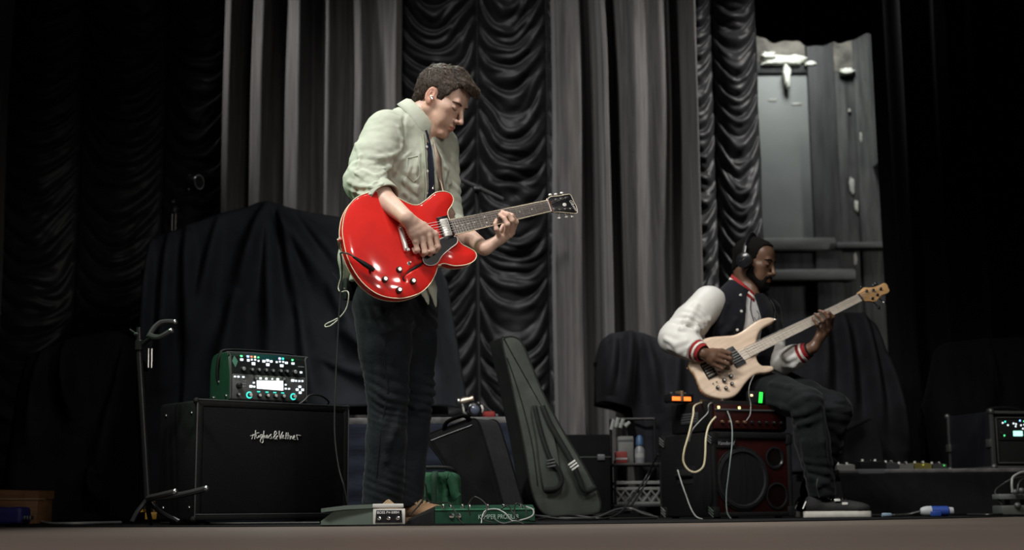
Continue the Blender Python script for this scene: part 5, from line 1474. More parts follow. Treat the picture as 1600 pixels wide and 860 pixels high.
# ---------------------------------------------------------------- green amplifier head on the cabinet
KM = frame_z((-1.187, 5.95, .502), 38)
kem = empty_m('amplifier_head', 'green lunchbox amplifier head with lit buttons on the script-lettered cabinet', 'amplifier', KM)
kw, kd, kh = .37, .185, .215
prof_ = [(0, .016), (.0, .12), (.014, .20), (.024, .213), (.04, .218), (.13, .218), (.16, .212), (.176, .195), (.185, .15), (.185, .02), (.175, .012), (.01, .012)]
M_kgreen = mat('dark_green_enamel', (.010, .052, .026), .5, vary=.15, vscale=30, bump=.1, bscale=200)
rings = []
for x in (.0, .006, kw - .006, kw):
    g = .004 if x in (.0, kw) else 0
    rings.append([Vector((x, g + (y - g * 2 * (y > .09)) , z_ - g * (z_ > .1))) for y, z_ in prof_])
k = MB(); k.loft(rings); k.build('body', M_kgreen, kem, False)
def kfront(z_): return -.002 if z_ <= .12 else (z_ - .12) / .08 * .014 - .002
M_kup = mat('black_front_panel', (.012, .016, .016), .4); M_klow = mat('grey_front_panel', (.115, .12, .118), .45, vary=.1, vscale=30)
k = MB(); k.loft([[Vector((x, kfront(z_) + dy, z_)) for z_, dy in ((.124, -.001), (.20, -.001), (.205, .006), (.124, .012))] for x in (.012, kw - .012)]); k.build('upper_panel', M_kup, kem, False)
k = MB(); k.box((.010, -.004, .018), (kw - .010, .004, .122), .002); LP = k.build('lower_panel', M_klow, kem, False)
for a, b in (((.004, -.007, .012), (kw - .004, .0, .018)),):
    k = MB(); k.box(a, b, .001); k.build('bottom_trim', M_blackmat, kem, False)
k = MB(); k.tube(smooth_path([(.004, -.003, .02), (.004, -.002, .12), (.006, .010, .20), (.018, .018, .214), (kw - .018, .018, .214), (kw - .006, .010, .20), (kw - .004, -.002, .12), (kw - .004, -.003, .02)], 4), .0035, 6); k.build('panel_edge', M_edge, kem, False)
KI = KM.inverted(); kn_ = KM.to_3x3() @ Vector((0, -1, 0)); ko = KM @ Vector((0, -.004, 0))
def kp(x, y):
    q = KI @ onplane(310 + x * .1279, 530 + y * .1279, ko, kn_); z_ = min(max(q.z, .02), .2)
    return Vector((min(max(q.x, .01), kw - .01), kfront(z_) if z_ > .122 else -.004, z_))
def kbtn(x, y, sx, sy, m, nm='lit_button', dep=.004):
    q = kp(x, y); s_ = .1279 / 372
    k = MB(); k.box((q.x - sx * s_ * .5, q.y - dep, q.z - sy * s_ * .42), (q.x + sx * s_ * .5, q.y + .003, q.z + sy * s_ * .42), .001); return k.build(nm, m, kem, False)
def kknob(x, y, r, m, cap=M_white, nm='knob', ring=None):
    q = kp(x, y)
    if ring is not None:
        k = MB(); k.lathe([(r * 1.55, 0), (r * 1.5, .0025)], 20, (q.x, q.y + .001, q.z), (0, -1, 0)); k.build('knob_ring', ring, kem, False)
    k = MB(); k.lathe([(r * 1.1, 0), (r, .012), (r * .92, .017)], 16, (q.x, q.y, q.z), (0, -1, 0)); o = k.build(nm, m, kem, False)
    k = MB(); k.lathe([(r * .8, 0), (r * .7, .0015)], 14, (q.x, q.y - .0168, q.z), (0, -1, 0)); k.build('knob_cap', cap, o, False)
M_kn = mat('knob_black', (.02, .022, .022), .35); M_kncap = mat('knob_cap_silver', (.55, .60, .58), .35, .3)
dq = [kp(458, 200), kp(495, 270), kp(460, 345), kp(425, 270)]
k = MB(); k.loft([[q + Vector((0, -.003, 0)) for q in dq], [q + Vector((0, .003, 0)) for q in dq]]); k.build('diamond_badge', mat('mint_badge', (.16, .42, .30), .35, .3), kem, False)
for x, y, a, b in ((545, 250, 40, 34), (625, 258, 34, 36), (668, 250, 22, 26), (710, 252, 24, 26), (750, 265, 24, 26), (685, 300, 46, 42), (815, 270, 40, 36), (862, 260, 38, 34), (905, 272, 36, 34), (860, 312, 44, 42), (972, 280, 24, 26), (1012, 275, 22, 24), (1052, 278, 24, 26), (1090, 290, 38, 32),
                   (1030, 325, 46, 40), (1170, 298, 40, 32), (1260, 408, 32, 30), (445, 460, 26, 22), (487, 462, 28, 24), (547, 465, 28, 24), (1150, 508, 40, 36), (1190, 512, 24, 24), (1230, 515, 24, 24), (1268, 515, 24, 24), (640, 580, 38, 36), (680, 584, 26, 26), (675, 535, 24, 22), (757, 482, 30, 30),
                   (827, 487, 30, 30), (900, 490, 22, 22), (967, 494, 36, 34), (1065, 560, 24, 22), (1065, 608, 26, 24), (1105, 610, 24, 24), (1237, 585, 34, 34), (1205, 620, 34, 34), (1271, 622, 34, 34), (1242, 656, 34, 34)): kbtn(x, y, a, b, L_white)
for x, y, a, m in ((545, 205, 28, L_green), (625, 210, 30, L_blue), (668, 203, 24, L_red), (710, 207, 26, L_amber), (750, 222, 24, L_green), (1012, 228, 30, L_violet), (1052, 236, 28, L_teal), (1168, 255, 26, L_green)): kbtn(x, y, a, a, m)
kbtn(866, 245, 470, 130, mat('teal_display_strip', (.01, .09, .085), .4), 'display_strip', .0015)
kbtn(870, 478, 420, 60, mat('olive_strip', (.20, .23, .19), .5), 'screen_surround', .0012)
sq = [kp(712, 508), kp(1030, 515), kp(1032, 630), kp(716, 606)]
k = MB(); k.loft([[q + Vector((0, -.0035, 0)) for q in sq], [q + Vector((0, .002, 0)) for q in sq]]); k.build('screen', led('lit_screen', (.95, 1.0, 1.0), 1.8), kem, False)
for x, y in ((650, 375), (735, 378), (822, 382), (905, 388), (1000, 392), (1075, 396)): kknob(x, y, .0075, M_kn, M_kncap)
for x, y in ((545, 365), (1175, 405)): kknob(x, y, .010, M_kn, M_kncap)
for x, y in ((735, 690), (835, 692), (930, 696), (1028, 700)): kknob(x, y, .0085, M_kn, M_white, ring=None)
for x, y in ((735, 645), (838, 650), (932, 655), (1030, 660)): kbtn(x, y, 40, 12, L_teal, 'lit_arc', .002)
for x, y in ((622, 685), (1160, 705)): kknob(x, y, .0095, M_kn, M_white, ring=L_teal)
for x, y in ((685, 485), (1030, 492)): kknob(x, y, .006, M_kn, M_kncap)
kknob(490, 572, .0115, M_blackgloss, M_kn); kknob(478, 680, .006, M_kn, M_kncap)
for y in (515, 545, 578): kbtn(560, y, 50, 4, M_white, 'panel_mark', .0008)
text_mesh('panel_text', 'PROFILER', .007, M_kncap, Matrix.Translation(kp(1228, 345) + Vector((0, -.003, 0))) @ Matrix.Rotation(math.radians(90), 4, 'X'), kem, world=False)
k = MB(); k.tube(smooth_path([(-.004, .105, .10), (-.008, .105, .15), (.0, .10, .21), (.03, .10, .234), (kw / 2, .10, .238), (kw - .03, .10, .234), (kw, .1, .21), (kw + .008, .105, .15), (kw + .004, .105, .10)], 5), .011, 8, flat=.35); k.build('carry_strap', M_blackmat, kem, False)
for y, z_ in ((.105, .095), (.03, .03), (.15, .03)): k = MB(); k.lathe([(.008, 0), (.007, .005), (.002, .006)], 10, (0, y, z_), (-1, 0, 0)); k.build('screw', M_screw, kem, False)
for x in (.03, kw - .03):
    for y in (.03, .155): k = MB(); k.lathe([(.012, 0), (.012, .014)], 10, (x, y, 0)); k.build('foot', M_blackmat, kem, False)

def cable(name, pts, r, m, label, n=8, res=6, cat='cable', group=None):
    k = MB(); k.tube(smooth_path(pts, res), r, n); return tag(k.build(name, m), label, cat, group)
M_cable = mat('black_cable', (.012, .012, .012), .45); M_cablegrey = mat('grey_cable', (.30, .31, .30), .5); M_cablecream = mat('cream_cable', (.62, .54, .36), .5)
c0 = CabM @ Vector((.40, .10, ch)); cdir = CabM.to_3x3() @ Vector((1, 0, 0))
cable('cable', [KM @ Vector((kw - .05, -.02, .004)), KM @ Vector((kw - .03, -.03, .02)), KM @ Vector((kw + .0, -.03, .045)), KM @ Vector((kw + .06, -.02, .045)), KM @ Vector((kw + .11, .0, .02)), KM @ Vector((kw + .10, .03, .0055)), KM @ Vector((kw + .05, .06, .0055))], .0042, M_cable, 'black cable looping on the cabinet beside the lit amplifier head')

# ---------------------------------------------------------------- instrument cable and in-ear pack of the guitarist
pl = G(579, 419, .034); pt = (G(545, 397, .03) - pl).normalized()
ic = thing('instrument_cable', 'black instrument cable from the red guitar down to the volume pedal', 'cable', W(532, 812, 5.2))
k = MB(); k.lathe([(.008, -.016), (.008, 0), (.0095, .002), (.009, .03), (.006, .055), (.004, .075)], 12, pl, pt); k.cyl(pl + pt * -.006, pl + pt * -.006 - GN * .026, .006, n=10); k.build('jack_plug', M_blackmat, ic)
k = MB(); k.tube(smooth_path([pl + pt * .07, G(549, 399, .024), G(539, 395.5, .012), G(532, 396, -.012), G(533, 402, -.05), W(534.5, 425, 5.16), W(531, 470, 5.17), W(527, 540, 5.18), W(523.5, 620, 5.18), W(523, 680, 5.18), W(529, 730, 5.18), W(538, 762, 5.18), W(543, 786, 5.22)], 6), .0032, 8); k.build('lead', M_cable, ic)
pk_ = thing('bodypack', 'small black belt pack clipped behind the guitarist\'s hip', 'bodypack', W(546, 455, 5.44))
k = MB(Matrix.Translation(W(547, 452, 5.45)) @ frame(FD, UP).to_4x4()); k.box((-.03, -.012, -.045), (.03, .012, .04), .005); k.build('case', M_blackmat, pk_)
k = MB(); q = W(541, 452, 5.43); k.box((q.x - .012, q.y - .006, q.z - .006), (q.x + .006, q.y + .004, q.z + .004), .001); k.build('clip', M_chrome, pk_)
k = MB(); k.tube([W(531, 442, 5.43), W(519, 426, 5.43)], .002, 6); k.build('antenna', M_cable, pk_)
cable('earphone_wire', [W(536, 425, 5.36), W(529, 448, 5.38), W(532, 456, 5.37), W(542, 455, 5.38), W(545, 462, 5.37), W(542, 480, 5.38), W(533, 494, 5.38), W(521, 501, 5.38), W(509, 507, 5.39), W(509, 511, 5.39), W(517, 509, 5.38), W(528, 500, 5.38)], .0026, mat('white_wire', (.55, .58, .48), .5), 'thin white earphone wire looping at the guitarist\'s hip')

# ---------------------------------------------------------------- pedals at the guitarist's feet
def yplane(px, py, o, n): return onplane(px, py, o, n)
PM = frame_z((-.505, 5.16, 0), 6)
ped = empty_m('volume_pedal', 'silver and green lit volume pedal in front of the guitarist\'s shoes', 'pedal', PM)
M_silver = mat('silver_paint', (.60, .60, .57), .4, .2, vary=.06, vscale=20); M_pedgrey = mat('grey_cast_metal', (.12, .155, .13), .45, .3)
# body points away to the left and back
k = MB(); k.loft([[Vector((0, 0, .002)), Vector((0, .11, .002)), Vector((0, .11, .064)), Vector((0, .0, .064))], [Vector((-.14, .02, .002)), Vector((-.14, .11, .002)), Vector((-.14, .10, .050)), Vector((-.14, .02, .050))], [Vector((-.185, .03, .002)), Vector((-.185, .10, .002)), Vector((-.185, .10, .016)), Vector((-.185, .03, .016))]]); k.build('base', M_pedgrey, ped, False)
k = MB(); k.loft([[Vector((x, y0, z0)), Vector((x, y1, z0)), Vector((x, y1, z0 + .014)), Vector((x, y0, z0 + .014))] for x, y0, y1, z0 in ((.002, -.006, .115, .060), (-.10, .0, .12, .056), (-.17, .005, .115, .048), (-.185, .02, .10, .046))]); k.build('treadle', M_pedgrey, ped, False)
k = MB(); k.box((.0, -.012, .002), (.115, .008, .058), .003); k.build('front_plate', M_silver, ped, False)
k = MB(); k.box((-.002, -.014, .060), (.109, .06, .075), .003); k.build('treadle_cap', M_silver, ped, False)
k = MB(); k.prism([(.008, .008), (.105, .008), (.102, .052), (.012, .052)], 0, .004); o = k.build('black_label', M_blackgloss, ped, False); o.data.transform(Matrix.Translation((0, -.012, 0)) @ Matrix.Rotation(math.radians(90), 4, 'X'))
RX = Matrix.Rotation(math.radians(90), 4, 'X')
text_mesh('lettering', 'BOSS FV-500H', .0128, mat('white_print', (.85, .85, .85), .5), Matrix.Translation((.014, -.0165, .040)) @ RX, ped, world=False)
for x in (.022, .055, .088): k = MB(); k.lathe([(.007, 0), (.007, .004), (.004, .005), (.0035, .007)], 12, (x, -.015, .024), (0, -1, 0)); k.build('jack_socket', M_chrome, ped, False)

RM = frame_z((-.285, 5.19, 0), 2)
rem = empty_m('foot_controller', 'long dark green foot controller with white lettering, tangled in thin cables', 'pedal', RM)
M_kg2 = mat('green_pedal_enamel', (.009, .047, .026), .45, spec=.3, vary=.15, vscale=20)
k = MB(); k.loft([[Vector((x, 0, .003)), Vector((x, .16, .003)), Vector((x, .16, .068)), Vector((x, .0, .052))] for x in (.0, .36)]); k.build('body', M_kg2, rem, False)
k = MB(); k.loft([[Vector((-.10, .03, .003)), Vector((-.10, .15, .003)), Vector((-.10, .15, .020)), Vector((-.10, .03, .012))], [Vector((-.002, -.002, .003)), Vector((-.002, .16, .003)), Vector((-.002, .16, .066)), Vector((-.002, -.002, .050))]]); k.build('end_wedge', M_blackmat, rem, False)
k = MB(); k.box((.0, -.003, .049), (.36, .004, .0545), .0015); k.build('front_lip', mat('green_lip', (.035, .15, .08), .4), rem, False)
for i, x in enumerate((.03, .055, .10, .125, .19, .25, .31)):
    k = MB(); k.lathe([(.010, 0), (.010, .004), (.006, .005), (.006, .014), (.005, .016)], 12, (x, .05 + .05 * (i % 2), .055)); k.build('foot_switch', M_chrome, rem, False)
text_mesh('lettering', 'KEMPER PROFILER', .0235, mat('mint_print', (.34, .47, .40), .5), Matrix.Translation((.155, -.0035, .018)) @ RX, rem, world=False, squash=.78)
for x in (.06, .085): k = MB(); k.lathe([(.009, 0), (.009, .005), (.005, .006)], 12, (x, -.001, .03), (0, -1, 0)); k.build('jack_socket', M_chrome, rem, False)
for i, pts in enumerate(([(640, 806, 5.12), (655, 790, 5.16), (664, 778, 5.2), (675, 786, 5.2), (700, 786, 5.16), (709, 796, 5.13), (717, 812, 5.12), (724, 819, 5.12)], [(735, 806, 5.15), (732, 790, 5.15), (742, 777, 5.2), (758, 787, 5.16), (760, 800, 5.13), (754, 812, 5.12), (770, 817, 5.12)],
                         [(752, 818, 5.12), (757, 800, 5.14), (775, 796, 5.14), (790, 803, 5.12), (800, 814, 5.12), (818, 812, 5.12), (832, 806, 5.13), (833, 797, 5.14), (822, 792, 5.15)], [(806, 816, 5.12), (804, 800, 5.14), (806, 788, 5.18), (815, 789, 5.16), (822, 798, 5.14), (826, 815, 5.13)],
                         [(770, 810, 5.12), (785, 818, 5.11), (805, 815, 5.11), (818, 819, 5.11)], [(782, 797, 5.14), (794, 790, 5.16), (800, 800, 5.12), (812, 812, 5.12), (836, 815, 5.2)])):
    cable('patch_cable', [W(x, y, D) for x, y, D in pts], .0026, M_cable if i != 2 else M_cablegrey, ['black patch cable arching from the silver pedal to the green foot controller', 'thin black cable arching high over the middle of the foot controller', 'grey cable curling at the right end of the foot controller',
          'black cable loop standing at the right end of the foot controller', 'black cable lying in front of the foot controller lettering', 'black cable running off the right end of the foot controller'][i], 6, group=None)

# ---------------------------------------------------------------- risers and cloth covers
M_skirt = mat('navy_skirt', (.018, .022, .036), .85, spec=.15, vary=.25, vscale=6, bump=.3, bscale=20, stretch=(1, 1, 4)); M_cover = mat('black_cover_cloth', (.033, .038, .047), .82, spec=.22, vary=.25, vscale=5, bump=.22, bscale=30)
rz = .53
ris = thing('riser', 'low stage riser with a navy skirt behind the guitarist', 'riser', (-1.0, 8.2, 0))
k = MB(); k.box((-1.7, 7.5, rz - .05), (.04, 9.1, rz), .006); k.build('deck', M_blackmat, ris)
k = MB(); k.box((-1.7, 7.494, rz - .03), (.042, 7.5, rz + .003), .002); k.build('deck_edge', mat('worn_metal_edge', (.13, .13, .13), .5, .4, vary=.4, vscale=20), ris)
X, Z = np.meshgrid(np.linspace(-1.7, .04, 90), np.linspace(.005, rz - .03, 26), indexing='ij')
Y = 7.485 - .012 * np.sin(Z * 55 + 2.2 * np.sin(X * 3)) * (1 - Z / rz) - .01 * vnoise(np.stack([X * 5, Z * 16, X * 0], -1).reshape(-1, 3), 2).reshape(X.shape)
link('skirt', grid_mesh('skirt', np.stack([X, Y, Z], -1)), M_skirt, ris).modifiers.new('t', 'SOLIDIFY').thickness = .004
for x in (-1.62, -.9, -.05):
    k = MB(); k.cyl((x, 7.6, 0), (x, 7.6, rz - .05), .024, n=10); k.build('leg', M_steel, ris)

def cover(ridge, D, zb, label, folds, depth=.6, flare=.12, seed=1, m=None, endround=.16, widen=(.0, .0), name='cloth_cover', nt=90, nx=170, hem=None):
    """cloth thrown over equipment: its ridge is given where seen; it falls to the height zb in front and behind"""
    R_ = [W(x, y, D) for x, y in ridge]
    rx = np.array([q.x for q in R_]); rzz = np.array([q.z for q in R_])
    u = np.linspace(0, 1, nx); x_ = rx[0] + (rx[-1] - rx[0]) * u
    zr = np.interp(x_, rx, rzz)
    ker = np.hanning(7); ker /= ker.sum(); zr = np.convolve(np.pad(zr, 3, 'edge'), ker, 'valid')
    t = np.linspace(-.35, 1, nt)
    Uu, Tt = np.meshgrid(u, t, indexing='ij')
    zr2 = zr[:, None] + 0 * Tt; xr2 = x_[:, None] + 0 * Tt
    tf = np.clip(Tt, 0, 1); tb = np.clip(-Tt / .35, 0, 1)
    zbm = zb if hem is None else np.interp(xr2, [W(q[0], q[1], D).x for q in hem], [W(q[0], q[1], D).z for q in hem])
    Z = zr2 - (zr2 - zbm) * np.where(Tt >= 0, tf, tb ** 1.5)
    round_ = np.sqrt(tf + .004)
    Y = D - flare * round_ * .5 - flare * tf + depth * tb ** .6 + .03 * (1 - np.clip(np.abs(Tt) * 10, 0, 1))
    cx = (rx[0] + rx[-1]) / 2; hw = (rx[-1] - rx[0]) / 2
    e = (xr2 - cx) / hw
    X = xr2 + np.where(e < 0, -widen[0], widen[1]) * tf * np.abs(e) ** 3
    edge = np.clip((np.abs(e) - (1 - endround / hw)) / (endround / hw), 0, 1)
    Y = Y + depth * .6 * edge ** 2.2 * (Tt > -.05)
    W_ = np.zeros_like(X)
    zz0 = Z
    for (a, b, amp, wd) in folds:
        pa, pb = W(*a, D - flare * .6), W(*b, D - flare * .9)
        ex, ez = pb.x - pa.x, pb.z - pa.z; l2 = ex * ex + ez * ez
        s_ = np.clip(((X - pa.x) * ex + (zz0 - pa.z) * ez) / l2, 0, 1)
        d_ = np.hypot(X - pa.x - s_ * ex, zz0 - pa.z - s_ * ez)
        W_ += 2.3 * amp * np.exp(-(d_ / (wd * (.5 + .75 * s_))) ** 2) * np.sin(np.pi * (.12 + .80 * s_))
    n = vnoise(np.stack([X * 4, Z * 2.4, X * 0 + seed], -1).reshape(-1, 3), seed).reshape(X.shape)
    n2 = vnoise(np.stack([X * 12 + Z * 5, Z * 5 - X * 3, X * 0 + seed], -1).reshape(-1, 3), seed + 1).reshape(X.shape)
    Y = Y - W_ - (.03 * n + .010 * n2) * (.3 + tf)
    o = link(name, grid_mesh(name, np.stack([X, Y, Z], -1)), m or M_cover)
    o.modifiers.new('t', 'SOLIDIFY').thickness = .005
    return tag(o, label, 'cloth')
cover([(207, 384), (214, 376), (232, 371), (262, 362), (300, 347), (345, 331), (385, 322), (405, 314), (416, 314), (440, 321), (480, 331), (530, 338), (580, 346), (635, 360), (672, 384), (694, 430)], 8.1, rz + .008,
      'large black cloth draped over the gear on the riser behind the guitarist', [((414, 318), (372, 470), .07, .06), ((372, 470), (352, 610), .06, .07), ((420, 318), (430, 600), .05, .05), ((430, 322), (520, 450), .06, .06), ((520, 450), (620, 640), .05, .07), ((262, 365), (255, 600), .05, .05), ((290, 352), (300, 560), .05, .05),
       ((230, 374), (222, 600), .05, .04), ((470, 335), (560, 440), .04, .05), ((440, 330), (470, 480), .04, .04), ((470, 480), (500, 640), .05, .05), ((540, 520), (680, 620), .05, .06), ((340, 340), (310, 520), .04, .05), ((640, 380), (690, 600), .05, .05), ((600, 400), (660, 560), .04, .05), ((500, 560), (600, 600), .03, .04)], .55, .12, 3, widen=(.02, .13), hem=[(190, 806), (285, 806), (300, 641), (720, 638)])
cover([(8, 590), (22, 566), (60, 548), (100, 531), (150, 520), (182, 516), (196, 526), (205, 560)], 7.4, .012, 'black cloth over a case on the floor at the dark far left', [((100, 535), (120, 660), .07, .04), ((196, 530), (160, 760), .07, .05), ((182, 520), (205, 700), .05, .04), ((60, 550), (50, 700), .04, .04), ((150, 740), (170, 800), .05, .03)], .5, .14, 9, widen=(.03, .03), m=mat('black_bolton', (.009, .009, .0105), .9, spec=.1, vary=.3, vscale=5))
cover([(934, 560), (940, 532), (955, 521), (985, 517), (1005, 520), (1035, 532), (1070, 538), (1105, 540), (1130, 545)], 8.35, .2, 'black cloth behind the bassist\'s elbow, hanging over a trolley', [((985, 520), (975, 640), .06, .05), ((960, 530), (950, 620), .05, .04), ((1010, 530), (1030, 650), .05, .05), ((1060, 545), (1050, 660), .04, .05)], .5, .035, 14, endround=.06, m=mat('black_bolton_b', (.016, .017, .020), .9, spec=.12, vary=.3, vscale=5), hem=[(930, 625), (960, 632), (985, 640), (1000, 720), (1010, 806), (1130, 806)])
cover([(1195, 560), (1212, 520), (1235, 500), (1290, 491), (1330, 488), (1352, 490), (1368, 505), (1385, 540), (1402, 585), (1418, 650)], 8.4, .25, 'black cloth over tall gear right of the bassist\'s knees', [((1352, 492), (1372, 700), .07, .05), ((1320, 490), (1330, 660), .05, .05), ((1290, 492), (1285, 640), .04, .05), ((1368, 510), (1405, 700), .06, .05), ((1385, 560), (1420, 720), .05, .04)], .5, .12, 21, widen=(.0, .10), m=MATS['black_bolton_b'])
cover([(1452, 640), (1466, 545), (1480, 536), (1540, 530), (1590, 527), (1650, 528), (1700, 560)], 8.62, .25, 'black cloth over a crate in the dark behind the rack case', [((1540, 532), (1548, 640), .04, .04), ((1590, 530), (1600, 640), .04, .04)], .2, .05, 31, m=M_black_drape)
# right riser
rr = .243
ris2 = thing('riser', 'low platform with a black skirt at the right under the rack case', 'riser', (2.9, 8.4, 0))
k = MB(); k.box((1.72, 7.6, rr - .04), (4.6, 8.75, rr), .005); k.build('deck', M_blackmat, ris2)
k = MB(); k.box((1.72, 7.594, rr - .018), (4.6, 7.6, rr + .002), .002); k.build('deck_edge', MATS['worn_metal_edge'], ris2)
X, Z = np.meshgrid(np.linspace(1.72, 4.6, 90), np.linspace(.004, rr - .02, 22), indexing='ij')
Y = 7.585 - .10 * (1 - Z / rr) ** 1.5 - .03 * vnoise(np.stack([X * 2.6 + Z * 4, Z * 9, X * 0], -1).reshape(-1, 3), 12).reshape(X.shape)
link('skirt', grid_mesh('skirt', np.stack([X, Y, Z], -1)), M_black_drape, ris2).modifiers.new('t', 'SOLIDIFY').thickness = .004
for x in (1.8, 3.2, 4.5):
    k = MB(); k.cyl((x, 7.75, 0), (x, 7.75, rr - .04), .024, n=10); k.build('leg', M_steel, ris2)

# ---------------------------------------------------------------- green gig bag leaning upright
M_gig = mat('olive_nylon', (.046, .054, .046), .75, spec=.2, vary=.22, vscale=9, bump=.2, bscale=220); M_gigd = mat('dark_nylon', (.010, .012, .011), .7, spec=.2, vary=.2, vscale=12, bump=.15, bscale=200)
gN = Vector((.10, -.97, .20)).normalized(); gO = W(860, 700, 6.75)
def gp(px, py, d=0.0): return onplane(px, py, gO, gN) - gN * d
gb = thing('gig_bag', 'tall dark green guitar gig bag with shoulder straps leaning upright', 'bag', (W(880, 808, 6.75).x, 6.8, 0))
go_ = [(784, 533), (790, 528), (800, 526.5), (811, 531), (818, 541), (828, 565), (848, 614), (876, 668), (905, 716), (928, 758), (937, 780), (938, 794), (932, 802), (905, 806), (872, 807.5), (852, 804), (838, 788), (829, 760), (822, 715), (814, 672), (806, 634), (797, 590)]
out = smooth_path([gp(*q) for q in go_], 4, True)
ext = Vector((-.062, .105, -.01))
def inset(loop, f_, c_): return [c_ + (q - c_) * f_ for q in loop]
cen = sum(out, Vector()) / len(out)
def inset_mm(loop, d):
    r = []
    m = len(loop)
    for i in range(m):
        t = (loop[(i + 1) % m] - loop[i - 1]).normalized(); nn = t.cross(gN).normalized()
        r.append((nn, loop[i]))
    s_ = 1 if sum(((q + nn * .001) - cen).length - (q - cen).length for nn, q in r) < 0 else -1
    return [q + nn * d * s_ for nn, q in r]
k = MB(); k.loft([[q + gN * .004 for q in inset_mm(out, .012)], [q + gN * .002 for q in inset_mm(out, .005)], out]); k.f.pop(); k.build('front_panel', M_gig, gb)
k = MB(); k.loft([out, [q + ext * .04 for q in out], [q + ext * .96 for q in out], [q + ext for q in inset_mm(out, .01)]]); k.f.pop(-2); k.build('gusset', M_gigd, gb)
k = MB(); k.tube(out, .005, 6, closed=True); k.build('piping', M_gigd, gb)
pk = [(828, 638), (846, 636), (856, 650), (868, 690), (876, 740), (872, 768), (850, 770), (842, 740), (836, 690)]
pl_ = smooth_path([gp(*q, -.004) for q in pk], 4, True)
k = MB(); k.loft([pl_, [q + gN * .022 for q in inset_mm(pl_, .008)]]); k.build('pocket', M_gig, gb)
for nm, P_, wd in (('shoulder_strap', [(846, 637), (856, 662), (868, 684), (882, 708), (894, 730), (903, 752), (912, 770), (930, 764)], .013), ('shoulder_strap', [(834, 637), (842, 672), (852, 705), (859, 722), (872, 740), (876, 756), (868, 766), (848, 768)], .011)):
    q = smooth_path([gp(*a, -.03 - .01 * math.sin(3.14 * i / 7)) for i, a in enumerate(P_)], 5); G_ = np.zeros((len(q), 2, 3))
    for i in range(len(q)):
        t = (q[min(i + 1, len(q) - 1)] - q[max(i - 1, 0)]).normalized(); sd = t.cross(gN).normalized(); G_[i, 0] = q[i] - sd * wd; G_[i, 1] = q[i] + sd * wd
    o = link(nm, grid_mesh(nm, G_), M_gigd, gb); o.modifiers.new('t', 'SOLIDIFY').thickness = .004
for x, y, a in ((894, 731, .6), (859, 728, .2)):
    q = gp(x, y, -.045); Mx = Matrix.Translation(q) @ Matrix((gN.cross(Vector((0, 0, 1))).normalized(), -gN, Vector((0, 0, 1)))).transposed().to_4x4() @ Matrix.Rotation(a, 4, 'Y')
    for z_ in (-.014, 0, .014):
        k = MB(Mx); k.box((-.02, -.004, z_ - .004), (.02, .004, z_ + .004), .001); k.build('buckle', M_white if x > 880 else M_edge, gb)
k = MB(); k.tube(smooth_path([gp(792, 560, -.006), gp(806, 600, -.006), gp(820, 648, -.006), gp(832, 700, -.006), (gp(840, 760, -.006))], 4), .003, 6); k.build('seam', M_gigd, gb)

# ---------------------------------------------------------------- black padded bag leaning beside it
bN = Vector((-.15, -.95, .28)).normalized(); bO2 = W(730, 740, 6.35)
def bp_(px, py, d=0.0): return onplane(px, py, bO2, bN) - bN * d
M_bagk = mat('black_nylon', (.005, .005, .0055), .8, spec=.08, vary=.2, vscale=15, bump=.2, bscale=200); M_bagside = mat('charcoal_mesh', (.022, .0235, .025), .85, spec=.2, vary=.15, vscale=40, bump=.25, bscale=300)
bg = thing('padded_bag', 'black padded bag leaning between the green bag and the gig bag', 'bag', (W(740, 800, 6.35).x, 6.4, 0))
bo_ = [(668, 686), (670, 680), (684, 673), (712, 663), (736, 655), (746, 658), (752, 672), (766, 718), (779, 765), (788, 806), (770, 812), (738, 812), (726, 800), (710, 760), (694, 726), (676, 702)]
out2 = smooth_path([bp_(*q) for q in bo_], 3, True)
ext2 = Vector((.088, .11, .0))
cen = sum(out2, Vector()) / len(out2); gN_keep = gN; gN = bN
k = MB(); k.loft([[q + bN * .006 for q in inset_mm(out2, .014)], [q + bN * .003 for q in inset_mm(out2, .005)], out2]); k.f.pop(); k.build('front_panel', M_bagk, bg)
k = MB(); k.loft([out2, [q + ext2 for q in out2], [q + ext2 * 1.06 for q in inset_mm(out2, .012)]]); k.f.pop(-2); k.build('gusset', M_bagside, bg)
for e in (0, 1): k = MB(); k.tube([q + ext2 * e for q in out2], .005, 6, closed=True); k.build('piping', M_bagk, bg)
k = MB(); k.tube(smooth_path([bp_(694, 672, -.004) , bp_(700, 664, -.03), bp_(716, 657, -.035), bp_(728, 654, -.03), bp_(734, 657, -.004)], 5), .011, 8, flat=.6); k.build('handle', M_bagk, bg)
k = MB(); k.tube(smooth_path([bp_(674, 690, -.008), bp_(700, 680, -.010), bp_(738, 666, -.010)], 4), .003, 6); k.build('zip', M_edge, bg)
gN = gN_keep
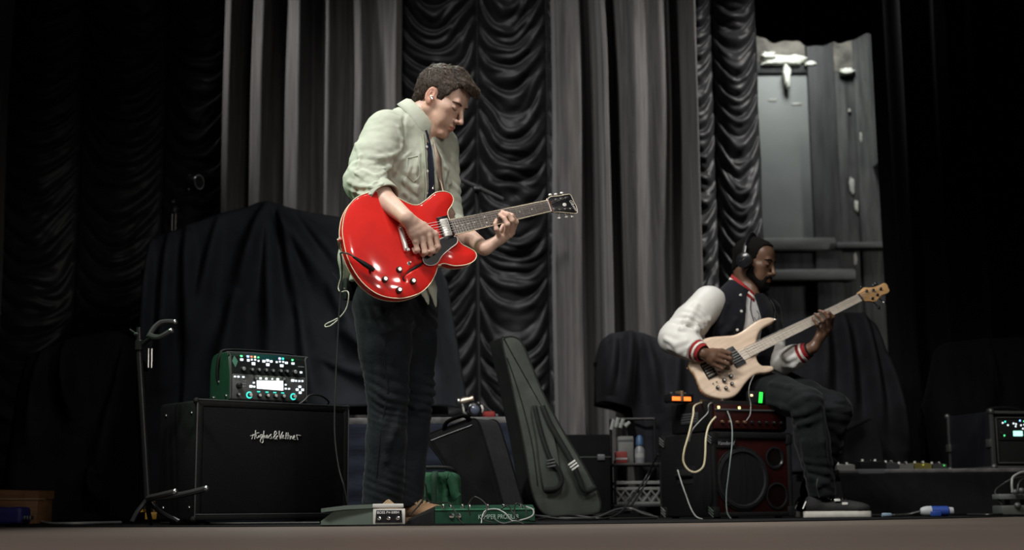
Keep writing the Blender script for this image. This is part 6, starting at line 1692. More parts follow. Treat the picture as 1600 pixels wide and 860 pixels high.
# ---------------------------------------------------------------- green holdall
M_grb = mat('green_canvas', (.022, .105, .052), .8, vary=.2, vscale=12, bump=.3, bscale=160)
hb = thing('holdall', 'bright green canvas holdall on the floor behind the foot controller', 'bag', (W(680, 810, 5.95).x, 6.0, 0))
ha = W(632, 815, 5.95); hx0, hx1 = W(634, 800, 5.95).x, W(718, 800, 5.95).x; hz = W(676, 738, 5.95).z
H = SDF(); H.box(((hx0 + hx1) / 2, 6.05, hz / 2 + .004), ((hx1 - hx0) / 2, .10, hz / 2 - .004), None, .03, .0)
H.custom(lambda p: .004 * vnoise(p * 12, 2), (-99,) * 3, (99,) * 3, 'd', 0)
H.ridges([[(656, 742), (658, 770), (654, 800)], [(672, 742), (676, 775), (674, 800)], [(694, 742), (698, 770), (696, 795)]], .008, .014)
sdf_obj(H, 'body', .006, M_grb, hb)
def ribbon(pts, wd, nrm, name, m, par, t=.004, res=5):
    q = smooth_path(pts, res); G_ = np.zeros((len(q), 2, 3))
    for i in range(len(q)):
        tt = (q[min(i + 1, len(q) - 1)] - q[max(i - 1, 0)]).normalized(); sd = tt.cross(Vector(nrm)).normalized(); G_[i, 0] = q[i] - sd * wd; G_[i, 1] = q[i] + sd * wd
    o = link(name, grid_mesh(name, G_), m, par); o.modifiers.new('t', 'SOLIDIFY').thickness = t; return o
k = MB(); pz = [W(*q, 5.925) for q in ((642, 800), (642, 766), (646, 756), (656, 752), (664, 756), (667, 768), (667, 800))]
k.loft([pz, [q + Vector((0, -.02, 0)) for q in inset_mm(pz, .0)]]); k.build('end_pocket', M_grb, hb)
k = MB(); k.tube(smooth_path([q + Vector((0, -.021, 0)) for q in pz], 3), .003, 6); k.build('pocket_zip', M_blackmat, hb)
ribbon([W(*q, 5.92) for q in ((690, 748), (700, 744), (707, 756), (711, 772), (716, 778))], .018, (0, -1, 0), 'flap_strap', M_grb, hb)
ribbon([W(678, 800, 5.93), W(678, 770, 5.925), W(679, 744, 5.93), W(680, 738, 6.0)], .012, (0, -1, 0), 'webbing', mat('dark_green_webbing', (.012, .05, .026), .8), hb)
k = MB(); k.tube(smooth_path([W(645, 742, 6.02), W(652, 733, 6.0), W(680, 731, 6.0), W(706, 733, 6.0), W(712, 742, 6.02)], 5), .008, 8); k.build('handle', M_blackmat, hb)

# ---------------------------------------------------------------- bass stack: cabinet, amplifier, gadgets
QM = frame_z((.935, 6.72, 0), 25)
bc = empty_m('bass_cabinet', 'black bass cabinet with a red baffle darkened for shade and one big speaker under the bassist', 'speaker', QM)
qw, qd, qh = .45, .48, .405
M_redb = mat('shaded_red_baffle', (.022, .0035, .003), .6, spec=.12, vary=.3, vscale=8); M_cone = mat('speaker_paper', (.014, .0145, .016), .7, spec=.2, bump=.1, bscale=120); M_corner = mat('corner_metal', (.20, .215, .205), .4, .5)  # baffle red is darkened in its colour for the bassist's leg shadow
k = MB(); k.box((0, .022, .008), (qw, qd, qh), .01); k.build('body', M_tolex, bc, False)
k = MB(); k.box((.02, .012, .028), (qw - .02, .03, qh - .02), .001); k.build('baffle', M_redb, bc, False)
for a, b in (((0, 0, qh - .03), (qw, .03, qh)), ((0, 0, .008), (qw, .03, .03)), ((0, 0, .012), (.022, .03, qh - .004)), ((qw - .022, 0, .012), (qw, .03, qh - .004))):
    k = MB(); k.box(a, b, .005); k.build('front_frame', M_tolex, bc, False)
sp_ = (.165, .010, .185)
k = MB(); k.lathe([(.135, 0), (.142, .004), (.140, .010), (.128, .012), (.122, .006), (.112, -.002), (.05, -.040), (.046, -.034), (.03, -.024), (.002, -.020)], 40, sp_, (0, -1, 0)); k.build('woofer', M_cone, bc, False)
k = MB(); k.lathe([(.146, -.004), (.152, .0), (.150, .004), (.140, .005)], 40, sp_, (0, -1, 0)); k.build('woofer_ring', M_blackmat, bc, False)
for i in range(8):
    a = 6.2832 * i / 8 + .2; k = MB(); k.lathe([(.005, 0), (.004, .004)], 8, (sp_[0] + .145 * math.cos(a), .006, sp_[2] + .145 * math.sin(a)), (0, -1, 0)); k.build('screw', M_blackgloss, bc, False)
k = MB(); k.lathe([(.052, -.002), (.054, .003), (.046, .005), (.030, -.012), (.012, -.03), (.002, -.03)], 26, (.355, .010, .285), (0, -1, 0)); k.build('tweeter', M_blackgloss, bc, False)
k = MB(); k.lathe([(.062, -.002), (.064, .004), (.055, .005), (.050, -.02), (.002, -.022)], 26, (.36, .010, .105), (0, -1, 0)); k.build('port', M_blackmat, bc, False)
k = MB(); k.box((.018, .002, qh - .075), (.135, .014, qh - .03), .003); k.build('badge_plate', M_blackgloss, bc, False)
text_mesh('badge_lettering', 'Vanderkl', .026, mat('dull_silver_print', (.30, .30, .32), .4), Matrix.Translation((.026, .0012, qh - .062)) @ RX, bc, shear=.35, world=False)
for z_ in (.008, qh - .055):
    for y0, y1 in ((-.002, .05), (qd - .05, qd + .002)):
        k = MB(); k.box((-.004, y0, z_), (.03, y1, z_ + .047), .004); cc_ = k.build('corner_protector', M_blackmat, bc, False)
        for i in range(3): k = MB(Matrix.Translation((-.005, (y0 + y1) / 2, z_ + .023 + (i - 1) * .013)) @ Matrix.Rotation(.5, 4, 'X')); k.box((-.002, -.024, -.003), (.001, .024, .003), .0008); k.build('corner_rib', M_corner, cc_, False)
for z_ in (.008, qh - .055): k = MB(); k.box((qw - .03, -.003, z_), (qw + .004, .05, z_ + .047), .004); k.build('corner_protector', M_blackmat, bc, False)
k = MB(); k.box((-.001, .16, .15), (.003, .34, .25), .002); hd_ = k.build('handle_plate', M_blackmat, bc, False)
k = MB(); k.box((-.004, .18, .165), (.001, .32, .235), .002); k.build('handle_recess', mat('pit_black', (.003, .003, .003), .9), hd_, False)
k = MB(); k.tube([(-.008, .175, .205), (-.012, .2, .207), (-.012, .30, .207), (-.008, .325, .205)], .008, 8); k.build('handle_grip', M_blackmat, hd_, False)
for x in (.05, qw - .05):
    for y in (.06, qd - .05): k = MB(); k.lathe([(.018, 0), (.018, .01)], 10, (x, y, 0)); k.build('foot', M_blackmat, bc, False)

AM = frame_z((.955, 6.80, qh + .001), 24)
ba = empty_m('bass_amplifier', 'black bass amplifier case with a glowing dark red front, used as a seat', 'amplifier', AM)
aw, ad, ah = .43, .40, .155
k = MB(); k.box((0, .03, .008), (aw, ad, ah), .008); k.build('case', M_tolex, ba, False)
k = MB(); k.box((.010, .008, .018), (aw - .01, .034, ah - .02), .003); k.build('front_panel', mat('red_amp_panel', (.035, .0045, .004), .4, .2, vary=.25, vscale=14), ba, False)
k = MB(); k.box((.010, .0, ah - .05), (aw - .01, .010, ah - .042), .001); k.build('panel_line', M_edge, ba, False)
for i in range(9):
    x = .05 + i * .042; k = MB(); k.lathe([(.009, 0), (.008, .012), (.006, .014)], 12, (x, .008, .050), (0, -1, 0)); k.build('knob', mat('brassy_knob', (.22, .12, .07), .4, .6) if i < 4 else M_blackgloss, ba, False)
for x in (.034, .150): k = MB(); k.box((x - .005, .003, ah - .042), (x + .005, .010, ah - .030), .001); k.build('pilot_light', led('lit_yellow', (1.0, .85, .25), 3.0), ba, False)
k = MB(); k.box((-.004, .14, .05), (.002, .30, .105), .003); k.build('vent_plate', mat('vent_grey', (.04, .044, .044), .6), ba, False)
for i in range(4): k = MB(); k.box((-.006, .15, .058 + i * .012), (-.002, .29, .063 + i * .012), .001); k.build('vent_slat', M_edge, ba, False)
for x in (.03, aw - .03):
    for y in (.05, ad - .04): k = MB(); k.lathe([(.014, 0), (.014, .01)], 10, (x, y, 0)); k.build('foot', M_blackmat, ba, False)
# tuner pedal with orange display
TM = frame_z((W(1047, 620, 7.02).x, 6.98, qh + .001 + ah + .001), 24)
tz = empty_m('tuner', 'small black tuner with two orange lit bars on the bass amplifier', 'tuner', TM)
k = MB(); k.box((0, 0, .004), (.13, .075, .045), .005); k.build('case', M_blackmat, tz, False)
for x0, x1 in ((.006, .052), (.072, .112)): k = MB(); k.box((x0, -.003, .010), (x1, .002, .030), .001); k.build('lit_bar', L_orange, tz, False)
k = MB(); k.box((.054, -.006, .006), (.070, .05, .060), .002); k.build('clip', mat('brass_clip', (.35, .24, .14), .4, .7), tz, False)
for x in (.02, .1): k = MB(); k.lathe([(.008, 0), (.008, .010)], 10, (x, .03, .044)); k.build('knob', M_edge, tz, False)
for y in (.01, .06):
    for x in (.01, .12): k = MB(); k.lathe([(.006, 0), (.006, .005)], 8, (x, y, 0)); k.build('foot', M_blackmat, tz, False)
JM = TM @ Matrix.Translation((.155, -.02, 0))
jx = empty_m('jack_adapter', 'brass and chrome plug adapter lying beside the orange tuner', 'adapter', JM)
k = MB(); k.lathe([(.007, 0), (.008, .004), (.008, .05), (.006, .052)], 12, (0, 0, .009), (1, .1, 0)); k.build('sleeve', mat('brass_clip2', (.40, .30, .18), .35, .8), jx, False)
k = MB(); k.lathe([(.009, .05), (.009, .075), (.005, .078), (.005, .1)], 12, (0, 0, .009), (1, .1, 0)); k.build('plug', M_chrome, jx, False)
a0 = JM @ Vector((.045, -.004, .010))
cable('cable', [a0, W(1086, 634, 6.76), W(1083, 650, 6.70), W(1076, 680, 6.66), W(1069, 705, 6.65), W(1068, 722, 6.65), W(1076, 735, 6.64), W(1088, 738, 6.63), W(1099, 729, 6.63), W(1102, 710, 6.64), W(1103, 685, 6.66), W(1108, 665, 6.69), W(1118, 652, 6.73)], .0048, M_cablecream, 'cream cable hanging in a long loop down the bass cabinet')
cable('cable', [a0 + Vector((.05, 0, .0)), W(1108, 632, 6.75), W(1106, 645, 6.74), W(1094, 658, 6.71), W(1082, 672, 6.68), W(1077, 690, 6.72)], .003, M_cablegrey, 'short grey cable curling past the cream cable on the bass amplifier')
bj = thing('instrument_cable', 'grey bass cable with a chrome plug hanging in front of the speaker', 'cable', W(1135, 770, 6.7))
pq = bl_(1129.5, 623); pw = BO + BU * pq.x + BV * pq.y + BN * -.02
k = MB(); d_ = (W(1142, 652, 6.80) - pw).normalized(); k.lathe([(.005, -.004), (.0085, .0), (.0085, .012), (.0075, .014), (.0070, .07), (.005, .075)], 12, pw, d_); k.build('plug', M_chrome, bj)
k = MB(); k.tube(smooth_path([pw + d_ * .072, W(1143, 662, 6.74), W(1144, 690, 6.70), W(1141, 720, 6.68), W(1138, 745, 6.68), W(1135, 772, 6.69), W(1136, 800, 6.69), W(1142, 811, 6.69)], 6), .0032, 8); k.build('lead', mat('blue_grey_lead', (.20, .24, .24), .5), bj)
cable('cable', [W(1059, 735, 6.86), W(1064, 752, 6.80), W(1072, 775, 6.74), W(1080, 796, 6.70), W(1088, 808, 6.68), W(1098, 812, 6.66)], .0035, M_cablegrey, 'grey cable trailing from the side handle of the bass cabinet to the floor')
bq = thing('bodypack', 'wireless bodypack with a green lit bar on the bassist\'s hip', 'bodypack', W(1184, 620, 6.98))
Mb = Matrix.Translation(W(1184, 621, 6.93)) @ Matrix.Rotation(math.radians(12), 4, 'Z')
k = MB(Mb); k.box((-.05, 0, -.03), (.035, .03, .03), .005); k.build('case', M_blackmat, bq)
k = MB(Mb @ Matrix.Rotation(.12, 4, 'Y')); k.box((.006, -.003, -.026), (.024, .003, .026), .001); k.build('lit_bar', led('lit_pure_green', (.02, 1.0, .06), 1.6), bq)
k = MB(Mb); k.box((-.038, -.003, .004), (-.026, .003, .014), .001); k.build('pilot_light', L_amber, bq)
cable('earphone_wire', [B(1180, 583, -.03), W(1172, 600, 6.88), W(1170, 616, 6.87), W(1173, 632, 6.88), W(1172, 648, 6.82), W(1166, 658, 6.80)], .002, M_cablegrey, 'thin grey wire dropping from the bass to the amplifier')

# ---------------------------------------------------------------- stands
M_stand = mat('stand_black', (.018, .018, .019), .35, .3); M_foam = mat('black_foam', (.022, .022, .023), .8)
gs = thing('guitar_stand', 'tall black guitar stand with a padded yoke at the left of the cabinet', 'stand', W(232, 812, 5.7))
D = 5.7
k = MB(); k.tube([W(217, 512, D), W(218, 560, D), W(224, 660, D), W(231, 782, D)], [.010, .012, .012, .014], 10); k.build('pole', M_stand, gs)
k = MB(); q = W(218, 540, D); k.lathe([(.016, -.02), (.018, -.018), (.018, .018), (.016, .02)], 12, q); k.build('collar', M_stand, gs)
k = MB(); q = W(214, 523, D); k.ball(q, (.014, .012, .012)); k.cyl(q, q + Vector((-.03, 0, .02)), .005); k.build('knob', M_stand, gs)
k = MB(); k.tube([W(221, 541, D), W(231, 532, D - .03), W(238, 526, D - .05)], .009, 8); k.build('neck_bracket', M_stand, gs)
for P_ in ([(232, 528, 0), (240, 514, .02), (250, 505, .04), (262, 503, .05), (273, 503.5, .05)], [(234, 524, -.03), (242, 527, -.08), (250, 527, -.1), (258, 523, -.11), (267, 517, -.11)]):
    k = MB(); pts = smooth_path([W(x, y, D - .04 + d2) for x, y, d2 in P_], 5); k.tube(pts, .011, 8); yo = k.build('yoke_arm', M_foam, gs)
    k = MB(); k.ball(pts[-1], .011); k.build('end_cap', M_screw, yo)
for P_ in ([(231, 779, 0), (245, 776, -.1), (262, 772, -.16), (273, 769, -.18)], [(240, 779, 0), (275, 775, -.05), (300, 770, -.1), (322, 764, -.13)]):
    k = MB(); pts = smooth_path([W(x, y, D + d2) for x, y, d2 in P_], 5); k.tube(pts, .012, 8); yo = k.build('cradle_arm', M_foam, gs)
    k = MB(); k.ball(pts[-1], .0125); k.build('end_cap', M_screw, yo)
for P_ in ([(231, 780), (215, 800), (206, 817)], [(231, 780), (250, 800), (280, 816)], [(231, 780), (232, 800), (236, 818)]):
    k = MB(); k.tube(smooth_path([W(x, y, D + (.0 if i < 1 else (.12 if P_[2][0] == 236 else -.03) * i)) for i, (x, y) in enumerate(P_)], 4), .010, 8); lg = k.build('leg', M_stand, gs)
for x in (232, 237):
    k = MB(); k.tube([W(x, 545, D + .02), W(x - .5, 575, D + .02)], .004, 6); k.build('hook', M_steel, gs)
yc = thing('clamp', 'yellow painted metal clamp at the foot of the tall guitar stand', 'clamp', W(236, 815, 6.1))
M_yel = mat('yellow_paint', (.42, .24, .035), .5, vary=.2, vscale=40)
k = MB(); tri = [W(*q, 6.12) for q in ((217, 801), (219, 795), (225, 784), (229, 783), (231, 800))]; k.loft([tri, [q + Vector((0, .015, 0)) for q in tri]]); cl1 = k.build('triangle_plate', M_yel, yc)
k = MB(); q = W(225, 793, 6.115); k.lathe([(.008, 0), (.008, .008)], 12, q, (0, -1, 0)); k.build('plate_hole', M_blackmat, cl1)
k = MB(); a = W(228, 812.5, 6.10); b = W(247, 801, 6.10); k.box((a.x, 6.08, a.z), (b.x, 6.14, b.z), .004); k.build('jaw_block', M_yel, yc)
k = MB(); k.cyl(W(241, 801, 6.11), W(242, 785, 6.11), .006, n=8); k.ball(W(241.5, 784, 6.11), .009); k.build('screw_handle', mat('brass_dull', (.35, .22, .12), .4, .7), yc)

ms = thing('microphone_stand', 'microphone on a stand rising behind the big black cloth', 'microphone', (W(272, 360, 8.75).x, 8.75, rz))
D = 8.75
for x in (269, 274.5): k = MB(); k.cyl(Vector((W(x, 340, D).x, D, rz)), W(x, 332, D), .008, n=8); k.build('pole', M_stand, ms)
k = MB(); q = W(272, 327, D); k.lathe([(.018, -.03), (.024, -.02), (.024, .01), (.016, .02)], 12, q); k.build('clutch', M_stand, ms)
k = MB(); k.ball(W(270, 316, D), (.022, .02, .022)); k.build('knob', M_stand, ms)
k = MB(); k.tube([W(272, 320, D), W(285, 305, D - .03), W(297, 291, D - .06)], .009, 8); k.build('boom', M_stand, ms)
a, b = W(292, 286, D - .06), W(320, 284, D - .12); dd = (b - a).normalized()
k = MB(); k.lathe([(.02, 0), (.036, .012), (.045, .03), (.045, .085), (.040, .10)], 16, a, dd); k.build('capsule', M_blackmat, ms)
k = MB(); k.lathe([(.047, .085), (.049, .09), (.047, .098)], 16, a, dd); k.build('capsule_ring', M_screw, ms)
k = MB(); k.tube([a + dd * .02 + Vector((0, 0, .05)), a + dd * .02 + Vector((0, -.02, -.055))], .006, 6); k.build('shock_mount', M_screw, ms)

bs = thing('boom_stand', 'black boom stand behind the guitarist\'s chest', 'stand', (W(747, 600, 9.0).x, 9.0, rz))
D = 9.0
k = MB(); k.tube([W(700, 272, D), W(745, 293, D), W(786, 312, D)], [.012, .016, .014], 8); k.build('boom', M_foam, bs)
k = MB(); k.cyl(Vector((W(747, 320, D).x, D + .02, rz)), W(745, 296, D + .02), .012, n=8); k.build('pole', M_stand, bs)
k = MB(); k.ball(W(745, 296, D), .025); k.build('clutch', M_stand, bs)
for a_ in (0, 2.1, 4.2): k = MB(); c_ = Vector((W(747, 320, D).x, D + .02, rz)); k.tube([c_ + Vector((0, 0, .2)), c_ + Vector((.22 * math.cos(a_), .12 * math.sin(a_) - .04, .008))], .008, 6); k.build('leg', M_stand, bs)

# ---------------------------------------------------------------- things on the riser behind the guitarist
D = 7.62
cg = thing('metal_clamp', 'shiny metal clamp with round glass on the edge of the navy riser', 'clamp', W(735, 652, D))
a, b = W(720, 628, D), W(740, 623, D)
k = MB(); k.tube([a, a.lerp(b, .3), a.lerp(b, .7), b], [.016, .020, .013, .018], 12); k.build('barrel', mat('pale_brass', (.75, .62, .48), .3, .7), cg)
k = MB(); k.ball(W(717, 628, D), (.018, .02, .022)); k.build('end_cap', M_screw, cg)
k = MB(); q = W(741, 641, D - .02); k.lathe([(.036, -.02), (.040, -.01), (.038, .02), (.028, .026)], 18, q, (.2, -1, 0)); k.build('round_housing', M_blackgloss, cg)
k = MB(); k.lathe([(.024, 0), (.016, .006), (.002, .009)], 16, q + Vector((.005, -.026, 0)), (.2, -1, 0)); k.build('glass', mat('blue_glass', (.10, .12, .17), .15), cg)
k = MB(); k.tube([W(722, 632, D), W(724, 644, D), W(732, 652, D)], .010, 8); k.build('arm', M_steel, cg)
k = MB(); k.ball(W(752, 640, D), (.014, .014, .024)); k.build('knob', M_white, cg)
for x in (732, 750): k = MB(); q = W(x, 650, D); k.cyl((q.x, q.y, rz), (q.x, q.y, q.z + .02), .014, n=10); k.build('foot', M_blackmat, cg)
rt = thing('pouch', 'small flat red pouch lying on the navy riser', 'pouch', W(762, 650, 7.66))
q = W(761, 651, 7.66); k = MB(); k.box((q.x - .045, 7.62, rz + .004), (q.x + .045, 7.72, rz + .042), .012); k.build('body', mat('red_fabric', (.24, .015, .014), .7, bump=.3, bscale=80), rt)
k = MB(); k.box((q.x + .043, 7.64, rz + .008), (q.x + .06, 7.7, rz + .028), .004); k.build('tab', M_edge, rt)

# ---------------------------------------------------------------- black case and trolley between gig bag and bass stack
D = 7.75
fc = thing('flight_case', 'plain black case on the floor between the gig bag and the trolley', 'case', (W(922, 800, D).x, D + .2, 0))
a, b = W(884, 806, D), W(953, 679, D)
k = MB(); k.box((a.x, D, .012), (b.x, D + .4, b.z), .01); k.build('body', M_bagk, fc)
k = MB(); k.box((a.x - .003, D - .003, b.z * .72), (b.x + .003, D + .403, b.z * .735), .002); k.build('lid_line', mat('green_black', (.02, .03, .024), .6), fc)
for x in (a.x + .05, b.x - .05): k = MB(); k.box((x - .02, D - .01, b.z * .69), (x + .02, D, b.z * .76), .003); k.build('latch', M_edge, fc)
for x in (a.x + .03, b.x - .03):
    for y in (.04, .36): k = MB(); k.cyl((x, D + y, 0), (x, D + y, .014), .02, n=10); k.build('foot', M_blackmat, fc)
D = 7.95
tr = thing('trolley', 'dark two-shelf trolley holding small items beside the bass stack', 'trolley', (W(995, 800, D).x, D + .15, 0))
x0, x1 = W(958, 700, D).x, W(1034, 700, D).x
zs_ = [W(995, 724, D).z, W(995, 789, D).z]
for z_ in zs_: k = MB(); k.box((x0, D, z_ - .012), (x1, D + .3, z_), .003); k.build('shelf', mat('dark_shelf', (.03, .03, .03), .6), tr)
for x in (x0 + .008, x1 - .008):
    for y in (.008, .29): k = MB(); k.cyl((x, D + y, 0), (x, D + y, W(995, 650 if y > .1 else 720, D).z), .008, n=8); k.build('upright', M_stand, tr)
k = MB(); k.cyl((x0 + .008, D + .29, W(995, 650, D).z), (x1 - .008, D + .29, W(995, 650, D).z), .008, n=8); k.build('push_bar', M_stand, tr)
def item_box(name, px0, py0, px1, zb, D, dep, m, label, cat, bev=.004, tilt=0.0, **kw):
    a = W(px0, 700, D).x; b = W(px1, 700, D).x; zt = W((px0 + px1) / 2, py0, D).z
    k = MB(); k.box((a, D, zb + .001), (b, D + dep, zt), bev); o = k.build(name, m); return tag(o, label, cat, **kw), a, b, zt
zt0 = zs_[0]
o, a, b, zt = item_box('carton', 962, 706, 980, zt0, D + .02, .10, mat('red_carton', (.17, .016, .015), .7, vary=.1), 'small red carton on the top shelf of the trolley', 'box')
k = MB(); k.box((a - .001, D + .018, zt0 + .02), (b + .001, D + .05, zt0 + .03), .001); k.build('label_band', mat('dull_paper', (.26, .27, .26), .8), o)
o, a, b, zt = item_box('carton', 966, 682, 990, zt0, D + .14, .10, mat('grey_carton', (.12, .125, .12), .7, vary=.15), 'grey carton behind the red one on the trolley', 'box')
k = MB(); k.box((a - .001, D + .138, zt - .03), (b + .001, D + .15, zt - .015), .001); k.build('tape', M_edge, o)
bt = thing('bottle', 'clear bottle with a blue cap on the trolley', 'bottle', (W(1000, 720, D + .06).x, D + .06, zt0 + .001))
q = bt.location; k = MB(); k.lathe([(.026, 0), (.028, .01), (.028, .075), (.014, .10)], 16, q); k.build('body', mat('hazy_plastic', (.16, .17, .18), .4), bt)
k = MB(); k.lathe([(.018, .095), (.022, .10), (.020, .14), (.010, .155)], 14, q); k.build('cap', mat('blue_cap', (.03, .08, .17), .5), bt)
k = MB(); k.lathe([(.0285, .03), (.0285, .055)], 16, q); k.build('label', mat('dull_paper', (.26, .27, .26), .8), bt)
pp = thing('paper_bundle', 'white rolled papers hanging from the trolley push bar', 'paper', W(968, 668, D + .27))
for i, (xa, ya, xb, yb) in enumerate(((955, 672, 959, 656), (962, 668, 966, 653), (969, 669, 974, 655), (977, 667, 984, 660))):
    k = MB(); k.tube([W(xa, ya, D + .255), W(xb, yb, D + .255)], .011, 8); k.build('roll', mat('dull_paper', (.26, .27, .26), .8), pp)
k = MB(); k.cyl(W(957, 664, D + .262), W(982, 663, D + .262), .010, n=8); k.build('bundle_tie', M_edge, pp)
cr = thing('crate', 'pale grey slatted crate with crossed slats on the lower trolley shelf', 'crate', ((x0 + x1) / 2, D + .1, zs_[1]))
zb_, zt_ = zs_[1] + .001, W(995, 752, D).z
M_crate = mat('pale_grey_slat', (.20, .205, .195), .7, vary=.2)
for z0, z1 in ((zb_, zb_ + .014), (zt_ - .05, zt_ - .034), (zt_ - .018, zt_)): k = MB(); k.box((x0 + .012, D + .01, z0), (x1 - .012, D + .25, z1), .002); k.build('rail', M_crate, cr)
n_ = 5
for i in range(n_):
    xa = x0 + .015 + (x1 - x0 - .03) * i / n_; xb = x0 + .015 + (x1 - x0 - .03) * (i + 1) / n_
    for s_ in (0, 1): k = MB(); k.tube([(xa, D + .014, zb_ + .012 if s_ else zt_ - .05), (xb, D + .014, zt_ - .05 if s_ else zb_ + .012)], .005, 6); k.build('cross_slat', M_crate, cr)
k = MB(); k.box((x0 + .014, D + .03, zb_ + .012), (x1 - .014, D + .24, zt_ - .045), .002); k.build('liner', mat('liner_grey', (.12, .125, .12), .8), cr)
for i, P_ in enumerate(([(835, 806, 6.6), (880, 810, 6.4), (930, 809, 6.5), (962, 797, 6.9), (985, 795, 7.0), (1005, 803, 6.9), (1028, 809, 6.8)], [(850, 809, 6.3), (900, 812, 6.3), (960, 807, 6.6), (990, 775, 7.4), (1010, 745, 7.6), (1028, 710, 7.5)], [(880, 807, 6.9), (930, 806, 6.8), (975, 800, 7.0), (1000, 770, 7.5), (1018, 740, 7.6), (1030, 725, 7.4)],
                        [(900, 808, 6.7), (950, 803, 6.9), (990, 798, 7.0), (1020, 806, 6.9)], [(840, 812, 6.2), (890, 806, 6.5), (940, 811, 6.5), (1000, 812, 6.6), (1026, 812, 6.65)])):
    cable('cable', [W(x, y, D_) if W(x, y, D_).z > .006 else Vector((W(x, y, D_).x, D_, .006)) for x, y, D_ in P_], .005, M_cable if i else mat('dark_grey_cable', (.07, .07, .07), .4),
          ['dark grey cable arching over the floor between gig bag and bass stack', 'black cable rising from the floor past the trolley to the bass stack', 'second black cable rising behind the trolley to the bass stack', 'black cable humped low over the floor before the trolley', 'black cable lying flat on the floor before the gig bag'][i])

# ---------------------------------------------------------------- right side: rack case, pedals, connector, clutter
NM = frame_z((2.585, 7.72, rr + .001), 13)
rk = empty_m('rack_case', 'black rack flight case with a glowing mint screen at the right edge', 'case', NM)
nw, nd, nh = .52, .46, .31
M_alu = mat('dull_aluminium', (.16, .165, .16), .45, .7); M_lam = mat('dark_laminate', (.010, .011, .016), .5)
k = MB(); k.box((0, .02, .004), (nw, nd, nh), .006); k.build('body', M_lam, rk, False)
for a, b in (((0, 0, nh - .012), (nw, .02, nh + .002)), ((0, 0, .002), (nw, .02, .016)), ((0, 0, .002), (.014, .02, nh)), ((nw - .014, 0, .002), (nw, .02, nh)), ((.03, .004, .03), (.036, .012, nh - .03)), ((.03, .004, nh - .036), (nw - .03, .012, nh - .03)), ((.03, .004, .03), (nw - .03, .012, .036))):
    k = MB(); k.box(a, b, .001); k.build('edge_profile', M_alu, rk, False)
for a, b in (((-.003, 0, .0), (.004, .02, nh)), ((-.003, nd - .02, .0), (.004, nd, nh)), ((-.003, 0, .002), (.003, nd, .014))): k = MB(); k.box(a, b, .001); k.build('edge_profile', M_alu, rk, False)
for y in (.0, nd):
    for z_ in (.0, nh): k = MB(); k.ball((.004, y if y else .006, z_ if z_ else .012), .017, 10, 8); k.build('ball_corner', M_alu, rk, False)
for y, z_ in ((.03, nh * .45), (nd - .01, nh * .42)): k = MB(); k.box((-.012, y - .022, z_ - .022), (.002, y + .022, z_ + .022), .004); k.build('latch', M_alu, rk, False)
k = MB(); k.box((.036, .010, .036), (nw - .036, .024, nh - .036), .001); k.build('recess', mat('pit_black', (.003, .003, .003), .9), rk, False)
k = MB(); k.box((.045, .004, nh * .50), (nw - .045, .02, nh - .045), .002); rp = k.build('rack_unit', mat('rack_black', (.012, .013, .013), .4), rk, False)
k = MB(); k.box((.13, .001, nh * .57), (.185, .006, nh * .66), .001); k.build('screen', L_mint, rk, False)
for i, (x, z_, m) in enumerate(((.07, .80, L_white), (.085, .82, L_teal), (.10, .76, L_white), (.135, .79, L_white), (.15, .78, L_white), (.147, .74, L_white), (.175, .84, L_blue), (.20, .83, L_green), (.18, .76, L_white), (.19, .70, L_white), (.20, .77, L_white), (.075, .58, L_green), (.215, .8, L_white), (.23, .74, L_teal))):
    k = MB(); k.box((x - .0035, .001, nh * z_ - .004), (x + .0035, .006, nh * z_ + .004), .0008); k.build('lit_button', m, rk, False)
for x in (.06, .25, .29, .33, .37, .41): k = MB(); k.lathe([(.009, 0), (.008, .012)], 12, (x, .004, nh * .62), (0, -1, 0)); k.build('knob', M_kn, rk, False)
k = MB(); k.tube(smooth_path([(.10, .2, nh), (.11, .2, nh + .025), (.2, .2, nh + .035), (.29, .2, nh + .025), (.30, .2, nh)], 4), .008, 8); k.build('handle', M_blackmat, rk, False)

def stomp(px0, px1, py, D, m, label, leds=(), tilt=0, h_=None):
    a = W(px0, 735, D).x; b = W(px1, 735, D).x; zt = W((px0 + px1) / 2, py, D).z
    T = thing('effect_pedal', label, 'pedal', ((a + b) / 2, D, rr + .001), group='pedals on the low platform')
    k = MB(); k.loft([[Vector((x, D, rr + .003)), Vector((x, D + .11, rr + .003)), Vector((x, D + .11, zt + .008)), Vector((x, D, zt))] for x in (a, b)]); k.build('body', m, T)
    for i in range(3): x = a + (b - a) * (.25 + .25 * i); k = MB(); k.lathe([(.007, 0), (.006, .012)], 10, (x, D + .08, zt + .004)); k.build('knob', M_blackgloss if i % 2 else M_white, T)
    k = MB(); k.lathe([(.009, 0), (.009, .004), (.006, .005), (.006, .012)], 10, ((a + b) / 2, D + .03, zt)); k.build('foot_switch', M_chrome, T)
    for t, mm in leds: x = a + (b - a) * t; k = MB(); k.box((x - .004, D - .003, zt - .010), (x + .004, D + .002, zt - .002), .001); k.build('pilot_light', mm, T)
    return T
stomp(1308, 1336, 727, 7.66, mat('pale_pedal', (.30, .31, .29), .5), 'pale pedal nearest the bassist on the low platform')
stomp(1344, 1384, 722, 7.70, M_blackmat, 'wide black pedal second from the bassist on the low platform')
stomp(1386, 1404, 724, 7.68, mat('dim_pedal', (.06, .06, .065), .5), 'narrow dark pedal between the black and grey ones')
stomp(1406, 1428, 726, 7.66, mat('grey_pedal', (.17, .17, .16), .5), 'mid grey pedal with white knobs on the low platform')
stomp(1430, 1456, 725, 7.67, mat('mustard_pedal', (.16, .14, .03), .5), 'mustard yellow pedal on the low platform', ((.5, led('lit_dim_yellow', (.8, .7, .1), .5)),))
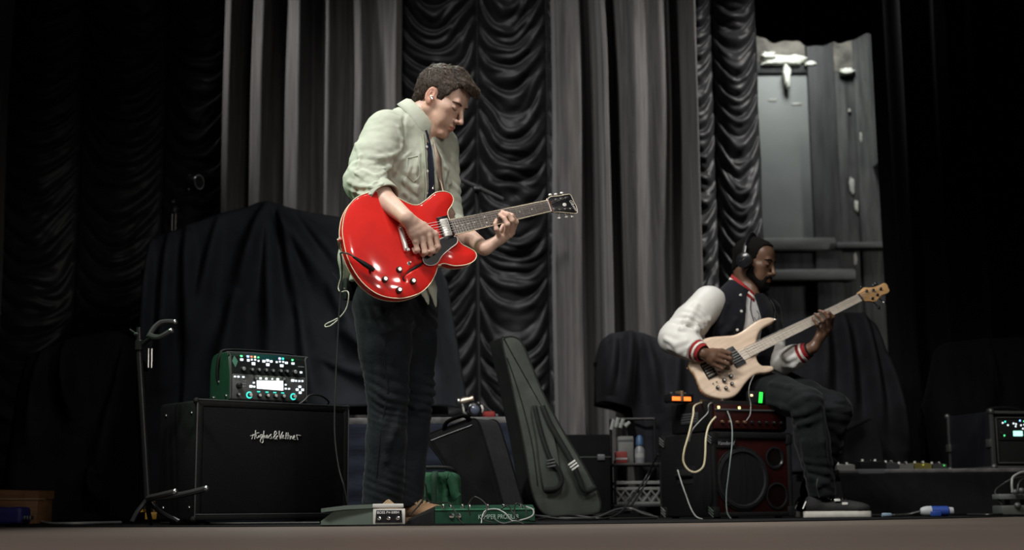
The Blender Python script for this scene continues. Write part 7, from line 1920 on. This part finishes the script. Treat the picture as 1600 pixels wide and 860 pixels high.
stomp(1458, 1480, 726, 7.66, mat('dark_pedal', (.04, .045, .04), .5), 'dark pedal with a green light next to the rack case', ((.8, led('lit_dim_green', (.1, .9, .15), .8)),))
tpq = thing('gaffer_tape_strip', 'grey tape strip along the edge of the low platform', 'tape', W(1362, 738, 7.6))
a, b = W(1341, 738, 7.59).x, W(1382, 738, 7.59).x
k = MB(); k.box((a, 7.588, rr - .02), (b, 7.62, rr + .0035), .001); k.build('strip', mat('grey_tape', (.11, .115, .12), .6), tpq)
wdg = thing('floor_monitor', 'black wedge monitor in the shadow behind the bassist\'s shins', 'speaker', (W(1345, 735, 7.9).x, 8.0, rr))
a = [W(*q, 7.95) for q in ((1316, 733), (1322, 676), (1366, 654), (1378, 700), (1380, 733))]
zmin = rr + .002; a = [Vector((q.x, q.y, max(q.z, zmin))) for q in a]
k = MB(); k.loft([a, [q + Vector((.02, .26, 0)) for q in a]]); k.build('cabinet', M_tolex, wdg)
k = MB(); g_ = [a[1].lerp(a[2], .08) + Vector((0, .02, .003)), a[1].lerp(a[2], .92) + Vector((0, .02, .003))]; k.loft([[g_[0], g_[1], g_[1] + Vector((.02, .22, 0)), g_[0] + Vector((.02, .22, 0))], [q + Vector((-.004, 0, .006)) for q in (g_[0], g_[1], g_[1] + Vector((.02, .22, 0)), g_[0] + Vector((.02, .22, 0)))]]); k.build('grille', M_grille, wdg)
cc3 = thing('connector', 'blue and white mains connector lying on the floor at the right', 'connector', (W(1463, 803, 6.7).x, 6.7, 0))
a, b = W(1438, 801.5, 6.7), W(1490, 802.5, 6.7); a.z = b.z = .026; dd = (b - a); L = dd.length; dd.normalize()
k = MB(); k.lathe([(.018, .032), (.024, .036), (.024, L * .82), (.020, L * .85)], 18, a, dd); k.build('housing', mat('cee_blue', (.02, .06, .30), .45), cc3)
k = MB(); k.lathe([(.012, 0), (.016, .004), (.020, .012), (.0245, .030), (.025, .05)], 18, a, dd); k.build('flip_cap', mat('dull_white', (.40, .42, .44), .5), cc3)
k = MB(); k.lathe([(.019, L * .84), (.018, L * .98), (.012, L)], 16, a, dd); k.build('gland', mat('dull_white', (.40, .42, .44), .5), cc3)
k = MB(); k.box((a.x + .04, a.y - .028, .004), (a.x + .09, a.y - .018, .026), .003); k.build('latch_lug', mat('cee_blue', (.02, .06, .30), .45), cc3)
cable('mains_cable', [a + dd * -.0 + Vector((.002, 0, 0)), Vector((W(1420, 805, 6.7).x, 6.72, .012)), Vector((W(1395, 808, 6.8).x, 6.85, .008)), Vector((W(1350, 808, 6.9).x, 7.1, .008)), Vector((W(1310, 808, 6.9).x, 7.3, .008))], .007, M_cable, 'black mains cable running left from the blue connector')
tpe = thing('connector', 'small pale blue plug on the floor between shoe and blue connector', 'connector', (W(1384, 806, 6.75).x, 6.75, 0))
q = Vector((W(1378, 806, 6.62).x, 6.62, .011)); k = MB(); k.lathe([(.008, 0), (.010, .004), (.010, .04), (.007, .045)], 12, q, (1, .1, 0)); k.build('shell', mat('pale_blue_plastic', (.20, .28, .36), .5), tpe)
k = MB(); k.lathe([(.005, .044), (.005, .06)], 10, q, (1, .1, 0)); k.build('tip', M_steel, tpe)
# multi-way box and cables at the right edge
D = 6.85
mb_ = thing('cable_box', 'grey junction box with a tangle of leads at the right edge', 'junction box', (W(1588, 806, D).x, D, 0))
a, b = W(1566, 806, D), W(1612, 790, D); k = MB(); k.box((a.x, D, .006), (b.x, D + .14, b.z), .006); k.build('body', mat('dark_grey_box', (.075, .08, .075), .5), mb_)
a, b = W(1563, 781, D), W(1605, 772, D); k = MB(); k.box((a.x, D + .02, a.z), (b.x, D + .12, b.z), .006); k.build('lid', mat('mid_grey_box', (.12, .125, .125), .5), mb_)
for x in (1574, 1598): q = W(x, 785, D + .06); k = MB(); k.cyl((q.x, q.y, W(x, 791, D).z), (q.x, q.y, W(x, 780, D).z), .012, n=8); k.build('hinge_post', M_blackmat, mb_)
for x, y in ((1586, 769), (1596, 767), (1590, 790)): k = MB(); k.ball(W(x, y, D - .01), (.016, .016, .014), 10, 8); k.build('plug', M_edge, mb_)
for i, P_ in enumerate(([(1582, 770, 6.84), (1581, 755, 6.84), (1584, 745, 6.86), (1600, 738, 6.9), (1625, 742, 7.0)], [(1590, 768, 6.84), (1592, 756, 6.85), (1603, 748, 6.88), (1625, 752, 6.95)], [(1566, 790, 6.88), (1555, 770, 6.95), (1568, 757, 6.98), (1586, 748, 6.98), (1612, 745, 7.0)], [(1566, 804, 6.8), (1546, 806, 6.75), (1530, 807, 6.8), (1512, 806, 6.9)])):
    cable('cable', [W(*q) if W(*q).z > .008 else Vector((W(*q).x, q[2], .008)) for q in P_], .006, M_cablegrey if i == 0 else M_cable, ['pale grey lead standing up from the junction box', 'black lead bent over the junction box', 'black lead arching behind the junction box', 'black lead on the floor left of the junction box'][i])
# far left: wooden box and blue pouch
D = 6.75
wbx = thing('wooden_box', 'brown wooden box on the floor at the far left edge', 'box', (W(20, 812, D).x, D + .1, 0))
xa, xb = W(-40, 800, D).x, W(58, 800, D).x; zt = W(30, 768, D).z; zl = W(30, 780, D).z
M_wood = mat('brown_wood', (.16, .075, .032), .55, vary=.3, vscale=8, stretch=(1, 1, 6))
k = MB(); k.box((xa, D, .004), (xb, D + .22, zl - .003), .004); k.build('body', M_wood, wbx)
k = MB(); k.loft([[Vector((x, D - .006, zl)), Vector((x, D + .226, zl)), Vector((x, D + .226, zt + .012 - (x - xa) * .03)), Vector((x, D - .006, zt + .010 - (x - xa) * .03))] for x in (xa - .003, xb + .004)]); k.build('lid', M_wood, wbx)
k = MB(); k.box((xa, D - .008, zl - .004), (xb + .005, D + .1, zl + .001), .001); k.build('lid_edge', mat('pale_wood_edge', (.30, .19, .11), .5), wbx)
pch = thing('pouch', 'dark blue pouch with a silver buckle before the wooden box', 'pouch', (W(20, 815, 6.45).x, 6.45, 0))
D = 6.42; xa, xb = W(-50, 800, D).x, W(34, 800, D).x; zt = W(20, 793, D).z
H = SDF(); H.box(((xa + xb) / 2, D + .07, zt / 2 + .003), ((xb - xa) / 2, .07, zt / 2 - .002), None, .018, 0); H.custom(lambda p: .004 * vnoise(p * 18, 2), (-99,) * 3, (99,) * 3, 'd', 0)
sdf_obj(H, 'body', .006, mat('blue_nylon', (.014, .014, .12), .6, bump=.2, bscale=120), pch)
k = MB(); k.box((xb - .012, D + .01, .024), (xb + .008, D + .06, .040), .003); k.build('strap', mat('blue_nylon', (.014, .014, .12), .6), pch)
for i in range(3): k = MB(); a = xb + .006 + i * .012; k.box((a, D + .008, .022), (a + .008, D + .05, .042), .003); k.build('buckle', M_screw, pch)
cable('cable', [Vector((W(62, 812, 6.6).x, 6.62, .014)), Vector((W(80, 816, 6.5).x, 6.5, .007)), Vector((W(115, 818, 6.4).x, 6.42, .007)), Vector((W(140, 815, 6.5).x, 6.55, .007)), Vector((W(175, 815, 6.6).x, 6.75, .007))], .006, M_cablegrey, 'grey cable on the dark floor right of the wooden box')
cable('cable', [Vector((W(250, 808, 6.3).x, 6.32, .006)), Vector((W(290, 812, 6.2).x, 6.12, .006)), Vector((W(330, 806, 6.0).x, 5.95, .006)), Vector((W(350, 818, 5.9).x, 5.72, .006)), Vector((W(420, 819, 5.8).x, 5.66, .006)), Vector((W(500, 819, 5.6).x, 5.60, .006))], .005, M_cable, 'black cable on the floor before the script-lettered cabinet')
k = None
